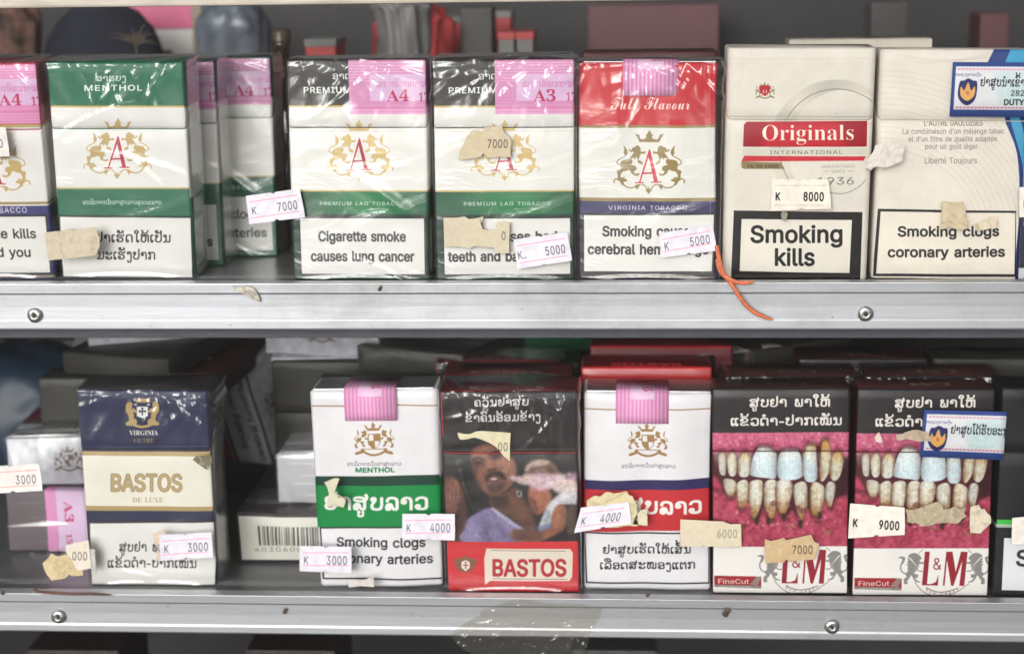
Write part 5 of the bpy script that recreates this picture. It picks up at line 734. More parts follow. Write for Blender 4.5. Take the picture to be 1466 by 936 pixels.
def ad_man():
    q = [(629,560),(826,562),(641,848),(830,848)]
    a = Art(198, 300, (36,30,32), side=80, top=80, quad=q, seed=13)
    a.rect(198, -80, 278, 300, (70,26,30)); a.rect(0, -80, 198, 0, (110,40,44)); a.rect(0, -3, 198, 0, (200,60,66))
    a.rect(40, -34, 150, -12, (128,112,108), .8); a.text('BASTOS', 'I', 95, -30, 20, (70,36,38), photo=False, rot=180, width=86, bold=1.2)
    a.rect(0, 0, 2.5, 66, (190,50,60))
    a.text('ຄວັນຢາສູບ', 'L', 719, 582, 24, (222,216,212), width=80, bold=.3); a.text('ຂ້າຄົນອ້ອມຂ້າງ', 'L', 721, 604, 24, (222,216,212), width=110, bold=.3)
    X = lambda L: [(630+x/4.07, 620+y/4.07) for x, y in L]
    sk = (150,104,88); d = (28,20,22)
    S = lambda L, c, b=1.5, al=1.0, sm=5: a.soft(X(L), c, b*1.25, al, sm)
    g = a.rng
    S([(60,140),(100,60),(190,15),(300,20),(380,60),(470,90),(520,160),(490,250),(450,340),(330,420),(210,430),(150,360),(100,290)], (22,17,18), 4)
    for _ in range(46):          # loose hair
        t = g.random()*math.tau; x, y = 270+math.cos(t)*150, 180+math.sin(t)*150; a.line(X([(x, y), (x+math.cos(t)*40, y+math.sin(t)*34+8), (x+math.cos(t)*70, y+math.sin(t)*50+30)]), .6, (44,32,28), .6, sm=3)
    S([(22,300),(50,262),(90,262),(120,300),(140,360),(152,470),(146,640),(30,640)], (92,56,48), 3)
    S([(30,300),(60,270),(80,280),(76,400),(40,420)], (128,84,72), 3, .8); S([(80,280),(104,288),(116,340),(100,352),(84,330)], (146,98,82), 2, .8)
    for fx in (34, 58, 82, 106): S([(fx-9,300+abs(fx-60)*.6),(fx+7,296+abs(fx-60)*.6),(fx+8,392),(fx-8,396)], (126,82,70), 1.6, .75); S([(fx+9,310),(fx+12,312),(fx+11,400),(fx+8,400)], (54,32,30), 1, .8, 2)
    S([(26,400),(124,396),(140,470),(40,480)], (112,72,62), 3, .8)
    S([(100,420),(140,400),(146,520),(120,600)], (60,36,34), 3, .7)
    S([(145,560),(165,505),(230,460),(300,438),(352,470),(430,530),(520,590),(570,640),(142,640)], (122,112,148), 2)
    S([(160,540),(200,500),(230,560),(220,640),(150,640)], (144,134,172), 5, .7); S([(240,480),(280,520),(300,620),(270,640),(250,560)], (92,82,116), 5, .7); S([(330,520),(400,560),(460,640),(380,640)], (98,88,124), 4, .7); S([(350,500),(420,556),(440,590),(380,560)], (146,138,170), 3, .5)
    S([(290,350),(380,350),(450,320),(500,400),(545,480),(560,570),(500,560),(420,500),(350,462),(300,436)], (86,54,44), 3)
    S([(400,380),(470,400),(520,500),(460,490)], (116,76,58), 5, .7); S([(300,370),(380,372),(400,420),(330,440)], (52,32,30), 4, .9)
    S([(178,130),(200,88),(260,66),(330,76),(392,116),(436,170),(446,236),(424,300),(372,350),(316,366),(262,348),(224,296),(196,230)], (126,82,68), 3)
    S([(200,110),(260,76),(330,90),(340,130),(270,130),(210,150)], (146,98,82), 4, .8); S([(330,150),(400,140),(436,190),(440,240),(400,260),(350,220)], (158,110,94), 5, .8)
    S([(186,150),(210,170),(222,260),(250,320),(230,310),(200,240)], (76,46,42), 4, .8); S([(270,150),(300,140),(318,205),(290,222),(268,214)], (152,106,90), 3, .8)
    S([(192,168),(216,152),(250,160),(252,184),(216,198),(196,190)], (74,42,40), 3, .85); S([(292,132),(330,116),(366,126),(362,148),(318,158),(294,152)], (72,42,40), 3, .85)
    S([(188,156),(216,142),(254,150),(252,158),(216,152),(190,166)], (30,20,20), 1.6, .8); S([(286,124),(326,104),(370,112),(368,121),(328,114),(292,132)], (30,20,20), 1.6, .8)
    S([(206,176),(226,170),(240,176),(224,183)], (28,18,18), 1.3, .8); S([(310,140),(332,132),(350,137),(330,145)], (28,18,18), 1.3, .8)
    S([(276,214),(300,206),(324,206),(326,220),(300,230),(280,228)], (92,54,48), 2, .9); S([(284,222),(296,220),(296,227),(286,228)], (36,20,20), 1, .9); S([(308,216),(320,213),(321,221),(310,223)], (36,20,20), 1, .9)
    S([(262,262),(280,240),(320,230),(352,228),(378,250),(384,280),(366,276),(344,254),(306,254),(284,276),(270,290)], (34,22,22), 2.4, .95)
    S([(284,268),(304,256),(334,254),(352,266),(340,288),(308,296),(288,286)], (98,58,58), 1.8, .9); S([(292,272),(318,262),(338,268),(318,278)], (206,190,186), 1.2, .8)
    S([(272,300),(300,306),(350,294),(384,290),(376,330),(330,356),(286,340)], (54,34,32), 4, .75)
    S([(300,436),(330,448),(450,532),(550,604),(536,612),(440,556),(320,466)], (176,170,196), 1.4, .8)
    S([(492,210),(516,176),(560,158),(620,162),(672,190),(700,246),(698,286),(640,270),(560,262),(500,250)], (112,84,74), 2.5)
    S([(500,206),(540,172),(600,164),(640,176),(600,196),(540,204),(506,230)], (190,172,160), 2.4, .85); S([(560,220),(640,214),(680,250),(640,262)], (88,60,54), 3, .7)
    S([(516,340),(560,300),(620,310),(650,360),(646,420),(600,470),(560,476),(524,420)], (156,96,74), 3); S([(520,380),(560,400),(570,470),(540,450)], (96,54,44), 3, .8)
    S([(650,452),(690,420),(730,430),(744,480),(724,560),(660,604),(560,640),(430,624),(410,590),(440,562),(520,572),(620,560)], (134,84,62), 2.5)
    S([(660,440),(700,430),(706,520),(670,560)], (160,104,78), 4, .7); S([(430,580),(500,560),(590,590),(580,632),(440,622)], (92,56,46), 3, .85)
    for i in range(4): S([(430+i*6,572+i*13),(500+i*6,566+i*13),(502+i*6,570+i*13),(432+i*6,577+i*13)], (58,34,30), 1, .7, 3)
    S([(578,548),(600,490),(632,420),(690,366),(750,334),(790,330),(796,420),(740,422),(690,424),(662,452),(650,500),(636,548),(590,570)], (184,182,186), 2)
    S([(640,440),(700,380),(780,350),(780,370),(700,400),(650,470)], (222,220,224), 3, .8); S([(600,500),(640,450),(640,520),(606,556)], (150,152,166), 3, .7)
    S([(574,552),(640,530),(642,556),(584,578)], (104,116,152), 1.6, .85); S([(744,440),(790,430),(792,560),(760,600),(738,560)], (82,64,54), 3, .9)
    for k in range(120):         # smoke
        t = (k/119)**.8; cx = 390+t*390; cy = 268+28*t+60*t*t*(g.random()-.25); r = 9+30*t**.6*(.5+g.random()); cy += g.normal()*26*t**.5; cx += g.normal()*10
        if cy > 250+190*t: continue
        S([(cx+math.cos(u)*r*(.7+.6*g.random()), cy+math.sin(u)*r*.7*(.7+.6*g.random())) for u in np.arange(7)*.9], (206+14*g.random(), 160+50*g.random(), 168+44*g.random()), 2.4, .24+.2*g.random())
    S([(446,346),(466,338),(482,352),(478,372),(456,376)], (150,150,152), .9, .8); S([(454,350),(470,348),(470,366),(458,368)], (50,48,52), .8, .8)
    pm = a.mask([(629,600),(830,600),(830,778),(629,778)])[..., None]; q = a.im+(a.blur(a.im, .9)-a.im)*.7
    q *= (1+.22*(vnoise(a.H, a.W, 4, g)-.5)+.16*(vnoise(a.H, a.W, 14, g)-.5))[..., None]; a.im = a.im*(1-pm)+q*pm
    a.line([(630,645),(826,645)], .7, (120,110,110))
    a.fill([(638,777),(829,776),(831,850),(640,850)], (204,42,50))
    a.fill([(694,800),(697,786),(816,787),(820,792),(819,826),(815,832),(703,832),(695,838)], (226,212,196))
    a.text('BASTOS', 'I', 758, 825, 33, (176,34,46), width=107, bold=2.2)
    a.line([(704,788.5),(810,790)], .8, (110,60,56)); a.line([(706,829),(812,829.5)], .8, (110,60,56))
    a.fill(smooth([(650,803),(660,800),(666,797),(674,800),(684,803),(680,812),(672,820),(660,820),(653,812)], 3), (130,84,60)); a.fill([(661,806),(667,803),(673,806),(673,814),(667,819),(661,814)], (226,214,206))
    a.line([(667,805),(667,816)], 1.6, (150,40,46)); a.line([(663,810.5),(671,810.5)], 1.6, (150,40,46)); a.line([(700,839),(800,840)], 1, (120,50,50), .6)
    a.wear(.5); return a
def ad_left():       # partly out of frame, virginia
    a = Art(200, 316, (228,223,220), side=80, top=80, seed=14)
    a.rect(0, -80, 280, 90, (196,60,84)); a.rect(0, 87, 280, 91, (190,160,90)); tax_pink(a, 88, 2, 200, 86, 'A4', '17')
    crest_A(a, 122, 146, .125, (190,160,96), (176,44,66)); a.rect(0, 200, 280, 204, (160,136,90)); a.rect(0, 206, 280, 316, (52,50,110))
    a.text('VIRGINIA TOBACCO', 'I', 108, 216, 11.5, (224,220,226), photo=False, width=122, track=.1)
    a.rect(4, 219, 196, 309, (44,40,44)); a.rect(7, 222, 193, 306, (230,226,222)); a.rect(0, 310, 280, 313, (150,126,90))
    a.text('Smoke kills', 'I', 178, 254, 19.5, INK, photo=False, bold=1, anchor='r'); a.text('you and you', 'I', 168, 282, 19.5, INK, photo=False, bold=1, anchor='r')
    a.wear(.6); return a
def ad_behind():     # green edged pack behind, stamp at the top
    a = Art(200, 316, (238,236,230), side=80, top=80, seed=15)
    a.rect(0, -80, 280, 62, (34,80,62)); a.rect(0, 62, 280, 64, (190,170,110)); a.rect(200, 64, 280, 190, (226,222,216)); a.rect(0, 188, 280, 316, (34,92,68)); a.rect(0, 186, 280, 188, (190,170,110))
    a.text('VIRGINIA TOBACCO', 'I', 110, 208, 10, (200,214,200), photo=False, width=128, track=.12)
    tax_pink(a, 84, 2, 200, 74, 'A4', '17')
    a.rect(8, 220, 192, 306, (214,212,206)); a.text('Smoking clogs', 'I', 108, 254, 19.5, INK, bold=1.4, photo=False); a.text('coronary arteries', 'I', 104, 284, 19.5, INK, bold=1.4, photo=False, width=160)
    a.rect(212, 228, 268, 304, (170,168,160)); a.wear(.6); return a
def ad_silver():     # silver pack: end caps carry a crest, warning next to the bottom
    a = Art(200, 316, (196,196,204), side=80, top=80, seed=16)
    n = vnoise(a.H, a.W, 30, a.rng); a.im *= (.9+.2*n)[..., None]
    crest_shield(a, 100, -41, .062, (108,84,70), (200,198,200), .9)
    a.rect(0, 0, 200, 90, (40,38,42)); a.rect(3, 4, 197, 84, (214,214,218))
    a.text('Smoking causes', 'I', 100, 50, 22, INK, photo=False, bold=1, rot=180, width=140); a.text('cerebral hemorrhage', 'I', 100, 16, 22, INK, photo=False, bold=1, rot=180, width=180)
    a.rect(0, 95, 280, 190, (130,30,38)); a.rect(200, -80, 280, 316, (160,158,164)); a.text('BASTOS', 'I', 90, 120, 60, (200,190,186), photo=False, rot=180, width=140, bold=2)
    a.wear(.6); return a
def ad_barcode():
    a = Art(200, 316, (92,88,92), side=80, top=80, seed=17)
    a.rect(0, -80, 200, 0, (46,46,52)); a.rect(4, -76, 196, -4, (222,218,208))
    x = 34
    while x < 166:
        w = a.rng.choice([1.2, 2.2, 3.4]); a.rect(x, -60, x+w, -28, (66,62,58)); x += w+a.rng.choice([1.4, 2.4, 3.2])
    a.text('4030600049255', 'I', 100, -18, 10, (110,104,96), photo=False, width=150, track=.1)
    a.rect(0, 0, 200, 316, (84,78,80)); a.rect(20, 40, 120, 200, (120,116,118), .5); a.rect(0, 130, 200, 260, (50,46,52))
    return a
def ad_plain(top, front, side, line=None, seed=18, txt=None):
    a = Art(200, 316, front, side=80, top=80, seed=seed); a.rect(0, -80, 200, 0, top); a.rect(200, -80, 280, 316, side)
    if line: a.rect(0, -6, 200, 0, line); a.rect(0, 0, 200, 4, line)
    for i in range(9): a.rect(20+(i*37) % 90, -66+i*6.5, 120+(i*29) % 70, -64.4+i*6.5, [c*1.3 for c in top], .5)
    if txt:
        a.text(txt, 'I', 100, -28, 26, [min(255, c*1.7+20) for c in top], photo=False, rot=180, width=110, bold=1.5)
        a.text(txt, 'I', 100, 150, 44, (200,190,180), photo=False, width=150, bold=2)
    a.wear(.6); return a
def ad_white_film():
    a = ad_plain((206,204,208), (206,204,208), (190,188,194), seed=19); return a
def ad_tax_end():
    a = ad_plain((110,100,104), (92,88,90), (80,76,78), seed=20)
    a.rect(66, -80, 150, 20, (214,130,185)); a.rect(84, -80, 134, 20, (218,186,218))
    for i in range(5): a.rect(68+i*3, -80, 69+i*3, 20, (236,180,214), .8); a.rect(137+i*3, -80, 138+i*3, 20, (190,80,150), .6)
    a.text('A3', 'S', 97, -53, 23, (190,40,90), photo=False, rot=90, width=28); a.text('15', 'S', 97, -18, 15, (190,40,90), photo=False, rot=90)
    return a
def ad_black_right():
    a = Art(200, 316, (30,30,34), side=80, top=80, seed=21)
    a.rect(0, -80, 280, 0, (40,38,42)); a.rect(0, 198, 200, 208, (60,176,70)); a.rect(0, 205, 280, 210, (190,190,190), .8)
    a.rect(14, 226, 190, 306, (214,214,218)); a.text('Smoking', 'I', 102, 268, 34, INK, photo=False, bold=2, width=140)
    a.wear(.5); return a
def ad_navy_edge():
    a = Art(200, 316, (28,32,52), side=80, top=80, seed=22); a.rect(8, 196, 190, 240, (226,222,218)); a.rect(0, 300, 200, 316, (190,190,196)); return a
def ad_price(num, k='K', seed=1, plain=False, w=80, h=40, xk=9, xr=5, tone=(226,222,230), ink=(104,102,112), pink=(232,140,170), strong=False):
    a = Art(w, h, tone, S=4, seed=seed)
    if not plain:
        a.line([(4, 9.5), (w-4, 8.6)], 1.0, pink, .95, raw=True); a.line([(4, h-8.2), (w-5, h-9)], 1.0, pink, .95, raw=True)
    b = 1.0 if strong else .35
    if k: a.text(k, 'I', xk, h*.5+7.5, 15, ink, photo=False, bold=b, xs=.72)
    if num: a.text(num, 'I', w-xr, h*.5+8, 17.5, ink, photo=False, bold=b, xs=.62, anchor='r', track=.08)
    n = vnoise(a.H, a.W, 30, a.rng); a.im *= (.95+.08*n)[..., None]; a.wear(.7)
    return a
def ad_torn(num=None, seed=1, w=60, h=40, tone=(202,193,174), x=None, ink=(110,104,96)):
    a = Art(w, h, tone, S=4, seed=seed)
    n = vnoise(a.H, a.W, 22, a.rng)*.6+vnoise(a.H, a.W, 7, a.rng)*.4
    a.paint(np.clip((n-.6)*3, 0, 1)*.25, (168,152,126)); a.paint(np.clip((.42-n)*3, 0, 1)*.4, (222,216,202))
    if num: a.text(num, 'I', x if x is not None else w-5, h*.5+7, 17, ink, photo=False, bold=.3, xs=.66, anchor='r', track=.06)
    return a
# ================================================================ scene building
rnd = random.Random(7)
def ray(u, v):
    d = CF+CA*(u-733)/CAM_F+CD*(v-468)/CAM_F
    return d
def P(u, v, Y):
    """point of the place seen at photo pixel u, v on the upright plane at depth Y (upper shelf front = 0)"""
    d = ray(u, v); t = (Y-CAM_LOC[1])/d[1]; q = CAM_LOC+d*t
    return np.array([q[0], Y, q[2]+Z0])
def proj(q):
    q = np.asarray(q, float)-CAM_LOC-np.array([0, 0, Z0]); f = q@CF
    return 733+CAM_F*(q@CA)/f, 468+CAM_F*(q@CD)/f
ZU, ZL = Z0, Z0-.1318
def link(o, parent=None):
    sc.collection.objects.link(o)
    if parent: o.parent = parent
    return o
def obj(name, me, mats=None, parent=None, loc=None, smooth_=False):
    if isinstance(me, bmesh.types.BMesh):
        m = bpy.data.meshes.new(name); me.to_mesh(m); me.free(); me = m
    if mats is not None and not me.materials:
        for m in (mats if isinstance(mats, (list, tuple)) else [mats]): me.materials.append(m)
    if smooth_: me.polygons.foreach_set('use_smooth', [True]*len(me.polygons))
    o = bpy.data.objects.new(name, me)
    if loc is not None: o.location = loc
    return link(o, parent)
def empty(name, loc=(0, 0, 0), rot=None):
    o = bpy.data.objects.new(name, None); o.empty_display_size = .02; o.location = loc
    if rot is not None: o.rotation_euler = rot
    return link(o)
def tag(o, label=None, cat=None, group=None, kind=None):
    if label: o['label'] = label
    if cat: o['category'] = cat
    if group: o['group'] = group
    if kind: o['kind'] = kind
    return o
def box(bm, x0, x1, y0, y1, z0, z1, bev=0):
    n0 = set(bm.verts)
    r = bmesh.ops.create_cube(bm, size=1)
    for v in r['verts']: v.co = Vector(((x0+x1)/2+v.co.x*(x1-x0), (y0+y1)/2+v.co.y*(y1-y0), (z0+z1)/2+v.co.z*(z1-z0)))
    if bev:
        ed = list({e for v in r['verts'] for e in v.link_edges})
        bmesh.ops.bevel(bm, geom=ed, offset=bev, segments=2, affect='EDGES', profile=.6)
def mesh_from(verts, faces, uvs=None, name='m'):
    me = bpy.data.meshes.new(name); me.from_pydata([tuple(map(float, v)) for v in verts], [], faces); me.update()
    if uvs is not None:
        l = me.uv_layers.new(name='UVMap'); l.data.foreach_set('uv', np.asarray(uvs, np.float32).ravel())
    return me

# ---------------------------------------------------------------- materials
def nodes(name):
    m = bpy.data.materials.new(name); m.use_nodes = True; t = m.node_tree; t.nodes.clear()
    out = t.nodes.new('ShaderNodeOutputMaterial'); return m, t, out
def N(t, kind, **kw):
    n = t.nodes.new(kind)
    for k, v in kw.items():
        if k in n.inputs: n.inputs[k].default_value = v
        else: setattr(n, k, v)
    return n
def plain(name, col, rough=.5, metal=0, noise=.12, scale=60, bump=.1, coat=0, spec=.5, stretch=None):
    m, t, out = nodes(name); b = N(t, 'ShaderNodeBsdfPrincipled', Roughness=rough, Metallic=metal)
    b.inputs['Coat Weight'].default_value = coat; b.inputs['Specular IOR Level'].default_value = spec
    tc = N(t, 'ShaderNodeTexCoord'); mp = N(t, 'ShaderNodeMapping')
    if stretch: mp.inputs['Scale'].default_value = stretch
    nz = N(t, 'ShaderNodeTexNoise', Scale=scale, Detail=6.0)
    t.links.new(tc.outputs['Object'], mp.inputs[0]); t.links.new(mp.outputs[0], nz.inputs['Vector'])
    cr = N(t, 'ShaderNodeValToRGB'); c = np.array(col)
    cr.color_ramp.elements[0].position = .3; cr.color_ramp.elements[1].position = .7
    cr.color_ramp.elements[0].color = (*(c*(1-noise)), 1); cr.color_ramp.elements[1].color = (*np.minimum(c*(1+noise), 1), 1)
    t.links.new(nz.outputs['Fac'], cr.inputs[0]); t.links.new(cr.outputs[0], b.inputs['Base Color'])
    if bump:
        bp = N(t, 'ShaderNodeBump', Strength=bump, Distance=.001); t.links.new(nz.outputs['Fac'], bp.inputs['Height']); t.links.new(bp.outputs[0], b.inputs['Normal'])
    t.links.new(b.outputs[0], out.inputs[0]); return m
def image_of(art, name):
    a = np.ones((art.H, art.W, 4), np.float32); a[..., :3] = art.out()[::-1]
    im = bpy.data.images.new(name, art.W, art.H); im.pixels.foreach_set(a.ravel()); im.pack(); return im
def printed(name, art, rough=.42, spec=.24, coat=0, bump=.15, sat=1.0):
    m, t, out = nodes(name); b = N(t, 'ShaderNodeBsdfPrincipled', Roughness=rough); b.inputs['Specular IOR Level'].default_value = spec
    b.inputs['Coat Weight'].default_value = coat; b.inputs['Coat Roughness'].default_value = .12
    ti = N(t, 'ShaderNodeTexImage'); ti.image = image_of(art, name); ti.interpolation = 'Cubic'; ti.extension = 'EXTEND'
    tc = N(t, 'ShaderNodeTexCoord'); nz = N(t, 'ShaderNodeTexNoise', Scale=420.0, Detail=4.0); t.links.new(tc.outputs['Object'], nz.inputs['Vector'])
    n2 = N(t, 'ShaderNodeTexNoise', Scale=38.0, Detail=5.0); t.links.new(tc.outputs['Object'], n2.inputs['Vector'])
    cr = N(t, 'ShaderNodeMapRange'); cr.inputs['From Min'].default_value = .35; cr.inputs['From Max'].default_value = .75; cr.inputs['To Min'].default_value = 1; cr.inputs['To Max'].default_value = .92
    t.links.new(n2.outputs['Fac'], cr.inputs[0])
    mx = N(t, 'ShaderNodeMix', data_type='RGBA', blend_type='MULTIPLY'); mx.inputs[0].default_value = 1
    t.links.new(ti.outputs[0], mx.inputs[6]); t.links.new(cr.outputs[0], mx.inputs[7]); t.links.new(mx.outputs[2], b.inputs['Base Color'])
    bp = N(t, 'ShaderNodeBump', Strength=bump, Distance=.0003); t.links.new(nz.outputs['Fac'], bp.inputs['Height'])
    b2 = N(t, 'ShaderNodeBump', Strength=.25, Distance=.002); t.links.new(n2.outputs['Fac'], b2.inputs['Height']); t.links.new(bp.outputs[0], b2.inputs['Normal']); t.links.new(b2.outputs[0], b.inputs['Normal'])
    t.links.new(b.outputs[0], out.inputs[0]); return m
def film(name, rough=.1, base=.03, gain=1.0, tint=(1, 1, 1), bump=.35, scale=90, stretch=(1, 1, 1), dust=0.0, dcol=(.8, .78, .75)):
    m, t, out = nodes(name); tr = N(t, 'ShaderNodeBsdfTransparent', Color=(*tint, 1)); gl = N(t, 'ShaderNodeBsdfGlossy', Roughness=rough, Color=(1, 1, 1, 1))
    fr = N(t, 'ShaderNodeFresnel', IOR=1.5); ad = N(t, 'ShaderNodeMath', operation='MULTIPLY_ADD'); ad.inputs[1].default_value = gain; ad.inputs[2].default_value = base; ad.use_clamp = True
    t.links.new(fr.outputs[0], ad.inputs[0]); mx = N(t, 'ShaderNodeMixShader')
    ge = N(t, 'ShaderNodeNewGeometry'); iv = N(t, 'ShaderNodeMath', operation='SUBTRACT'); iv.inputs[0].default_value = 1; t.links.new(ge.outputs['Backfacing'], iv.inputs[1])
    mu = N(t, 'ShaderNodeMath', operation='MULTIPLY'); t.links.new(ad.outputs[0], mu.inputs[0]); t.links.new(iv.outputs[0], mu.inputs[1])   # reflect at the outer face only
    t.links.new(mu.outputs[0], mx.inputs[0]); t.links.new(tr.outputs[0], mx.inputs[1]); t.links.new(gl.outputs[0], mx.inputs[2])
    tc = N(t, 'ShaderNodeTexCoord')
    if bump:
        mp = N(t, 'ShaderNodeMapping'); mp.inputs['Scale'].default_value = stretch; nz = N(t, 'ShaderNodeTexNoise', Scale=scale, Detail=3.0, Distortion=1.2)
        t.links.new(tc.outputs['Object'], mp.inputs[0]); t.links.new(mp.outputs[0], nz.inputs['Vector'])
        bp = N(t, 'ShaderNodeBump', Strength=bump, Distance=.002); t.links.new(nz.outputs['Fac'], bp.inputs['Height']); t.links.new(bp.outputs[0], gl.inputs['Normal'])
    last = mx.outputs[0]
    if dust:
        df = N(t, 'ShaderNodeBsdfDiffuse', Color=(*dcol, 1)); nz = N(t, 'ShaderNodeTexNoise', Scale=9.0, Detail=8.0, Roughness=.7); t.links.new(tc.outputs['Object'], nz.inputs['Vector'])
        mr = N(t, 'ShaderNodeMapRange'); mr.inputs['From Min'].default_value = .3; mr.inputs['From Max'].default_value = .8; mr.inputs['To Min'].default_value = dust*.5; mr.inputs['To Max'].default_value = dust*1.8
        t.links.new(nz.outputs['Fac'], mr.inputs[0]); m2 = N(t, 'ShaderNodeMixShader'); t.links.new(mr.outputs[0], m2.inputs[0]); t.links.new(last, m2.inputs[1]); t.links.new(df.outputs[0], m2.inputs[2]); last = m2.outputs[0]
    t.links.new(last, out.inputs[0]); return m

MAT = dict(
 alu=plain('brushed_aluminium', (.46, .47, .49), .43, .9, .035, 30, .05, stretch=(1, 18, 18)),
 shelf=plain('grey_shelf', (.17, .17, .175), .3, .3, .12, 30, .05), dark=plain('dark_lining', (.018, .016, .017), .6, 0, .3, 12, .1),
 steel=plain('screw_steel', (.55, .54, .52), .28, 1, .2, 900, .2), hole=plain('dark_recess', (.02, .02, .02), .6),
 cream=plain('cream_painted_frame', (.5, .44, .37), .5, 0, .15, 60, .2, stretch=(1, 6, 6)),
 glass=film('cabinet_glass', .02, .0, .55, (.985, .99, .985), 0, dust=.0018), wrap=film('clear_wrap', .24, .02, 1.7, bump=.45, scale=28, stretch=(1, 1, 1.8)),
 wrap2=film('clear_wrap_smooth', .07, .01, 1.0, bump=.12, scale=30), tape=film('old_clear_tape', .16, .03, 1.4, (.97, .96, .94), .5, 120, dust=.015, dcol=(.5, .48, .43)),
 ground=plain('pavement', (.2, .195, .185), .85, 0, .25, 3, .3), string=plain('orange_plastic_string', (.62, .16, .07), .45, 0, .2, 300, .3),
 twig=plain('brown_twig', (.13, .06, .045), .7, 0, .3, 400, .6), leaf=plain('dry_leaf', (.09, .06, .04), .7, 0, .5, 700, .6),
 cork=plain('foil', (.5, .5, .52), .3, .8))

def grime(m, base_rough, col=(.16, .13, .10), amount=.5):
    """dirt film and small specks worked into a metal"""
    t = m.node_tree; b = [n for n in t.nodes if n.type == 'BSDF_PRINCIPLED'][0]; tc = [n for n in t.nodes if n.type == 'TEX_COORD'][0]
    src = b.inputs['Base Color'].links[0].from_socket
    n1 = N(t, 'ShaderNodeTexNoise', Scale=14.0, Detail=9.0, Roughness=.75); n2 = N(t, 'ShaderNodeTexNoise', Scale=420.0, Detail=2.0)
    for n in (n1, n2): t.links.new(tc.outputs['Object'], n.inputs['Vector'])
    r1 = N(t, 'ShaderNodeMapRange'); r1.inputs['From Min'].default_value = .5; r1.inputs['From Max'].default_value = .8; r1.inputs['To Max'].default_value = amount
    r2 = N(t, 'ShaderNodeMapRange'); r2.inputs['From Min'].default_value = .74; r2.inputs['From Max'].default_value = .8; r2.inputs['To Max'].default_value = .8
    t.links.new(n1.outputs['Fac'], r1.inputs[0]); t.links.new(n2.outputs['Fac'], r2.inputs[0])
    mxm = N(t, 'ShaderNodeMath', operation='MAXIMUM'); t.links.new(r1.outputs[0], mxm.inputs[0]); t.links.new(r2.outputs[0], mxm.inputs[1])
    mx = N(t, 'ShaderNodeMix', data_type='RGBA'); t.links.new(mxm.outputs[0], mx.inputs[0]); t.links.new(src, mx.inputs[6]); mx.inputs[7].default_value = (*col, 1); t.links.new(mx.outputs[2], b.inputs['Base Color'])
    ra = N(t, 'ShaderNodeMapRange'); ra.inputs['To Min'].default_value = base_rough; ra.inputs['To Max'].default_value = .75; t.links.new(mxm.outputs[0], ra.inputs[0]); t.links.new(ra.outputs[0], b.inputs['Roughness'])
grime(MAT['alu'], .47); grime(MAT['shelf'], .34, (.1, .09, .08), .6)
# ---------------------------------------------------------------- packs
def rr_outline(w, d, r, nf, ns, nc=4):
    """outline of a rounded rectangle, x in +-w/2, y in 0..d, counter-clockwise seen from above, starting on the front"""
    pts = []
    for i in range(nf): t = i/(nf-1); pts.append((-w/2+r+(w-2*r)*t, 0, 0, -1))
    def corner(cx, cy, a0):
        for k in range(1, nc): a = a0+k/nc*math.pi/2; pts.append((cx+r*math.cos(a), cy+r*math.sin(a), math.cos(a), math.sin(a)))
    corner(w/2-r, r, -math.pi/2)
    for i in range(ns): t = i/(ns-1); pts.append((w/2, r+(d-2*r)*t, 1, 0))
    corner(w/2-r, d-r, 0)
    for i in range(4): t = i/3; pts.append((w/2-r-(w-2*r)*t, d, 0, 1))
    corner(-w/2+r, d-r, math.pi/2)
    for i in range(ns): t = i/(ns-1); pts.append((-w/2, d-r-(d-2*r)*t, -1, 0))
    corner(-w/2+r, r, math.pi)
    return np.array(pts)
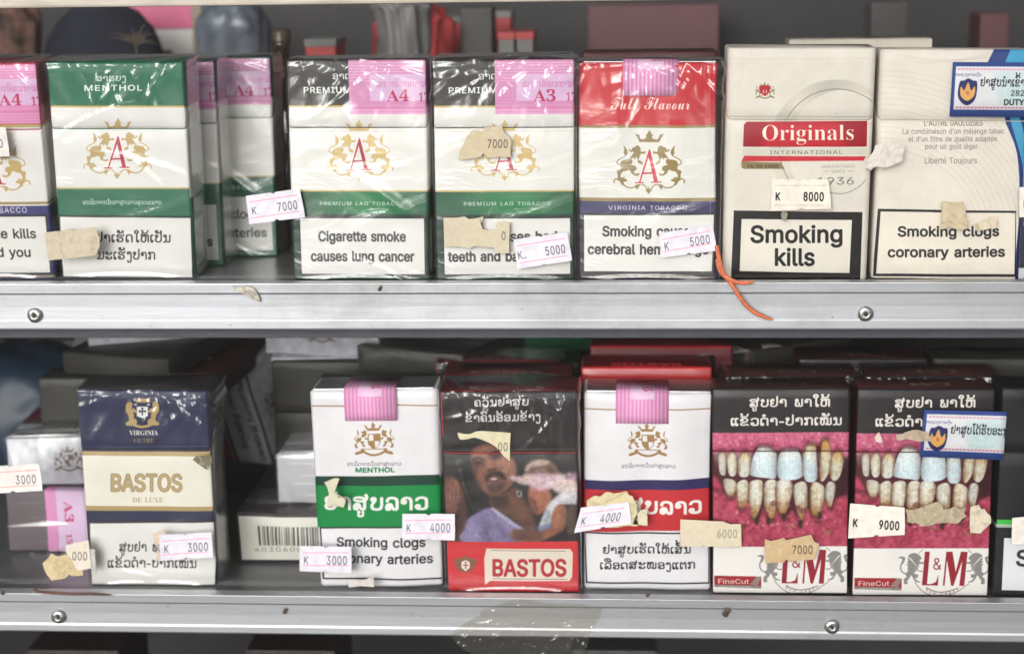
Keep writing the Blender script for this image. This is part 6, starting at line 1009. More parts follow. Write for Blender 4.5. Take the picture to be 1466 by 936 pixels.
def shell(w, d, z0, z1, r, rz, nf=9, ns=4, nz=10, disp=None, slope0=0, slope1=0, art=None, H=None, grow=0, W=None):
    """closed rounded carton section; uv follows the art sheet (front | side, top above)"""
    o = rr_outline(w, d, r, nf, ns); n = len(o)
    zs = [0, .35, 1]; lev = []
    for a in (0, .5, 1): lev.append((z0+rz*math.sin(a*math.pi/2)*1, rz*(1-math.sin(math.acos(1-a))) if 0 else rz*(1-a)**2*.8, 0))
    for i in range(1, nz): t = i/nz; lev.append((z0+rz+(z1-z0-2*rz)*t, 0, t))
    for a in (1, .5, 0): lev.append((z1-rz*math.sin(a*math.pi/2), rz*(1-a)**2*.8, 1))
    V = []
    for z, ins, t in lev:
        p = np.c_[o[:, 0]-o[:, 2]*ins, o[:, 1]-o[:, 3]*ins, np.full(n, z)]
        p[:, 2] += (slope0*(1-t)+slope1*t)*p[:, 1]
        V.append(p)
    V = np.array(V); base = V.copy(); L = len(lev)
    if disp is not None:
        dd = disp(V[..., 0]/w, V[..., 1]/d, V[..., 2]); V[..., 0] += o[None, :, 2]*dd; V[..., 1] += o[None, :, 3]*dd
    V[..., 0] += o[None, :, 2]*grow; V[..., 1] += o[None, :, 3]*grow
    verts = V.reshape(-1, 3); faces = []; uvs = []
    W = W or w; Hh = H or z1
    AW, AH, fw, fh, sd_, tp = (art.w+art.side, art.h+art.top, art.w, art.h, art.side, art.top) if art else (280, 396, 200, 316, 80, 80)
    def uv(b, nx, ny, top=False):
        x, y, z = b
        if top: X = (x/W+.5)*fw; Yp = -(y/d)*tp; 
        elif abs(nx) > abs(ny)*1.02: X = fw+min(max(y/d, .01), .99)*sd_; Yp = (1-z/Hh)*fh
        else: X = min(max((x/W+.5)*fw, .3), fw-.3); Yp = (1-z/Hh)*fh
        return (X/AW, 1-(min(max(Yp, .4), fh-.4) if not top else Yp-.3+0)/AH-tp/AH)
    for j in range(L-1):
        for i in range(n):
            k = (i+1) % n; f = (j*n+i, j*n+k, (j+1)*n+k, (j+1)*n+i); faces.append(f)
            nx, ny = o[i, 2]+o[k, 2], o[i, 3]+o[k, 3]
            for q in ((j, i), (j, k), (j+1, k), (j+1, i)): uvs.append(uv(base[q], nx, ny))
    faces.append(tuple(range(n-1, -1, -1)))
    for i in range(n-1, -1, -1): uvs.append(uv(base[0, i], 0, -1))
    faces.append(tuple((L-1)*n+i for i in range(n)))
    for i in range(n): uvs.append(uv(base[L-1, i], 0, 0, True))
    me = mesh_from(verts, faces, uvs); me.polygons.foreach_set('use_smooth', [True]*len(faces))
    me.polygons[len(faces)-1].use_smooth = False; me.polygons[len(faces)-2].use_smooth = False
    me.set_sharp_from_angle(angle=R(50))
    return me
def warp(seed, amp=.00022, bulge=.0):
    g = np.random.default_rng(seed); c = [(g.random()*6.3, g.random()*6.3, 1+g.random()*3, .02+g.random()*.05) for _ in range(4)]
    def f(x, y, z):
        s = 0
        for a, b, k, l in c: s = s+np.sin(x*k*3+y*2+a)*np.sin(z/l+b)
        bl = bulge*(1-(2*x)**2).clip(0, 1)*np.sin(np.clip(z/.087, 0, 1)*math.pi) if bulge else 0
        return s*amp/2+bl
    return f
def creases(seed, H, W, n=30, amp=.00095, top=.9):
    """film wrinkles: sharp ridges, most of them fanning from the top edge"""
    g = np.random.default_rng(seed); L = []
    for i in range(n):
        if g.random() < top: x, z, a = g.random()-.5, H*(1-.06*g.random()), math.radians(-90+g.normal()*38); ln = .006+g.random()*.02
        else: x, z, a = g.random()-.5, H*g.random(), math.radians(g.normal()*40+(0 if g.random() < .6 else 90)); ln = .006+g.random()*.014
        L.append((x*W, z, math.cos(a), math.sin(a), ln, (.0009+.0016*g.random()**1.5), amp*(.3+g.random()), g.random()*.5))
    for z in (H-.0012, .0015): L.append((0, z, 1, 0, W*.5, .0007, amp*.5, .2))
    def f(x, y, z):
        X = x*W; s = np.zeros_like(X)
        for (cx, cz, ux, uz, ln, wd, am, cv) in L:
            dx, dz = X-cx, z-cz; t = dx*ux+dz*uz; n_ = -dx*uz+dz*ux+cv*t*t*12
            s += am*np.exp(-(n_/wd)**2)*np.exp(-(t/ln)**4)
        return s+.0001*np.sin(x*9+z*150+seed)*np.cos(z*70+x*5)
    return f
PW, PH, PD = .055, .0865, .0225
SHEETS = {}
def sheet(key, fn, **kw):
    if key not in SHEETS: a = fn(); SHEETS[key] = (a, printed(key, a, **kw))
    return SHEETS[key]
WRAPS = {}
def make_pack(name, key, fn, w=PW, h=PH, d=PD, soft=False, wrap=None, lid=.305, r=.0011, seed=1, stamp=False, mkw={}):
    """an Empty at the pack's front bottom edge, its parts standing on z = 0 and reaching back to y = d"""
    a, m = sheet(key, fn, **mkw); root = empty(name)
    if soft:
        me = shell(w, d, 0, h, .0022, .0012, 22, 8, 24, warp(seed, .0009, .0012), art=a, H=h); obj('body', me, m, root)
        bm = bmesh.new(); box(bm, -w*.47, w*.47, .0012, d-.0012, h-.0004, h+.0003, .0002); obj('foil_top', bm, MAT['cork'], root)
    else:
        zs = h*(1-lid); sl = .5
        wf = warp(seed, .0004, .0003)
        obj('body', shell(w, d, 0, zs, r, .0005, 9, 4, 9, wf, 0, sl, art=a, H=h), m, root)
        obj('lid', shell(w, d, zs+.00025, h, r, .0007, 9, 4, 6, wf, sl, 0, art=a, H=h), m, root)
    if stamp:
        ts, tm = sheet('tax_band', tax_strip); sw = .0215; x0 = stamp if isinstance(stamp, float) else -.004
        pr = [(d*.8, h+.0008), (.002, h+.0009), (.0004, h+.0006), (-.0008, h-.0008), (-.0012, h-.005), (-.0012, h-.009), (-.0012, h-.0128)]
        V = []; Fc = []; U = []; le = [0]
        for p, q in zip(pr, pr[1:]): le.append(le[-1]+math.hypot(p[0]-q[0], p[1]-q[1]))
        for i, (y, z) in enumerate(pr):
            for sx in (0, 1): V.append((x0-sw/2+sw*sx, y, z))
        for i in range(len(pr)-1):
            Fc.append((2*i, 2*i+2, 2*i+3, 2*i+1)); v0, v1 = 1-le[i]/le[-1], 1-le[i+1]/le[-1]; U += [(0, v0), (0, v1), (1, v1), (1, v0)]
        me = mesh_from(V, Fc, U); o = obj('tax_band', me, tm, root, smooth_=True); s = o.modifiers.new('thickness', 'SOLIDIFY'); s.thickness = .0001; s.offset = 1
    if wrap is not None:
        k = (wrap, round(w, 4), round(h, 4))
        if k not in WRAPS:
            me = shell(w+.0008, d+.0008, -.0001, h+.0006, .0014, .0009, 112, 12, 150, creases(wrap, h, w), art=None, H=h, grow=.0004+(.0006 if soft else 0))
            WRAPS[k] = me
        o = obj('clear_wrap', WRAPS[k], MAT['wrap'], root, (0, -.0004, 0))
    return root
def copy_tree(o, parent=None):
    c = o.copy(); sc.collection.objects.link(c); c.parent = parent
    for ch in list(o.children): copy_tree(ch, c)
    return c

def solve(quad, zsh, w=PW, h=PH, Yp=0., sY=.003, yaw0=0., free=False):
    """stand a w x h face so that its corners meet the four corners seen in the photograph"""
    def corners(x):
        X, Y, yaw, lean, roll, sw, sh = x; W, H = w*sw, h*sh
        Rm = np.array(Euler((lean, roll, yaw), 'XYZ').to_matrix())
        q = np.array([[-W/2, 0, H], [W/2, 0, H], [-W/2, 0, 0], [W/2, 0, 0]])@Rm.T
        q += [X, Y, 0]; q[:, 2] += zsh-q[2:, 2].min(); return q
    def res(x):
        out = []
        for c, (u, v) in zip(corners(x), quad): a, b = proj(c); out += [a-u, b-v]
        return np.array(out+[(x[1]-Yp)/sY*1.5, (x[2]-yaw0)/R(2.5), x[3]/R(1.5), x[4]/R(1.2), (x[5]-1)/.012, (x[6]-1)/.015])
    m = np.mean(quad, 0); x = np.array([P(m[0], m[1], Yp)[0], Yp, yaw0, 0, 0, 1., 1.])
    for _ in range(12):
        r = res(x); J = np.stack([(res(x+np.eye(7)[k]*1e-6)-r)/1e-6 for k in range(7)], 1); x = x-np.linalg.lstsq(J, r, rcond=None)[0]
    x[1] = max(x[1], 0.0003)
    c = corners(x); mid = (c[2]+c[3])/2
    return dict(loc=mid, rot=(x[3], x[4], x[2]), w=w*x[5], h=h*x[6], err=np.abs(res(x)[:8]).max())
def stand(name, key, fn, quad, zsh, label, group=None, hh=PH, ww=PW, Yp=0., sY=.003, yaw0=0., cat='cigarette pack', **kw):
    s = solve(quad, zsh, ww, hh, Yp, sY, yaw0)
    o = make_pack(name, key, fn, w=s['w'], h=s['h'], **kw); o.location = s['loc']; o.rotation_euler = s['rot']
    tag(o, label, cat, group); print('POSE', name, key, np.round(s['loc'], 4), np.degrees(s['rot']).round(1), round(s['w'], 4), round(s['h'], 4), 'err', round(s['err'], 1)); return o

# ================================================================ ground and cabinet
bm = bmesh.new(); bmesh.ops.create_grid(bm, x_segments=8, y_segments=8, size=60)
tag(obj('pavement', bm, MAT['ground']), kind='structure')
cab = empty('display_cabinet', (0, 0, 0)); tag(cab, 'glass fronted aluminium display cabinet holding two rows of cigarette packs', 'display cabinet')
XL, XR = -.52, .52
def rail(name, ztop, zbot, Yf):
    """extruded aluminium shelf edge with a rolled lip and shallow ribs"""
    h = ztop-zbot; y = Yf
    pr = [(y+.006, zbot), (y+.0006, zbot), (y, zbot+.0006), (y, zbot+h*.2), (y+.00025, zbot+h*.23), (y+.0003, zbot+h*.5), (y+.0002, zbot+h*.76),
          (y-.0001, zbot+h*.8), (y-.0002, zbot+h*.97), (y-.0003, ztop), (y+.006, ztop)]
    V = []; F = []; n = len(pr)
    for x in (XL, XR):
        for p in pr: V.append((x, p[0], p[1]))
    for i in range(n): k = (i+1) % n; F.append((i, n+i, n+k, k))
    F += [tuple(range(n)), tuple(range(2*n-1, n-1, -1))]
    me = mesh_from(V, F); bm = bmesh.new(); bm.from_mesh(me); bmesh.ops.recalc_face_normals(bm, faces=bm.faces)
    o = obj(name, bm, MAT['alu'], cab); m = o.modifiers.new('b', 'BEVEL'); m.width = .0004; m.segments = 2; m.limit_method = 'ANGLE'; m.angle_limit = R(25); return o
YR = -.0115
zt1, zb1 = P(733, 405, YR)[2], P(733, 473, YR)[2]
zt2, zb2 = P(733, 855.5, YR)[2], P(733, 912, YR)[2]
zt0 = P(733, 3.5, YR)[2]
r1 = rail('front_rail', zt1, zb1, YR); r2 = rail('front_rail', zt2, zb2, YR)
bm = bmesh.new(); box(bm, XL, XR, YR, YR+.012, zt0, zt0+.03, .001); obj('top_frame', bm, MAT['cream'], cab)
def screw(u, v, rl, rs=.0031, seed=0):
    p = P(u, v, YR-.0002); V = []; F = []
    prof = [(1, .0), (.98, .25), (.85, .5), (.6, .62), (.42, .66), (.34, .6), (.3, .25), (.0, .22)]
    n = 20
    for k, (r_, y) in enumerate(prof):
        for i in range(n):
            a = i*math.tau/n; rr = r_*rs*(1+.03*math.sin(3*a+seed) if k < 3 else 1); V.append((p[0]+math.cos(a)*rr, p[1]-y*.0022, p[2]+math.sin(a)*rr))
    for k in range(len(prof)-1):
        for i in range(n): j = (i+1) % n; F.append((k*n+i, (k+1)*n+i, (k+1)*n+j, k*n+j))
    s = obj('rivet', mesh_from(V, F), MAT['steel'], rl, smooth_=True)
    bm = bmesh.new(); bmesh.ops.create_cone(bm, cap_ends=True, segments=6, radius1=rs*.27, radius2=rs*.27, depth=.0003, matrix=Matrix.Translation((p[0], p[1]-.00062, p[2]))@Matrix.Rotation(R(90), 4, 'X'))
    h = obj('rivet_core', bm, MAT['hole'], rl)
screw(50, 451, r1, seed=1); screw(1239, 449, r1, seed=2); screw(84, 882, r2, seed=3); screw(1191, 896, r2, seed=5)
for zt, nm in ((ZU, 'shelf'), (ZL, 'shelf')):
    bm = bmesh.new(); box(bm, XL, XR, -.0054, .36, zt-.003, zt, .0003); obj(nm, bm, MAT['shelf'], cab)
bm = bmesh.new(); box(bm, XL, XR, .361, .367, ZL-.3, ZU+.42); obj('back_panel', bm, MAT['dark'], cab)
for x in (XL-.006, XR): 
    bm = bmesh.new(); box(bm, x, x+.006, -.006, .367, ZL-.3, ZU+.42); obj('side_panel', bm, MAT['dark'], cab)
bm = bmesh.new(); box(bm, XL, XR, -.004, .36, ZU+.42, ZU+.426); obj('roof_panel', bm, MAT['dark'], cab)
bm = bmesh.new(); box(bm, XL, XR, -.004, .36, ZL-.3, ZL-.294); obj('bottom_panel', bm, MAT['dark'], cab)
YG0, YG1 = -.0088, -.0063       # glass
for z0, z1 in ((ZU+.0003, zt0+.01), (ZL+.0003, zb1+.003), (ZL-.28, zb2+.003)):
    bm = bmesh.new(); box(bm, XL+.002, XR-.002, YR+.0085, YR+.0090, z0, z1); 
    obj('glass_pane', bm, MAT['glass'], cab)
YS = YR+.0083                    # outer face of the glass, where the price labels stick
# dark channel under the upper rail
bm = bmesh.new(); box(bm, XL, XR, YR+.0093, YR+.0120, P(733, 484, YR+.0093)[2], zb1+.004, .0004); obj('glass_channel', bm, plain('channel_grey', (.06, .065, .08), .5), cab)

# ================================================================ upper row
GU, GLo = 'cigarette packs standing on the upper shelf', 'cigarette packs standing on the lower shelf'
stand('cigarette_pack', 'left_pack', ad_left, [(-151,92),(52,91),(-114,399),(80,398)], ZU, 'white and navy pack with pink stamp, cut off at the left of the upper shelf', GU, wrap=3, seed=31)
stand('cigarette_pack', 'menthol_green', ad_green, [(64,89),(263,90),(92,397),(278,397)], ZU, 'green and white menthol pack with a torn beige label over its lower left corner', GU, wrap=1, seed=32)
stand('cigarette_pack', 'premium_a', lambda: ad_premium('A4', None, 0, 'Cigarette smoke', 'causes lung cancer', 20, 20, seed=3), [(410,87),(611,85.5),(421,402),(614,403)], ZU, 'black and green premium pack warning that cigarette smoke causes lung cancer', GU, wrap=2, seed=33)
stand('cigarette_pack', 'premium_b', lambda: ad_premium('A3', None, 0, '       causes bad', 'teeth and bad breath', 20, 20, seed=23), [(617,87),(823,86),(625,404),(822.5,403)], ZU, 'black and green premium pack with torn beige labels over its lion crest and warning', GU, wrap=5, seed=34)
stand('soft_cigarette_pack', 'full_flavour', ad_red, [(829,90.5),(1032,90),(829,403),(1026,405)], ZU, 'red white and navy full flavour pack with a pink tax band on top', GU, wrap=6, seed=35, stamp=.0005, soft=True)
stand('cigarette_pack', 'originals', ad_originals, [(1040,68),(1258,70),(1036,400),(1240,402)], ZU, 'tall cream pack with a red Originals band and large Smoking kills warning', GU, hh=.091, ww=.059, seed=36, r=.0028, lid=.31)
stand('cigarette_pack', 'pack_back', ad_back, [(1263,71),(1480,72),(1248,400),(1463,404)], ZU, 'cream pack turned back to front with French text and a blue edged duty stamp', GU, hh=.091, ww=.058, seed=37, r=.0024, lid=.31)
edge = stand('cigarette_pack', 'navy_edge', ad_navy_edge, [(1468,80),(1660,82),(1461,401),(1650,404)], ZU, 'dark navy pack only just showing at the right edge of the upper shelf', GU, seed=38)
# packs further back
def put(key, fn, loc, rot, label, group=None, name='cigarette_pack', **kw):
    o = make_pack(name, key, fn, **kw); o.location = loc; o.rotation_euler = rot; tag(o, label, 'cigarette pack', group); return o
def atX(u, v, Y): return P(u, v, Y)[0]
x2 = atX(312, 200, .036)
put('behind_green', ad_behind, (x2-PW/2, .036, ZU), (0, 0, 0), 'green edged pack standing close behind the menthol pack', GU, wrap=1, seed=41)
x3 = atX(391, 200, .060)
put('behind_green', ad_behind, (x3-PW/2, .060, ZU), (0, 0, 0), 'pack with a pink A4 stamp standing farthest back behind the white 7000 price label', GU, wrap=2, seed=42)
a = P(1130, 57, .034); b = P(1337, 57, .034)
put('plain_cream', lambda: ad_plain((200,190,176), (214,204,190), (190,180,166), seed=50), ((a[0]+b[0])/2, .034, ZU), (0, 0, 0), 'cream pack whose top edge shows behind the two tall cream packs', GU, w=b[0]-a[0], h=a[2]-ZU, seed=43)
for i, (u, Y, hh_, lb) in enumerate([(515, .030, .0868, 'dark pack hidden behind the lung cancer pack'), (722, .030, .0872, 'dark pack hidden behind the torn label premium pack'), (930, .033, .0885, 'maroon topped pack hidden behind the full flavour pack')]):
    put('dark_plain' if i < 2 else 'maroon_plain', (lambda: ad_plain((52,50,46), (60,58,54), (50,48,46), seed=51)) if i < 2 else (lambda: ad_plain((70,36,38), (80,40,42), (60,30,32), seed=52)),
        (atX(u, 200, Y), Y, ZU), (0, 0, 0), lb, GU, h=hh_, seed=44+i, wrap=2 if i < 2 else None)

# solid stand-ins for blurred glass reflections, and a bottle, behind the upper row
def carton(name, u0, v0, u1, v1, Y, depth, mat, label, cat, zb=ZU, parts=None):
    a, b = P(u0, v1, Y), P(u1, v0, Y); cx = (a[0]+b[0])/2; o = empty(name, (cx, Y, zb)); w = b[0]-a[0]
    bm = bmesh.new(); box(bm, -w/2, w/2, 0, depth, 0, b[2]-zb, .0008); obj('body', bm, mat, o)
    tag(o, label, cat); return o, w, b[2]-zb
Mc = lambda n, c, r=.5, **k: plain(n, c, r, **k)
redM, greyM, whiteM, pinkM, blueM, maroonM, woodM = Mc('red_card', (.5, .06, .06)), Mc('grey_card', (.2, .19, .18)), Mc('white_card', (.74, .72, .68)), Mc('pink_card', (.62, .12, .24)), Mc('blue_plastic', (.08, .17, .32), .3), Mc('maroon_card', (.11, .035, .04)), Mc('pale_wood', (.3, .24, .18), .6, stretch=(1, 1, 8))
o, w, h = carton('reflection_white_carton', 190, 4, 275, 66, .26, .03, whiteM, 'white carton with a pink lid band, stand-in for a reflection at back left', 'carton')  # carton added in place of a pale reflection in the glass
bm = bmesh.new(); box(bm, -w/2-.0006, w/2+.0006, -.0008, .031, h-.014, h+.001, .0004); obj('lid_band', bm, pinkM, o)
bm = bmesh.new(); box(bm, -w/2+w*.5, -w/2+w*.64, -.0012, .0, h-.031, h-.0255, .0004); obj('printed_mark', bm, MAT['hole'], o)
o, w, h = carton('reflection_divider', 277, 0, 288, 80, .25, .02, woodM, 'pale wooden divider, made up for a reflection right of the white carton', 'divider')  # upright strip added for the reflected edge beside it
# round cap and feathery plume made up in place of a dark reflection
c = P(130, 40, .19); o = empty('reflection_cap', (c[0], .19, ZU)); bm = bmesh.new(); bmesh.ops.create_uvsphere(bm, u_segments=32, v_segments=20, radius=.032)
for v in bm.verts: v.co = Vector((v.co.x*1.0, v.co.y*.8+.02, max(v.co.z, -.02)*1.15+.072)); v.co += v.co.normalized()*.001*math.sin(v.co.x*400)*math.cos(v.co.z*300)
obj('crown', bm, plain('reflection_navy', (.016, .018, .032), .9, noise=.3), o, smooth_=True)
bm = bmesh.new(); box(bm, -.03, .03, -.004, .04, 0, .06, .004); obj('stand', bm, MAT['dark'], o)
tag(o, 'round dark navy cap on a stand, in place of a reflection above the menthol pack', 'cap')
c = P(196, 90, .12); o = empty('reflection_plume', (c[0], .12, ZU)); 
for i in range(11):
    a_ = R(20+i*13); L_ = .008+.008*rnd.random(); V = []; F = []
    for k in range(7):
        t = k/6; wd = .0009*(1-t)+.0001; px, pz = math.cos(a_)*L_*t, .09+math.sin(a_)*L_*t*.9-.004*t*t; V += [(px-wd*math.sin(a_), rnd.random()*.0004, pz+wd*math.cos(a_)), (px+wd*math.sin(a_), rnd.random()*.0004, pz-wd*math.cos(a_))]
        if k: F.append((2*k-2, 2*k-1, 2*k+1, 2*k))
    f = obj('barb', mesh_from(V, F), MAT['leaf'], o); s = f.modifiers.new('s', 'SOLIDIFY'); s.thickness = .0003
bm = bmesh.new(); box(bm, -.0007, .0007, 0, .0014, 0, .0905); obj('stalk', bm, MAT['leaf'], o)
tag(o, 'small dry feathery plume made up for reflected streaks above the menthol pack', 'plume')
# crumpled bag shape added in place of a blue-grey reflection
def blob(name, u, v, Y, rx, ry, rz, mats, label, cat, seed, amp=.3, zb=ZU, sub=4):
    c = P(u, v, Y); bm = bmesh.new(); bmesh.ops.create_icosphere(bm, subdivisions=sub, radius=1); g = np.random.default_rng(seed); K = g.normal(size=(7, 3))*3.5; ph = g.random(7)*6
    for q in bm.verts:
        n = q.co.copy(); s = sum(abs(math.sin(K[i]@np.array(n)+ph[i])) for i in range(7))/7; q.co = Vector((n.x*rx, n.y*ry, n.z*rz))*(1+amp*(s-.5)*2)
    zc = c[2]-zb; bottom = min(q.co.z for q in bm.verts)
    for q in bm.verts: q.co.z = q.co.z+zc if zc+bottom > 0 else (q.co.z-bottom)
    if zc+bottom > .0:      # stretch down to the shelf
        for q in bm.verts:
            if q.co.z < zc: q.co.z = zc-(zc-q.co.z)*zc/(-bottom)
    o = obj(name, bm, mats, None, (c[0], Y, zb), True); tag(o, label, cat); return o
blob('reflection_bag', 332, 42, .22, .017, .014, .018, plain('reflection_blue_grey', (.13, .15, .18), .25, noise=.6, scale=70, bump=.6), 'crumpled blue and grey plastic bag standing in for a reflection above the second upper pack', 'plastic bag', 3)
blob('reflection_cloth', 18, 34, .21, .012, .01, .012, plain('reflection_red_yellow', (.12, .06, .045), .8, noise=.8, scale=120), 'small red and ochre cloth standing in for a patterned reflection at the upper left corner', 'cloth', 33, .4)  # cloth shape added for the red and ochre reflection
# dark bottle between the third and fourth packs
def lathe(prof, n=24):
    V = []; F = []
    for r_, z in prof:
        for i in range(n): a = i*math.tau/n; V.append((r_*math.cos(a), r_*math.sin(a), z))
    for k in range(len(prof)-1):
        for i in range(n): j = (i+1) % n; F.append((k*n+i, k*n+j, (k+1)*n+j, (k+1)*n+i))
    F += [tuple(range(n-1, -1, -1)), tuple((len(prof)-1)*n+i for i in range(n))]; return mesh_from(V, F)
c = P(404, 100, .10); o = empty('brown_bottle', (c[0], .10, ZU))
obj('bottle_body', lathe([(.009, 0), (.011, .001), (.011, .055), (.0095, .063), (.0042, .073), (.0038, .088), (.0045, .089), (.0045, .092)]), plain('brown_glass', (.05, .026, .014), .08, coat=1), o, smooth_=True)
obj('cap', lathe([(.0046, .0905), (.0048, .091), (.0046, .096), (.003, .097)]), plain('dull_cap', (.14, .11, .08), .25, .4), o, smooth_=True)
tag(o, 'small dark brown bottle with a shiny cap behind the gap beside the lung cancer pack', 'bottle')
for i, (nm, u0, v0, u1, v1, Y, mt, lb, ct) in enumerate([  # boxes added as solid stand-ins for reflections in the glass
 ('reflection_red_packet', 438, 58, 480, 92, .16, redM, 'red packet with a grey flap, reflection stand-in above the lung cancer pack', 'packet'),
 ('reflection_red_carton', 592, 26, 662, 92, .24, redM, 'bright red carton, reflection stand-in above the torn label premium pack', 'carton'),
 ('reflection_dark_carton', 660, 12, 704, 92, .21, Mc('charcoal_card', (.06, .055, .05)), 'charcoal carton, reflection stand-in right of the bright red carton', 'carton'),
 ('reflection_red_box', 704, 18, 731, 40, .27, redM, 'small red box with a pale lid as a reflection stand-in high at the back', 'box'),
 ('reflection_grey_carton', 714, 48, 736, 90, .19, greyM, 'narrow grey carton as a reflection stand-in, left of its twin at the back', 'carton'),
 ('reflection_grey_carton', 740, 48, 763, 90, .19, greyM, 'narrow grey carton as a reflection stand-in, right of its twin at the back', 'carton'),
 ('reflection_maroon_carton', 842, 6, 1030, 92, .30, maroonM, 'wide dark maroon carton, reflection stand-in behind the full flavour pack', 'carton'),
 ('reflection_smoky_box', 1247, 4, 1300, 70, .22, Mc('smoky_plastic', (.075, .07, .068), .2), 'smoky dark box, reflection stand-in above the gap between the cream packs', 'box'),
 ('reflection_maroon_box', 1402, 20, 1446, 72, .25, maroonM, 'small maroon box, reflection stand-in above the duty stamp', 'box')]):
    zb = ZU
    if nm == 'reflection_red_box': zb = P(717, 40, .27)[2]
    o, w, h = carton(nm, u0, v0, u1, v1, Y, .03, mt, lb, ct, zb=ZU)
    if nm in ('reflection_red_box', 'reflection_red_packet', 'reflection_red_carton', 'reflection_grey_carton'):
        bm = bmesh.new(); box(bm, -w/2-.0004, w/2+.0004, -.0006, .0306, h-.003, h+.0006, .0003); obj('lid', bm, greyM if nm != 'reflection_grey_carton' else redM, o)
blob('reflection_red_cloth', 590, 32, .20, .016, .012, .009, redM, 'crumpled red cloth heaped as a reflection stand-in left of the bright red carton', 'cloth', 9, .5)  # heaped shape added for a red reflection
blob('reflection_scrap', 575, 14, .19, .012, .01, .006, greyM, 'pale crumpled scrap, reflection stand-in above the red cloth', 'scrap', 12, .6)  # lump added for a pale patch of reflection

# ================================================================ lower row
stand('cigarette_pack', 'bastos_blue', ad_bastos_blue, [(107,558),(299,559),(132,836),(309,838)], ZL, 'dark blue and cream de luxe pack with gold lion crest, leftmost upright below', GLo, wrap=12, seed=61, Yp=.004)
stand('soft_cigarette_pack', 'soft_green', lambda: ad_soft(True), [(441,558),(627,557),(461,840),(635,838)], ZL, 'white and green menthol soft pack with pink tax band', GLo, hh=.083, ww=.0535, wrap=None, seed=62, soft=True, stamp=-.0012, mkw=dict(coat=.25))
stand('cigarette_pack', 'photo_red', ad_man, [(629,560),(826,562),(641,848),(830,848)], ZL, 'black and red pack with a photo of a smoking man holding a baby', GLo, wrap=9, seed=63)
stand('soft_cigarette_pack', 'soft_red', lambda: ad_soft(False), [(832,561),(1025,562),(836,842),(1018,846)], ZL, 'white and red soft pack with pink tax band and torn labels', GLo, hh=.083, ww=.0535, seed=64, soft=True, stamp=-.0025, mkw=dict(coat=.25))
stand('cigarette_pack', 'teeth', ad_teeth, [(1021,559),(1217,560),(1019,855),(1218,857)], ZL, 'pack with rotten teeth photo and a tan 7000 price label, left of its twin', GLo, seed=65, mkw=dict(coat=.1))
tp = stand('cigarette_pack', 'teeth', ad_teeth, [(1231,561),(1428,561),(1221,859),(1420,862)], ZL, 'pack with rotten teeth photo and a blue duty stamp, right of its twin', GLo, seed=66, mkw=dict(coat=.1))
stand('cigarette_pack', 'black_right', ad_black_right, [(1441,561),(1640,563),(1424,862),(1622,866)], ZL, 'black pack with a green stripe cut off by the right edge of the lower shelf', GLo, seed=67)
# duty stamps stuck on packs
def duty(parent_face, txt, l2, l3, quad, Y, wpx, hpx, key, parent=None, label=None):
    a, m = sheet(key, lambda: official_stamp(1, txt, l2, l3, wpx, hpx)); n = 12; V = []; F = []; U_ = []
    q = [P(u, v, Y) for u, v in quad]
    for j in (0, 1, 2, 3):
        for i in range(n+1):
            s, t = i/n, j/3; p = (q[0]*(1-s)+q[1]*s)*(1-t)+(q[2]*(1-s)+q[3]*s)*t; p = p.copy(); p[1] -= .0002+.0003*math.sin(i*1.7+j)**2*(1 if i in (0, n) or j in (0, 3) else .3); V.append(p)
    for j in range(3):
        for i in range(n):
            F.append((j*(n+1)+i, (j+1)*(n+1)+i, (j+1)*(n+1)+i+1, j*(n+1)+i+1)); U_ += [(i/n, 1-j/3), (i/n, 1-(j+1)/3), ((i+1)/n, 1-(j+1)/3), ((i+1)/n, 1-j/3)]
    o = obj('duty_stamp', mesh_from(V, F, U_), m, None, smooth_=True); s = o.modifiers.new('t', 'SOLIDIFY'); s.thickness = .00012; s.offset = 1
    tag(o, label, 'duty stamp'); return o
duty(None, 'ຢາສູບນຳເຂົ້າ', '282', 'DUTY', [(1364,89),(1512,90),(1359,167),(1508,168)], -.0012, 150, 77, 'stamp_a', label='blue edged duty stamp reading DUTY on the cream pack at upper right')
duty(None, 'ຢາສູບໄດ້ຮັບອະນຸຍາ', None, None, [(1323,586),(1441,589),(1316,653),(1436,658)], -.0012, 121, 70, 'stamp_b', label='blue edged duty stamp over the right hand teeth photo')

# second row of the lower shelf
g = 'cigarette packs in the back rows of the lower shelf'
def back(u, Y, key, fn, label, h=PH, dz=0, rz=0, **kw): return put(key, fn, (atX(u, 700, Y), Y, ZL+dz), (0, 0, R(rz)), label, g, h=h, **kw)
back(728, .027, 'photo_red', ad_man, 'red topped pack standing directly behind the smoking man pack', seed=71)
back(716, .052, 'photo_red', ad_man, 'red topped pack two places behind the smoking man pack', h=.0862, seed=72, wrap=9)
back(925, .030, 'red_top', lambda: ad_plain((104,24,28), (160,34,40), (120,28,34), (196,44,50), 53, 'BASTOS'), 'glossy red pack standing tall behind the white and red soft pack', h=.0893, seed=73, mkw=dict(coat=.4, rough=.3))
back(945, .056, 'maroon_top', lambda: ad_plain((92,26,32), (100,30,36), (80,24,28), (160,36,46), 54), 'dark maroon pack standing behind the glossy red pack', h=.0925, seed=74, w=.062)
back(1130, .026, 'teeth', ad_teeth, 'dark topped pack directly behind the left teeth pack', seed=75, wrap=6)
back(1330, .026, 'teeth', ad_teeth, 'dark topped pack directly behind the right teeth pack', seed=76, wrap=3)
back(1230, .052, 'teeth', ad_teeth, 'dark topped pack farther behind, between the two teeth packs', h=.088, seed=77)
back(1420, .052, 'dark_plain', lambda: None, 'black pack behind the right teeth pack', h=.088, seed=78)
back(545, .030, 'dark_plain', lambda: None, 'dark pack standing behind the green soft pack', h=.0815, seed=79)
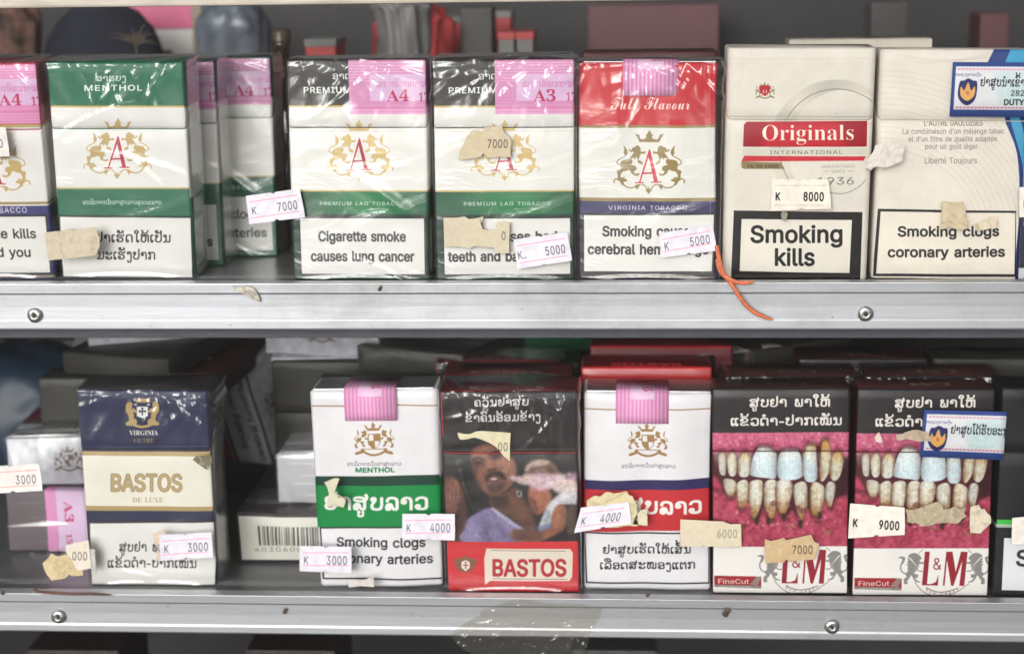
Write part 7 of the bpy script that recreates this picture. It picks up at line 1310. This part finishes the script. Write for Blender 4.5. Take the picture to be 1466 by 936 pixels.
back(150, .064, 'dark_plain', lambda: None, 'dark pack standing under the flat packs behind the dark blue pack', h=.0758, seed=80)
# packs lying about on top
def lay(key, fn, quadpt, Y, z, rot, label, **kw):
    p = P(quadpt[0], quadpt[1], Y); return put(key, fn, (p[0], Y, z if z is not None else p[2]), rot, label, g, **kw)
zt = ZL+PH
def lie(key, fn, x, Y, zb, rz, label, **kw):
    a = R(rz); return put(key, fn, (x-math.sin(a)*PH, Y+math.cos(a)*PH, zb), (R(90), 0, a), label, g, **kw)
lay('dark_plain', lambda: None, (586, 532), .066, ZL+.0885, (R(-90), 0, R(-24)), 'flat dark pack lying askew behind the pink tax band', seed=81, d=.012, wrap=5)
lay('silver', ad_silver, (475, 530), .085, ZL+.081, (R(-88), 0, R(6)), 'silver pack lying behind the green soft pack', seed=82)
lay('green_flat', lambda: ad_plain((24,84,52), (26,92,58), (22,76,48), seed=55), (522, 534), .095, ZL+.083, (R(-88), 0, R(-4)), 'green pack lying behind the green soft pack', seed=83, w=.03)
lay('dark_plain', lambda: None, (165, 534), .062, ZL+.0865, (R(-86), 0, R(-16)), 'flat dark pack lying on the row behind the dark blue pack', seed=84, d=.010)
lay('maroon_plain', lambda: None, (222, 532), .066, ZL+.0765, (R(-86), 0, R(-8)), 'dark red pack lying beside the flat dark pack', seed=85, d=.012)
q_ = P(318, 531, .135); lie('silver', ad_silver, q_[0], .135, q_[2], 12, 'silver pack lying on its back at the rear, end cap towards the front', seed=86)
for i_ in range(3): lie('dark_plain', lambda: None, q_[0]+.004*i_, .14, ZL+i_*(q_[2]-ZL)/3, 3*i_, ('dark pack at the bottom of the pile under the rear silver pack', 'dark pack in the middle of the pile under the rear silver pack', 'dark pack directly under the silver pack at the rear')[i_], seed=140+i_, d=(q_[2]-ZL)/3-.0005)
for u_, w_ in ((480, 'left part of the green soft pack'), (610, 'gap right of the green soft pack'), (745, 'smoking man pack'), (1080, 'left teeth pack'), (1215, 'gap between the two teeth packs'), (1345, 'right teeth pack')): back(u_, .080, 'dark_plain', lambda: None, 'dark pack in the rear row, behind the '+w_, seed=150+u_, h=.080)
lay('green_film', lambda: ad_plain((120,128,122), (40,96,66), (120,120,116), seed=56), (805, 503), .11, ZL+.100, (R(-86), 0, R(8)), 'film wrapped green pack lying at the very back', seed=87, wrap=3)
lay('teeth', lambda: None, (1048, 528), .060, ZL+.0885, (R(-90), 0, R(28)), 'dark pack lying askew behind the left teeth pack', seed=88, d=.010)
lay('dark_plain', lambda: None, (1150, 527), .078, ZL+.0885, (R(-88), 0, R(32)), 'dark pack leaning across the rear row behind the left teeth pack', seed=89, d=.010)
lie('silver', ad_silver, atX(462, 520, .088), .088, ZL+.0805, -8, 'silver pack end on, lying on the rear row behind the green soft pack', seed=97)
lie('silver', ad_silver, atX(215, 505, .085), .085, ZL+.0700, 14, 'silver pack end on, lying far back behind the dark blue pack', seed=98)
lay('silver', ad_silver, (640, 497), .12, ZL+.095, (R(-88), 0, R(-10)), 'grey pack lying at the very back above the smoking man pack', seed=90, d=.012)
# lying pile behind the dark blue pack
cx = atX(95, 800, .040)
lie('end_tax', ad_tax_end, cx, .044, ZL+.0005, 0, 'lying pack with a pink stamp wrapped round its end, bottom of the left pile', wrap=5, seed=91, d=.0285)
lie('silver', ad_silver, atX(100, 680, .05), .050, ZL+.030, 4, 'silver pack lying on top of the pack with the pink stamp', wrap=1, seed=92)
bcx = atX(338, 770, .035)+PW/2+.0012
lie('barcode', ad_barcode, bcx, .033, ZL+.0003, 0, 'lying pack showing the white barcode on its end', seed=93)
lie('white_film', ad_white_film, atX(397, 700, .045)+PW/2, .045, ZL+PD+.0012, 0, 'white film wrapped pack lying on top of the barcode pack', wrap=6, seed=94)
put('dark_plain', lambda: None, (atX(446, 770, .0245)+.0, .0275, ZL), (0, 0, 0), 'dark pack standing at the left shoulder of the green soft pack', g, h=.040, w=.012, d=.02, seed=95) if 0 else None

# the silver pack tipped over against the pile
put('silver', ad_silver, (-.2486, .1563, ZU-.0936), (1.2952, 1.2809, .7849), 'silver pack tipped up on its corner with its warning text running upwards', g, wrap=2, seed=96)

# blue bag, grey cloth and post at the left
blob('blue_bag', 40, 600, .15, .052, .03, .035, plain('deep_blue_plastic', (.014, .032, .06), .45, noise=.35, bump=.3), 'dark blue plastic bag blurred at the left end of the lower shelf', 'plastic bag', 21, .12, ZL)
o, w, h = carton('patterned_parcel', -40, 488, 112, 640, .30, .04, plain('patterned_cloth', (.24, .235, .23), .8, noise=.5, scale=90, stretch=(1, 1, .3)), 'grey patterned cloth parcel at the back left of the lower shelf', 'parcel', zb=ZL)
o, w, h = carton('grey_post', 116, 470, 150, 640, .14, .02, plain('grey_post_paint', (.12, .125, .13), .5), 'upright grey post behind the dark blue pack', 'post', zb=ZL)
# something dim in the compartment below
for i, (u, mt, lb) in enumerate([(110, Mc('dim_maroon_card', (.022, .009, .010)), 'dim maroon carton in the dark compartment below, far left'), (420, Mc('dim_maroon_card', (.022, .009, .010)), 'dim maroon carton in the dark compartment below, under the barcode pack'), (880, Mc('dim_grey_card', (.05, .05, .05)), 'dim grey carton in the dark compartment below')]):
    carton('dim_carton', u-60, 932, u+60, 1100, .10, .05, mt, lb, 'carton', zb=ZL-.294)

# ================================================================ labels stuck on the glass
def jag(pts, amp, seed, it=2):
    g = np.random.default_rng(seed); p = [np.array(q, float) for q in pts]
    for k in range(it):
        o = []
        for i in range(len(p)):
            a, b = p[i], p[(i+1) % len(p)]; d = b-a; L = np.hypot(*d); o.append(a)
            if L > 3: o.append((a+b)/2+np.array([-d[1], d[0]])/L*g.normal()*amp/(k+1)*min(1, L/12))
        p = o
    return np.array(p)
def sheet_piece(name, outline, art, key, label, cat, Y=None, crumple=0, thick=.0001, frame=None, seed=0, parent=None, group=None, mat=None, curl=0, rough=.6):
    """a piece of paper or film lying on the glass: outline in photo pixels, its print laid along frame (TL, TR, BL)"""
    Y = YS if Y is None else Y; o2 = np.array(outline, float)
    if frame is None: mn, mx = o2.min(0), o2.max(0); frame = [mn, (mx[0], mn[1]), (mn[0], mx[1])]
    f0 = np.array(frame[0], float); ex = np.array(frame[1], float)-f0; ey = np.array(frame[2], float)-f0; Bi = np.linalg.inv(np.stack([ex, ey], 1))
    # keep orientation counter-clockwise in x, z
    ar = np.sum(o2[:, 0]*np.roll(o2[:, 1], -1)-o2[:, 1]*np.roll(o2[:, 0], -1))
    if ar > 0: o2 = o2[::-1]
    bm = bmesh.new(); vs = [bm.verts.new(P(u, v, Y)) for u, v in o2]; f = bm.faces.new(vs)
    bmesh.ops.triangulate(bm, faces=[f])
    for _ in range(3 if (crumple or curl) else 1): bmesh.ops.subdivide_edges(bm, edges=[e for e in bm.edges if e.calc_length() > .0016], cuts=1, use_grid_fill=False); bmesh.ops.triangulate(bm, faces=bm.faces)
    uvl = bm.loops.layers.uv.new('UVMap'); g = np.random.default_rng(seed); K = g.normal(size=(6, 2))*900; ph = g.random(6)*6; c = np.mean([v.co for v in bm.verts], 0)
    for fc in bm.faces:
        fc.smooth = False
        for lp in fc.loops:
            q = np.array(lp.vert.co); u, v = proj(q); s = Bi@(np.array([u, v])-f0); lp[uvl].uv = (min(max(s[0], .004), .996), 1-min(max(s[1], .004), .996))
    for v in bm.verts:
        x, z = v.co.x-c[0], v.co.z-c[2]; d = 0
        if crumple: d += crumple*.4*sum(abs(math.sin(K[i, 0]*x+K[i, 1]*z+ph[i])) for i in range(6))/6*2
        if curl: d += curl*((x*60)**2+(z*80)**2)
        v.co.y -= d+thick
    me = bpy.data.meshes.new(name); bm.to_mesh(me); bm.free()
    m = mat or sheet(key, art, rough=rough, spec=.25)[1]
    o = obj(name, me, m, parent); s = o.modifiers.new('thickness', 'SOLIDIFY'); s.thickness = thick; s.offset = -1
    if parent is None: tag(o, label, cat, group)
    return o
def price(quad, num, label, k='K', seed=0, Y=None, notch=True, cut=None, **kw):
    """gun label: TL TR BR BL corners, half-moon nicks in the long edges"""
    q = [np.array(p, float) for p in quad]; top, bot = q[1]-q[0], q[2]-q[3]; L = []
    def edge(a, b, nick, inward):
        L.append(a)
        if nick:
            d = b-a; n = inward
            for t, k_ in ((.455, 0), (.47, .8), (.5, 1), (.53, .8), (.545, 0)): L.append(a+d*t+n*2.2*k_)
    dn = (q[3]-q[0])/np.hypot(*(q[3]-q[0]))
    edge(q[0], q[1], notch, dn); L.append(q[1]); L2 = len(L)
    L.append((q[1]*.35+q[2]*.65)+[.5, 0]); edge(q[2], q[3], notch, -dn); L.append(q[3])
    # drop duplicates
    o = [L[0]]
    for p in L[1:]:
        if np.hypot(*(p-o[-1])) > .3: o.append(p)
    w = np.hypot(*top); h = np.hypot(*(q[3]-q[0]))
    a_kw = dict(w=w, h=h, seed=seed); a_kw.update(kw)
    return sheet_piece('price_label', o, lambda: ad_price(num, k, **a_kw), 'price_%s_%d' % (num, seed), label, 'price label', Y, frame=[q[0], q[1], q[3]], seed=seed, group='price labels stuck on the glass', curl=.00012+.0003*(seed % 3 == 1))
price([(352,280.5),(429,270),(437,311),(357,321)], '7000', 'white 7000 price label floating between two upper packs at left', seed=1)
price([(735,343),(812,332),(819,373),(741,385)], '5000', 'white 5000 price label on the warning of the torn label premium pack', k='K..', seed=2)
price([(943,334),(1020,321.5),(1026,359),(947,369)], '5000', 'white 5000 price label over the cerebral hemorrhage warning', seed=3)
price([(1105,256),(1186,257),(1190,299),(1104,302)], '8000', 'cream 8000 price label with bold digits on the Originals pack', seed=4, tone=(230,222,208), ink=(44,42,44), pink=(196,184,172), strong=True)
price([(-27,668),(56,663.5),(61,702),(-24,707)], '3000', 'white 3000 price label cut off by the left edge', seed=5, tone=(236,226,220), pink=(226,130,120))
price([(219,763),(236,759),(240,800),(226,803)], None, 'narrow strip of an older price label peeking from under the dark blue pack label', k='K', seed=6, notch=False, tone=(214,200,178), xk=3, Y=YS+.0000)
price([(228,765),(303,761),(305,797),(230,802)], '3000', 'white 3000 price label on the dark blue pack warning', seed=7, Y=YS-.0004)
price([(429,781),(503,782),(503,820),(429,817)], '3000', 'white 3000 price label at the foot of the green soft pack', seed=8, Y=YS-.0003)
price([(576,735),(651,735),(651,773),(576,771)], '4000', 'white 4000 price label between green soft pack and smoking man pack', seed=9, ink=(110,112,130))
price([(832,726),(900,718),(904,749),(822,762)], '4000', 'white 4000 price label with ragged left end on the white and red soft pack', seed=10, Y=YS-.0006)
price([(1217,720),(1295,726),(1295,765),(1214,770)], '9000', 'cream 9000 price label with bold digits on the right teeth pack', seed=11, tone=(232,224,212), ink=(44,42,44), pink=(222,212,200), strong=True)
price([(-66,183),(8,182),(14,224),(-62,226)], '7000', 'pale price label corner with a zero at the upper left edge', seed=12, tone=(218,214,206), pink=(210,205,196), notch=False)
price([(1459,268),(1540,266),(1542,310),(1459,311)], '9000', 'pale price label just entering at the upper right edge', seed=13, tone=(226,220,210), pink=(220,210,204), notch=False)
price([(1449,741),(1500,736),(1502,776),(1448,779)], 'HK', 'pale price label with turned letters at the lower right edge', k=None, seed=14, tone=(226,218,206), pink=(222,212,200), notch=False)
GT = 'torn remains of old labels on the glass'
def torn(pts, num, label, seed, tone=(206,192,164), amp=1.0, crumple=0.0, x=None, Y=None, it=2, ink=(110,104,96), mat=None):
    o2 = jag(pts, amp, seed, it); w, h = np.ptp(o2[:, 0]), np.ptp(o2[:, 1])
    res = sheet_piece('torn_label', o2, lambda: ad_torn(num, seed, w=w, h=h, tone=tone, x=x, ink=ink), 'torn_%d' % seed, label, 'torn label', Y, crumple=crumple*.6, seed=seed, group=GT, mat=mat, rough=.75, thick=.00005)
    m_ = res.data.materials[0]; t = m_.node_tree
    if not m_.get('thin'):            # worn through in places: fibres over bare glass
        m_['thin'] = 1; ou = [n for n in t.nodes if n.type == 'OUTPUT_MATERIAL'][0]; bs = ou.inputs[0].links[0].from_socket; tc = [n for n in t.nodes if n.type == 'TEX_COORD'][0]
        n1 = N(t, 'ShaderNodeTexNoise', Scale=120.0, Detail=8.0, Roughness=.75); n1.inputs['Distortion'].default_value = 1.5; t.links.new(tc.outputs['Object'], n1.inputs['Vector'])
        mr = N(t, 'ShaderNodeMapRange'); mr.inputs['From Min'].default_value = .50; mr.inputs['From Max'].default_value = .68; mr.inputs['To Max'].default_value = .08 if num else .42; t.links.new(n1.outputs['Fac'], mr.inputs[0])
        tr = N(t, 'ShaderNodeBsdfTransparent'); mx = N(t, 'ShaderNodeMixShader'); t.links.new(mr.outputs[0], mx.inputs[0]); t.links.new(bs, mx.inputs[1]); t.links.new(tr.outputs[0], mx.inputs[2]); t.links.new(mx.outputs[0], ou.inputs[0])
    return res
torn([(64,333),(85,331),(108,327.5),(110,331),(118,329),(134.6,324.5),(143,341),(143,352),(137,366),(105,370),(70,373)], None, 'blank beige torn label left of the Lao warning on the menthol pack', 101, (200,186,162), .5)
torn([(656,229),(658,214),(662,210),(666,200),(677,186),(690,188),(694,182),(719,181),(722,190),(733,204),(731.5,225.5),(700,226),(692,219),(688,225)], '7000', 'torn beige 7000 label over the lion crest', 102, (204,188,158), .6, x=None, ink=(90,86,84))
torn([(634.6,312),(665,310),(671,314),(692,310),(688,322),(684.6,329),(700,330),(709,327),(711.5,318),(730,318),(729,362),(712,362),(706,354),(680,352),(672,356),(665,354),(636.5,354)], '0', 'torn beige label in two shreds on the warning of the premium pack', 103, (206,194,168), .7)
torn([(974,743),(1036,746),(1042,750),(1060.6,750),(1061.5,782),(1012,782),(1008,779),(1004,782),(974,782)], '6000', 'cream 6000 label across the gap beside the left teeth pack', 104, (214,202,176), .3, ink=(150,142,130))
torn([(1095,771),(1104,774),(1122,769),(1126,773),(1161,765),(1165,774),(1173,778),(1166,800),(1130,804),(1126,800),(1122,805),(1096,806)], '7000', 'tan 7000 label over the red monogram on the left teeth pack', 105, (198,170,130), .5, x=70, ink=(80,70,60))
torn([(655,619),(672,621),(682,617),(689,616.6),(731,619.6),(730,660),(715,645),(705,636),(693.5,630),(680,626),(659,629)], '00', 'cream torn label ending in two zeros above the smoking man', 106, (214,204,170), .7, x=73)
torn([(464,690),(474,686),(486,685),(480,701),(478,706),(490,711),(495,715),(492,726),(478,725),(468,724),(471,706)], '0', 'small torn label with a zero on the green band', 107, (206,200,176), .8)
torn([(93.5,780),(105,777),(127,773),(131,813),(112,816),(108,812),(102,800),(95,792)], '000', 'pale torn label ending in three zeros beside the dark blue pack', 108, (224,214,198), .4, Y=YS-.0004)
torn([(61,806),(74,792),(84,796),(94,793),(100,800),(119,806),(119,823),(102,824),(99,821),(94,827),(74,831),(67,822)], None, 'yellowed torn label left of the dark blue pack foot', 109, (210,190,148), .9)
torn([(129,785),(136,786),(137,808),(136,822),(131,821),(130,800)], None, 'grey sliver of a label on the left border of the dark blue pack', 110, (196,192,188), .4)
torn([(840,716),(852,709),(858,711),(868,704),(878,706),(898,703),(906,710),(912,722),(914,752),(900,752),(870,755),(838,753),(842,735)], None, 'cream torn label behind the 4000 label on the red soft pack', 111, (214,200,160), 1.2, Y=YS+.0000)
torn([(912,735),(920,729),(926,728),(927,752),(906,750)], None, 'small cream flap right of the 4000 label', 112, (216,206,176), .6)
torn([(1296,728),(1318,726),(1328,722),(1340,718),(1350,728),(1366,724),(1383,726),(1384,738),(1372,748),(1350,748),(1330,752),(1308,748),(1299,746)], None, 'grey crumpled label remains over the lower teeth of the right teeth pack', 113, (176,162,136), 1.6, .0004, it=3)
torn([(1389,726),(1396,723),(1402,722),(1402,728),(1410,728),(1418,738),(1419,748),(1408,758),(1404,763),(1389,762)], None, 'cream torn corner at the right of the right teeth photo', 114, (208,196,176), 1.0, .0002)
torn([(1282,622),(1300,617),(1327,618),(1334,632),(1318,632),(1296,628),(1284,630)], None, 'small grey smear of label under the duty stamp', 115, (176,156,136), 1.4, .0002)
torn([(1252,626),(1258,618),(1262,626),(1264,633),(1254,632)], None, 'tiny cream paper flake left of the duty stamp', 116, (214,196,180), .6)
torn([(497,831),(505,829),(520,830),(535,826),(536,840),(516,838),(499,840)], None, 'pale paper scrap at the bottom border of the green soft pack', 117, (212,206,196), .6)
torn([(1348,288),(1362,290),(1378,289),(1382,300),(1381,309),(1386,316),(1384,328),(1370,329),(1362,325),(1348,329),(1350,305)], None, 'grubby upright label scrap over the coronary arteries warning', 118, (196,180,150), 1.0, .0006)
torn([(1393,323),(1402,318),(1410,316),(1418,310),(1425,310),(1428,318),(1426,327),(1410,329),(1397,330)], None, 'crumpled paper flake right of the upright label scrap', 119, (206,192,168), 1.0, .0006)
torn([(1239,240),(1246,222),(1253,208),(1262,206),(1273,200),(1284,206),(1295,210),(1292,222),(1293,228),(1280,236),(1269,240),(1256,238),(1247,244)], None, 'crumpled whitish plastic scrap on the gap between the cream packs', 120, (214,206,196), 1.4, .0009, it=3)
torn([(466,700),(468,722),(452,724),(448,716),(458,708)], None, 'translucent grey flake left of the green band', 121, (168,164,158), .8, .0003) if 0 else None
torn([(276,657),(286,652),(303,652),(304,662),(298,672),(290,668),(284,664)], None, 'burnt looking scrap at the right end of the gold stripe', 122, (120,112,92), 1.2, .0006)
torn([(1118,306),(1123,300),(1128,306),(1126,317),(1119,315)], None, 'small grey paper chip above the Smoking kills lettering', 123, (150,144,128), .6, .0003)

# ================================================================ odds and ends on the rails
def tube(name, pts3, r, mat, seg=8, parent=None, flat=1.0):
    cu = bpy.data.curves.new(name, 'CURVE'); cu.dimensions = '3D'; cu.bevel_depth = r; cu.bevel_resolution = 3
    for pts in (pts3 if isinstance(pts3[0][0], (list, tuple, np.ndarray)) else [pts3]):
        sp = cu.splines.new('POLY'); q = smooth(pts, seg, False); sp.points.add(len(q)-1)
        for p, c in zip(sp.points, q): p.co = (*c, 1); 
        for i, p in enumerate(sp.points): p.radius = 1-.5*max(0, i/(len(q)-1)-.85)/.15
    cu.use_fill_caps = True; o = bpy.data.objects.new(name+'_c', cu); sc.collection.objects.link(o); dg = bpy.context.evaluated_depsgraph_get(); me = bpy.data.meshes.new_from_object(o.evaluated_get(dg)); bpy.data.objects.remove(o)
    me.materials.clear(); return obj(name, me, mat, parent, smooth_=True)
Yr = YR-.0028
s1 = [P(1026, 352, YS-.001), P(1029, 368, YS-.003), P(1033, 384, YS-.006), P(1040, 396, Yr), P(1052, 414, Yr-.001), P(1064, 432, Yr-.0006), P(1076, 444, Yr), P(1090, 452, Yr), P(1106, 457.5, Yr)]
s2 = [P(1027, 372, YS-.003), P(1031, 388, YS-.0065), P(1040, 397, Yr-.0006), P(1052, 403, Yr-.001), P(1064, 405, Yr-.0016), P(1079, 403.5, Yr-.001)]
tag(tube('orange_string', [s1, s2], .00085, MAT['string']), 'forked piece of orange plastic string hanging over the upper rail', 'string')
tag(tube('brown_twig', [P(49, 843, YR-.0012), P(58, 847, YR-.0016), P(75, 848, YR-.0018), P(100, 849.5, YR-.002), P(130, 849.5, YR-.0018), P(159, 851, YR-.0012)], .00062, MAT['twig']), 'thin brown twig lying along the lower rail at left', 'twig')
def leafy(u, v, s, label, seed, name='dry_leaf'):
    g = np.random.default_rng(seed); c = P(u, v, YR-.0006); bm = bmesh.new(); n = 14; vs = []
    ctr = bm.verts.new(c+np.array([0, -.0008, 0]))
    for i in range(n):
        a = i*math.tau/n; r_ = s*(.45+.55*abs(math.cos(a-1.1)))*(.85+.3*g.random()); vs.append(bm.verts.new((c[0]+math.cos(a)*r_, c[1]-.0003*g.random(), c[2]+math.sin(a)*r_)))
    for i in range(n): bm.faces.new((ctr, vs[i], vs[(i+1) % n]))
    o = obj(name, bm, MAT['leaf']); m = o.modifiers.new('t', 'SOLIDIFY'); m.thickness = .0003
    return tag(o, label, 'leaf')
leafy(1040, 876, .0021, 'dry curled leaf scrap on the lower rail under the left teeth pack', 4)
leafy(408, 874, .0014, 'tiny dark speck of leaf on the lower rail under the green soft pack', 5)
leafy(544, 413, .0011, 'tiny dark speck on the upper rail under the lung cancer pack', 6)
leafy(928, 850, .0013, 'tiny brown crumb on the lower rail under the red soft pack', 8)
leafy(4, 847, .0013, 'tiny dark crumb on the lower rail at the left edge', 9)
sheet_piece('tape_scrap', jag([(333,409),(345,411),(352,408),(362,412),(368,418),(373,432),(360,427),(348,421),(338,417)], 1.2, 7, 3), None, None, 'torn scrap of dirty clear tape on the upper rail at left', 'tape', YR-.0010, .0005, mat=plain('dirty_tape', (.42, .38, .32), .6, noise=.5, scale=500, bump=.5), seed=7)
sheet_piece('clear_tape', jag([(690,872),(740,856),(800,863),(862,868),(858,884),(846,905),(838,928),(828,934),(760,938),(700,942),(672,932),(644,908),(652,900),(676,884)], 1.5, 9, 2), None, None, 'wide piece of old clear tape hanging over the lower rail', 'tape', YR-.0012, .0009, mat=MAT['tape'], seed=9)
print('OBJECTS', len(sc.objects))
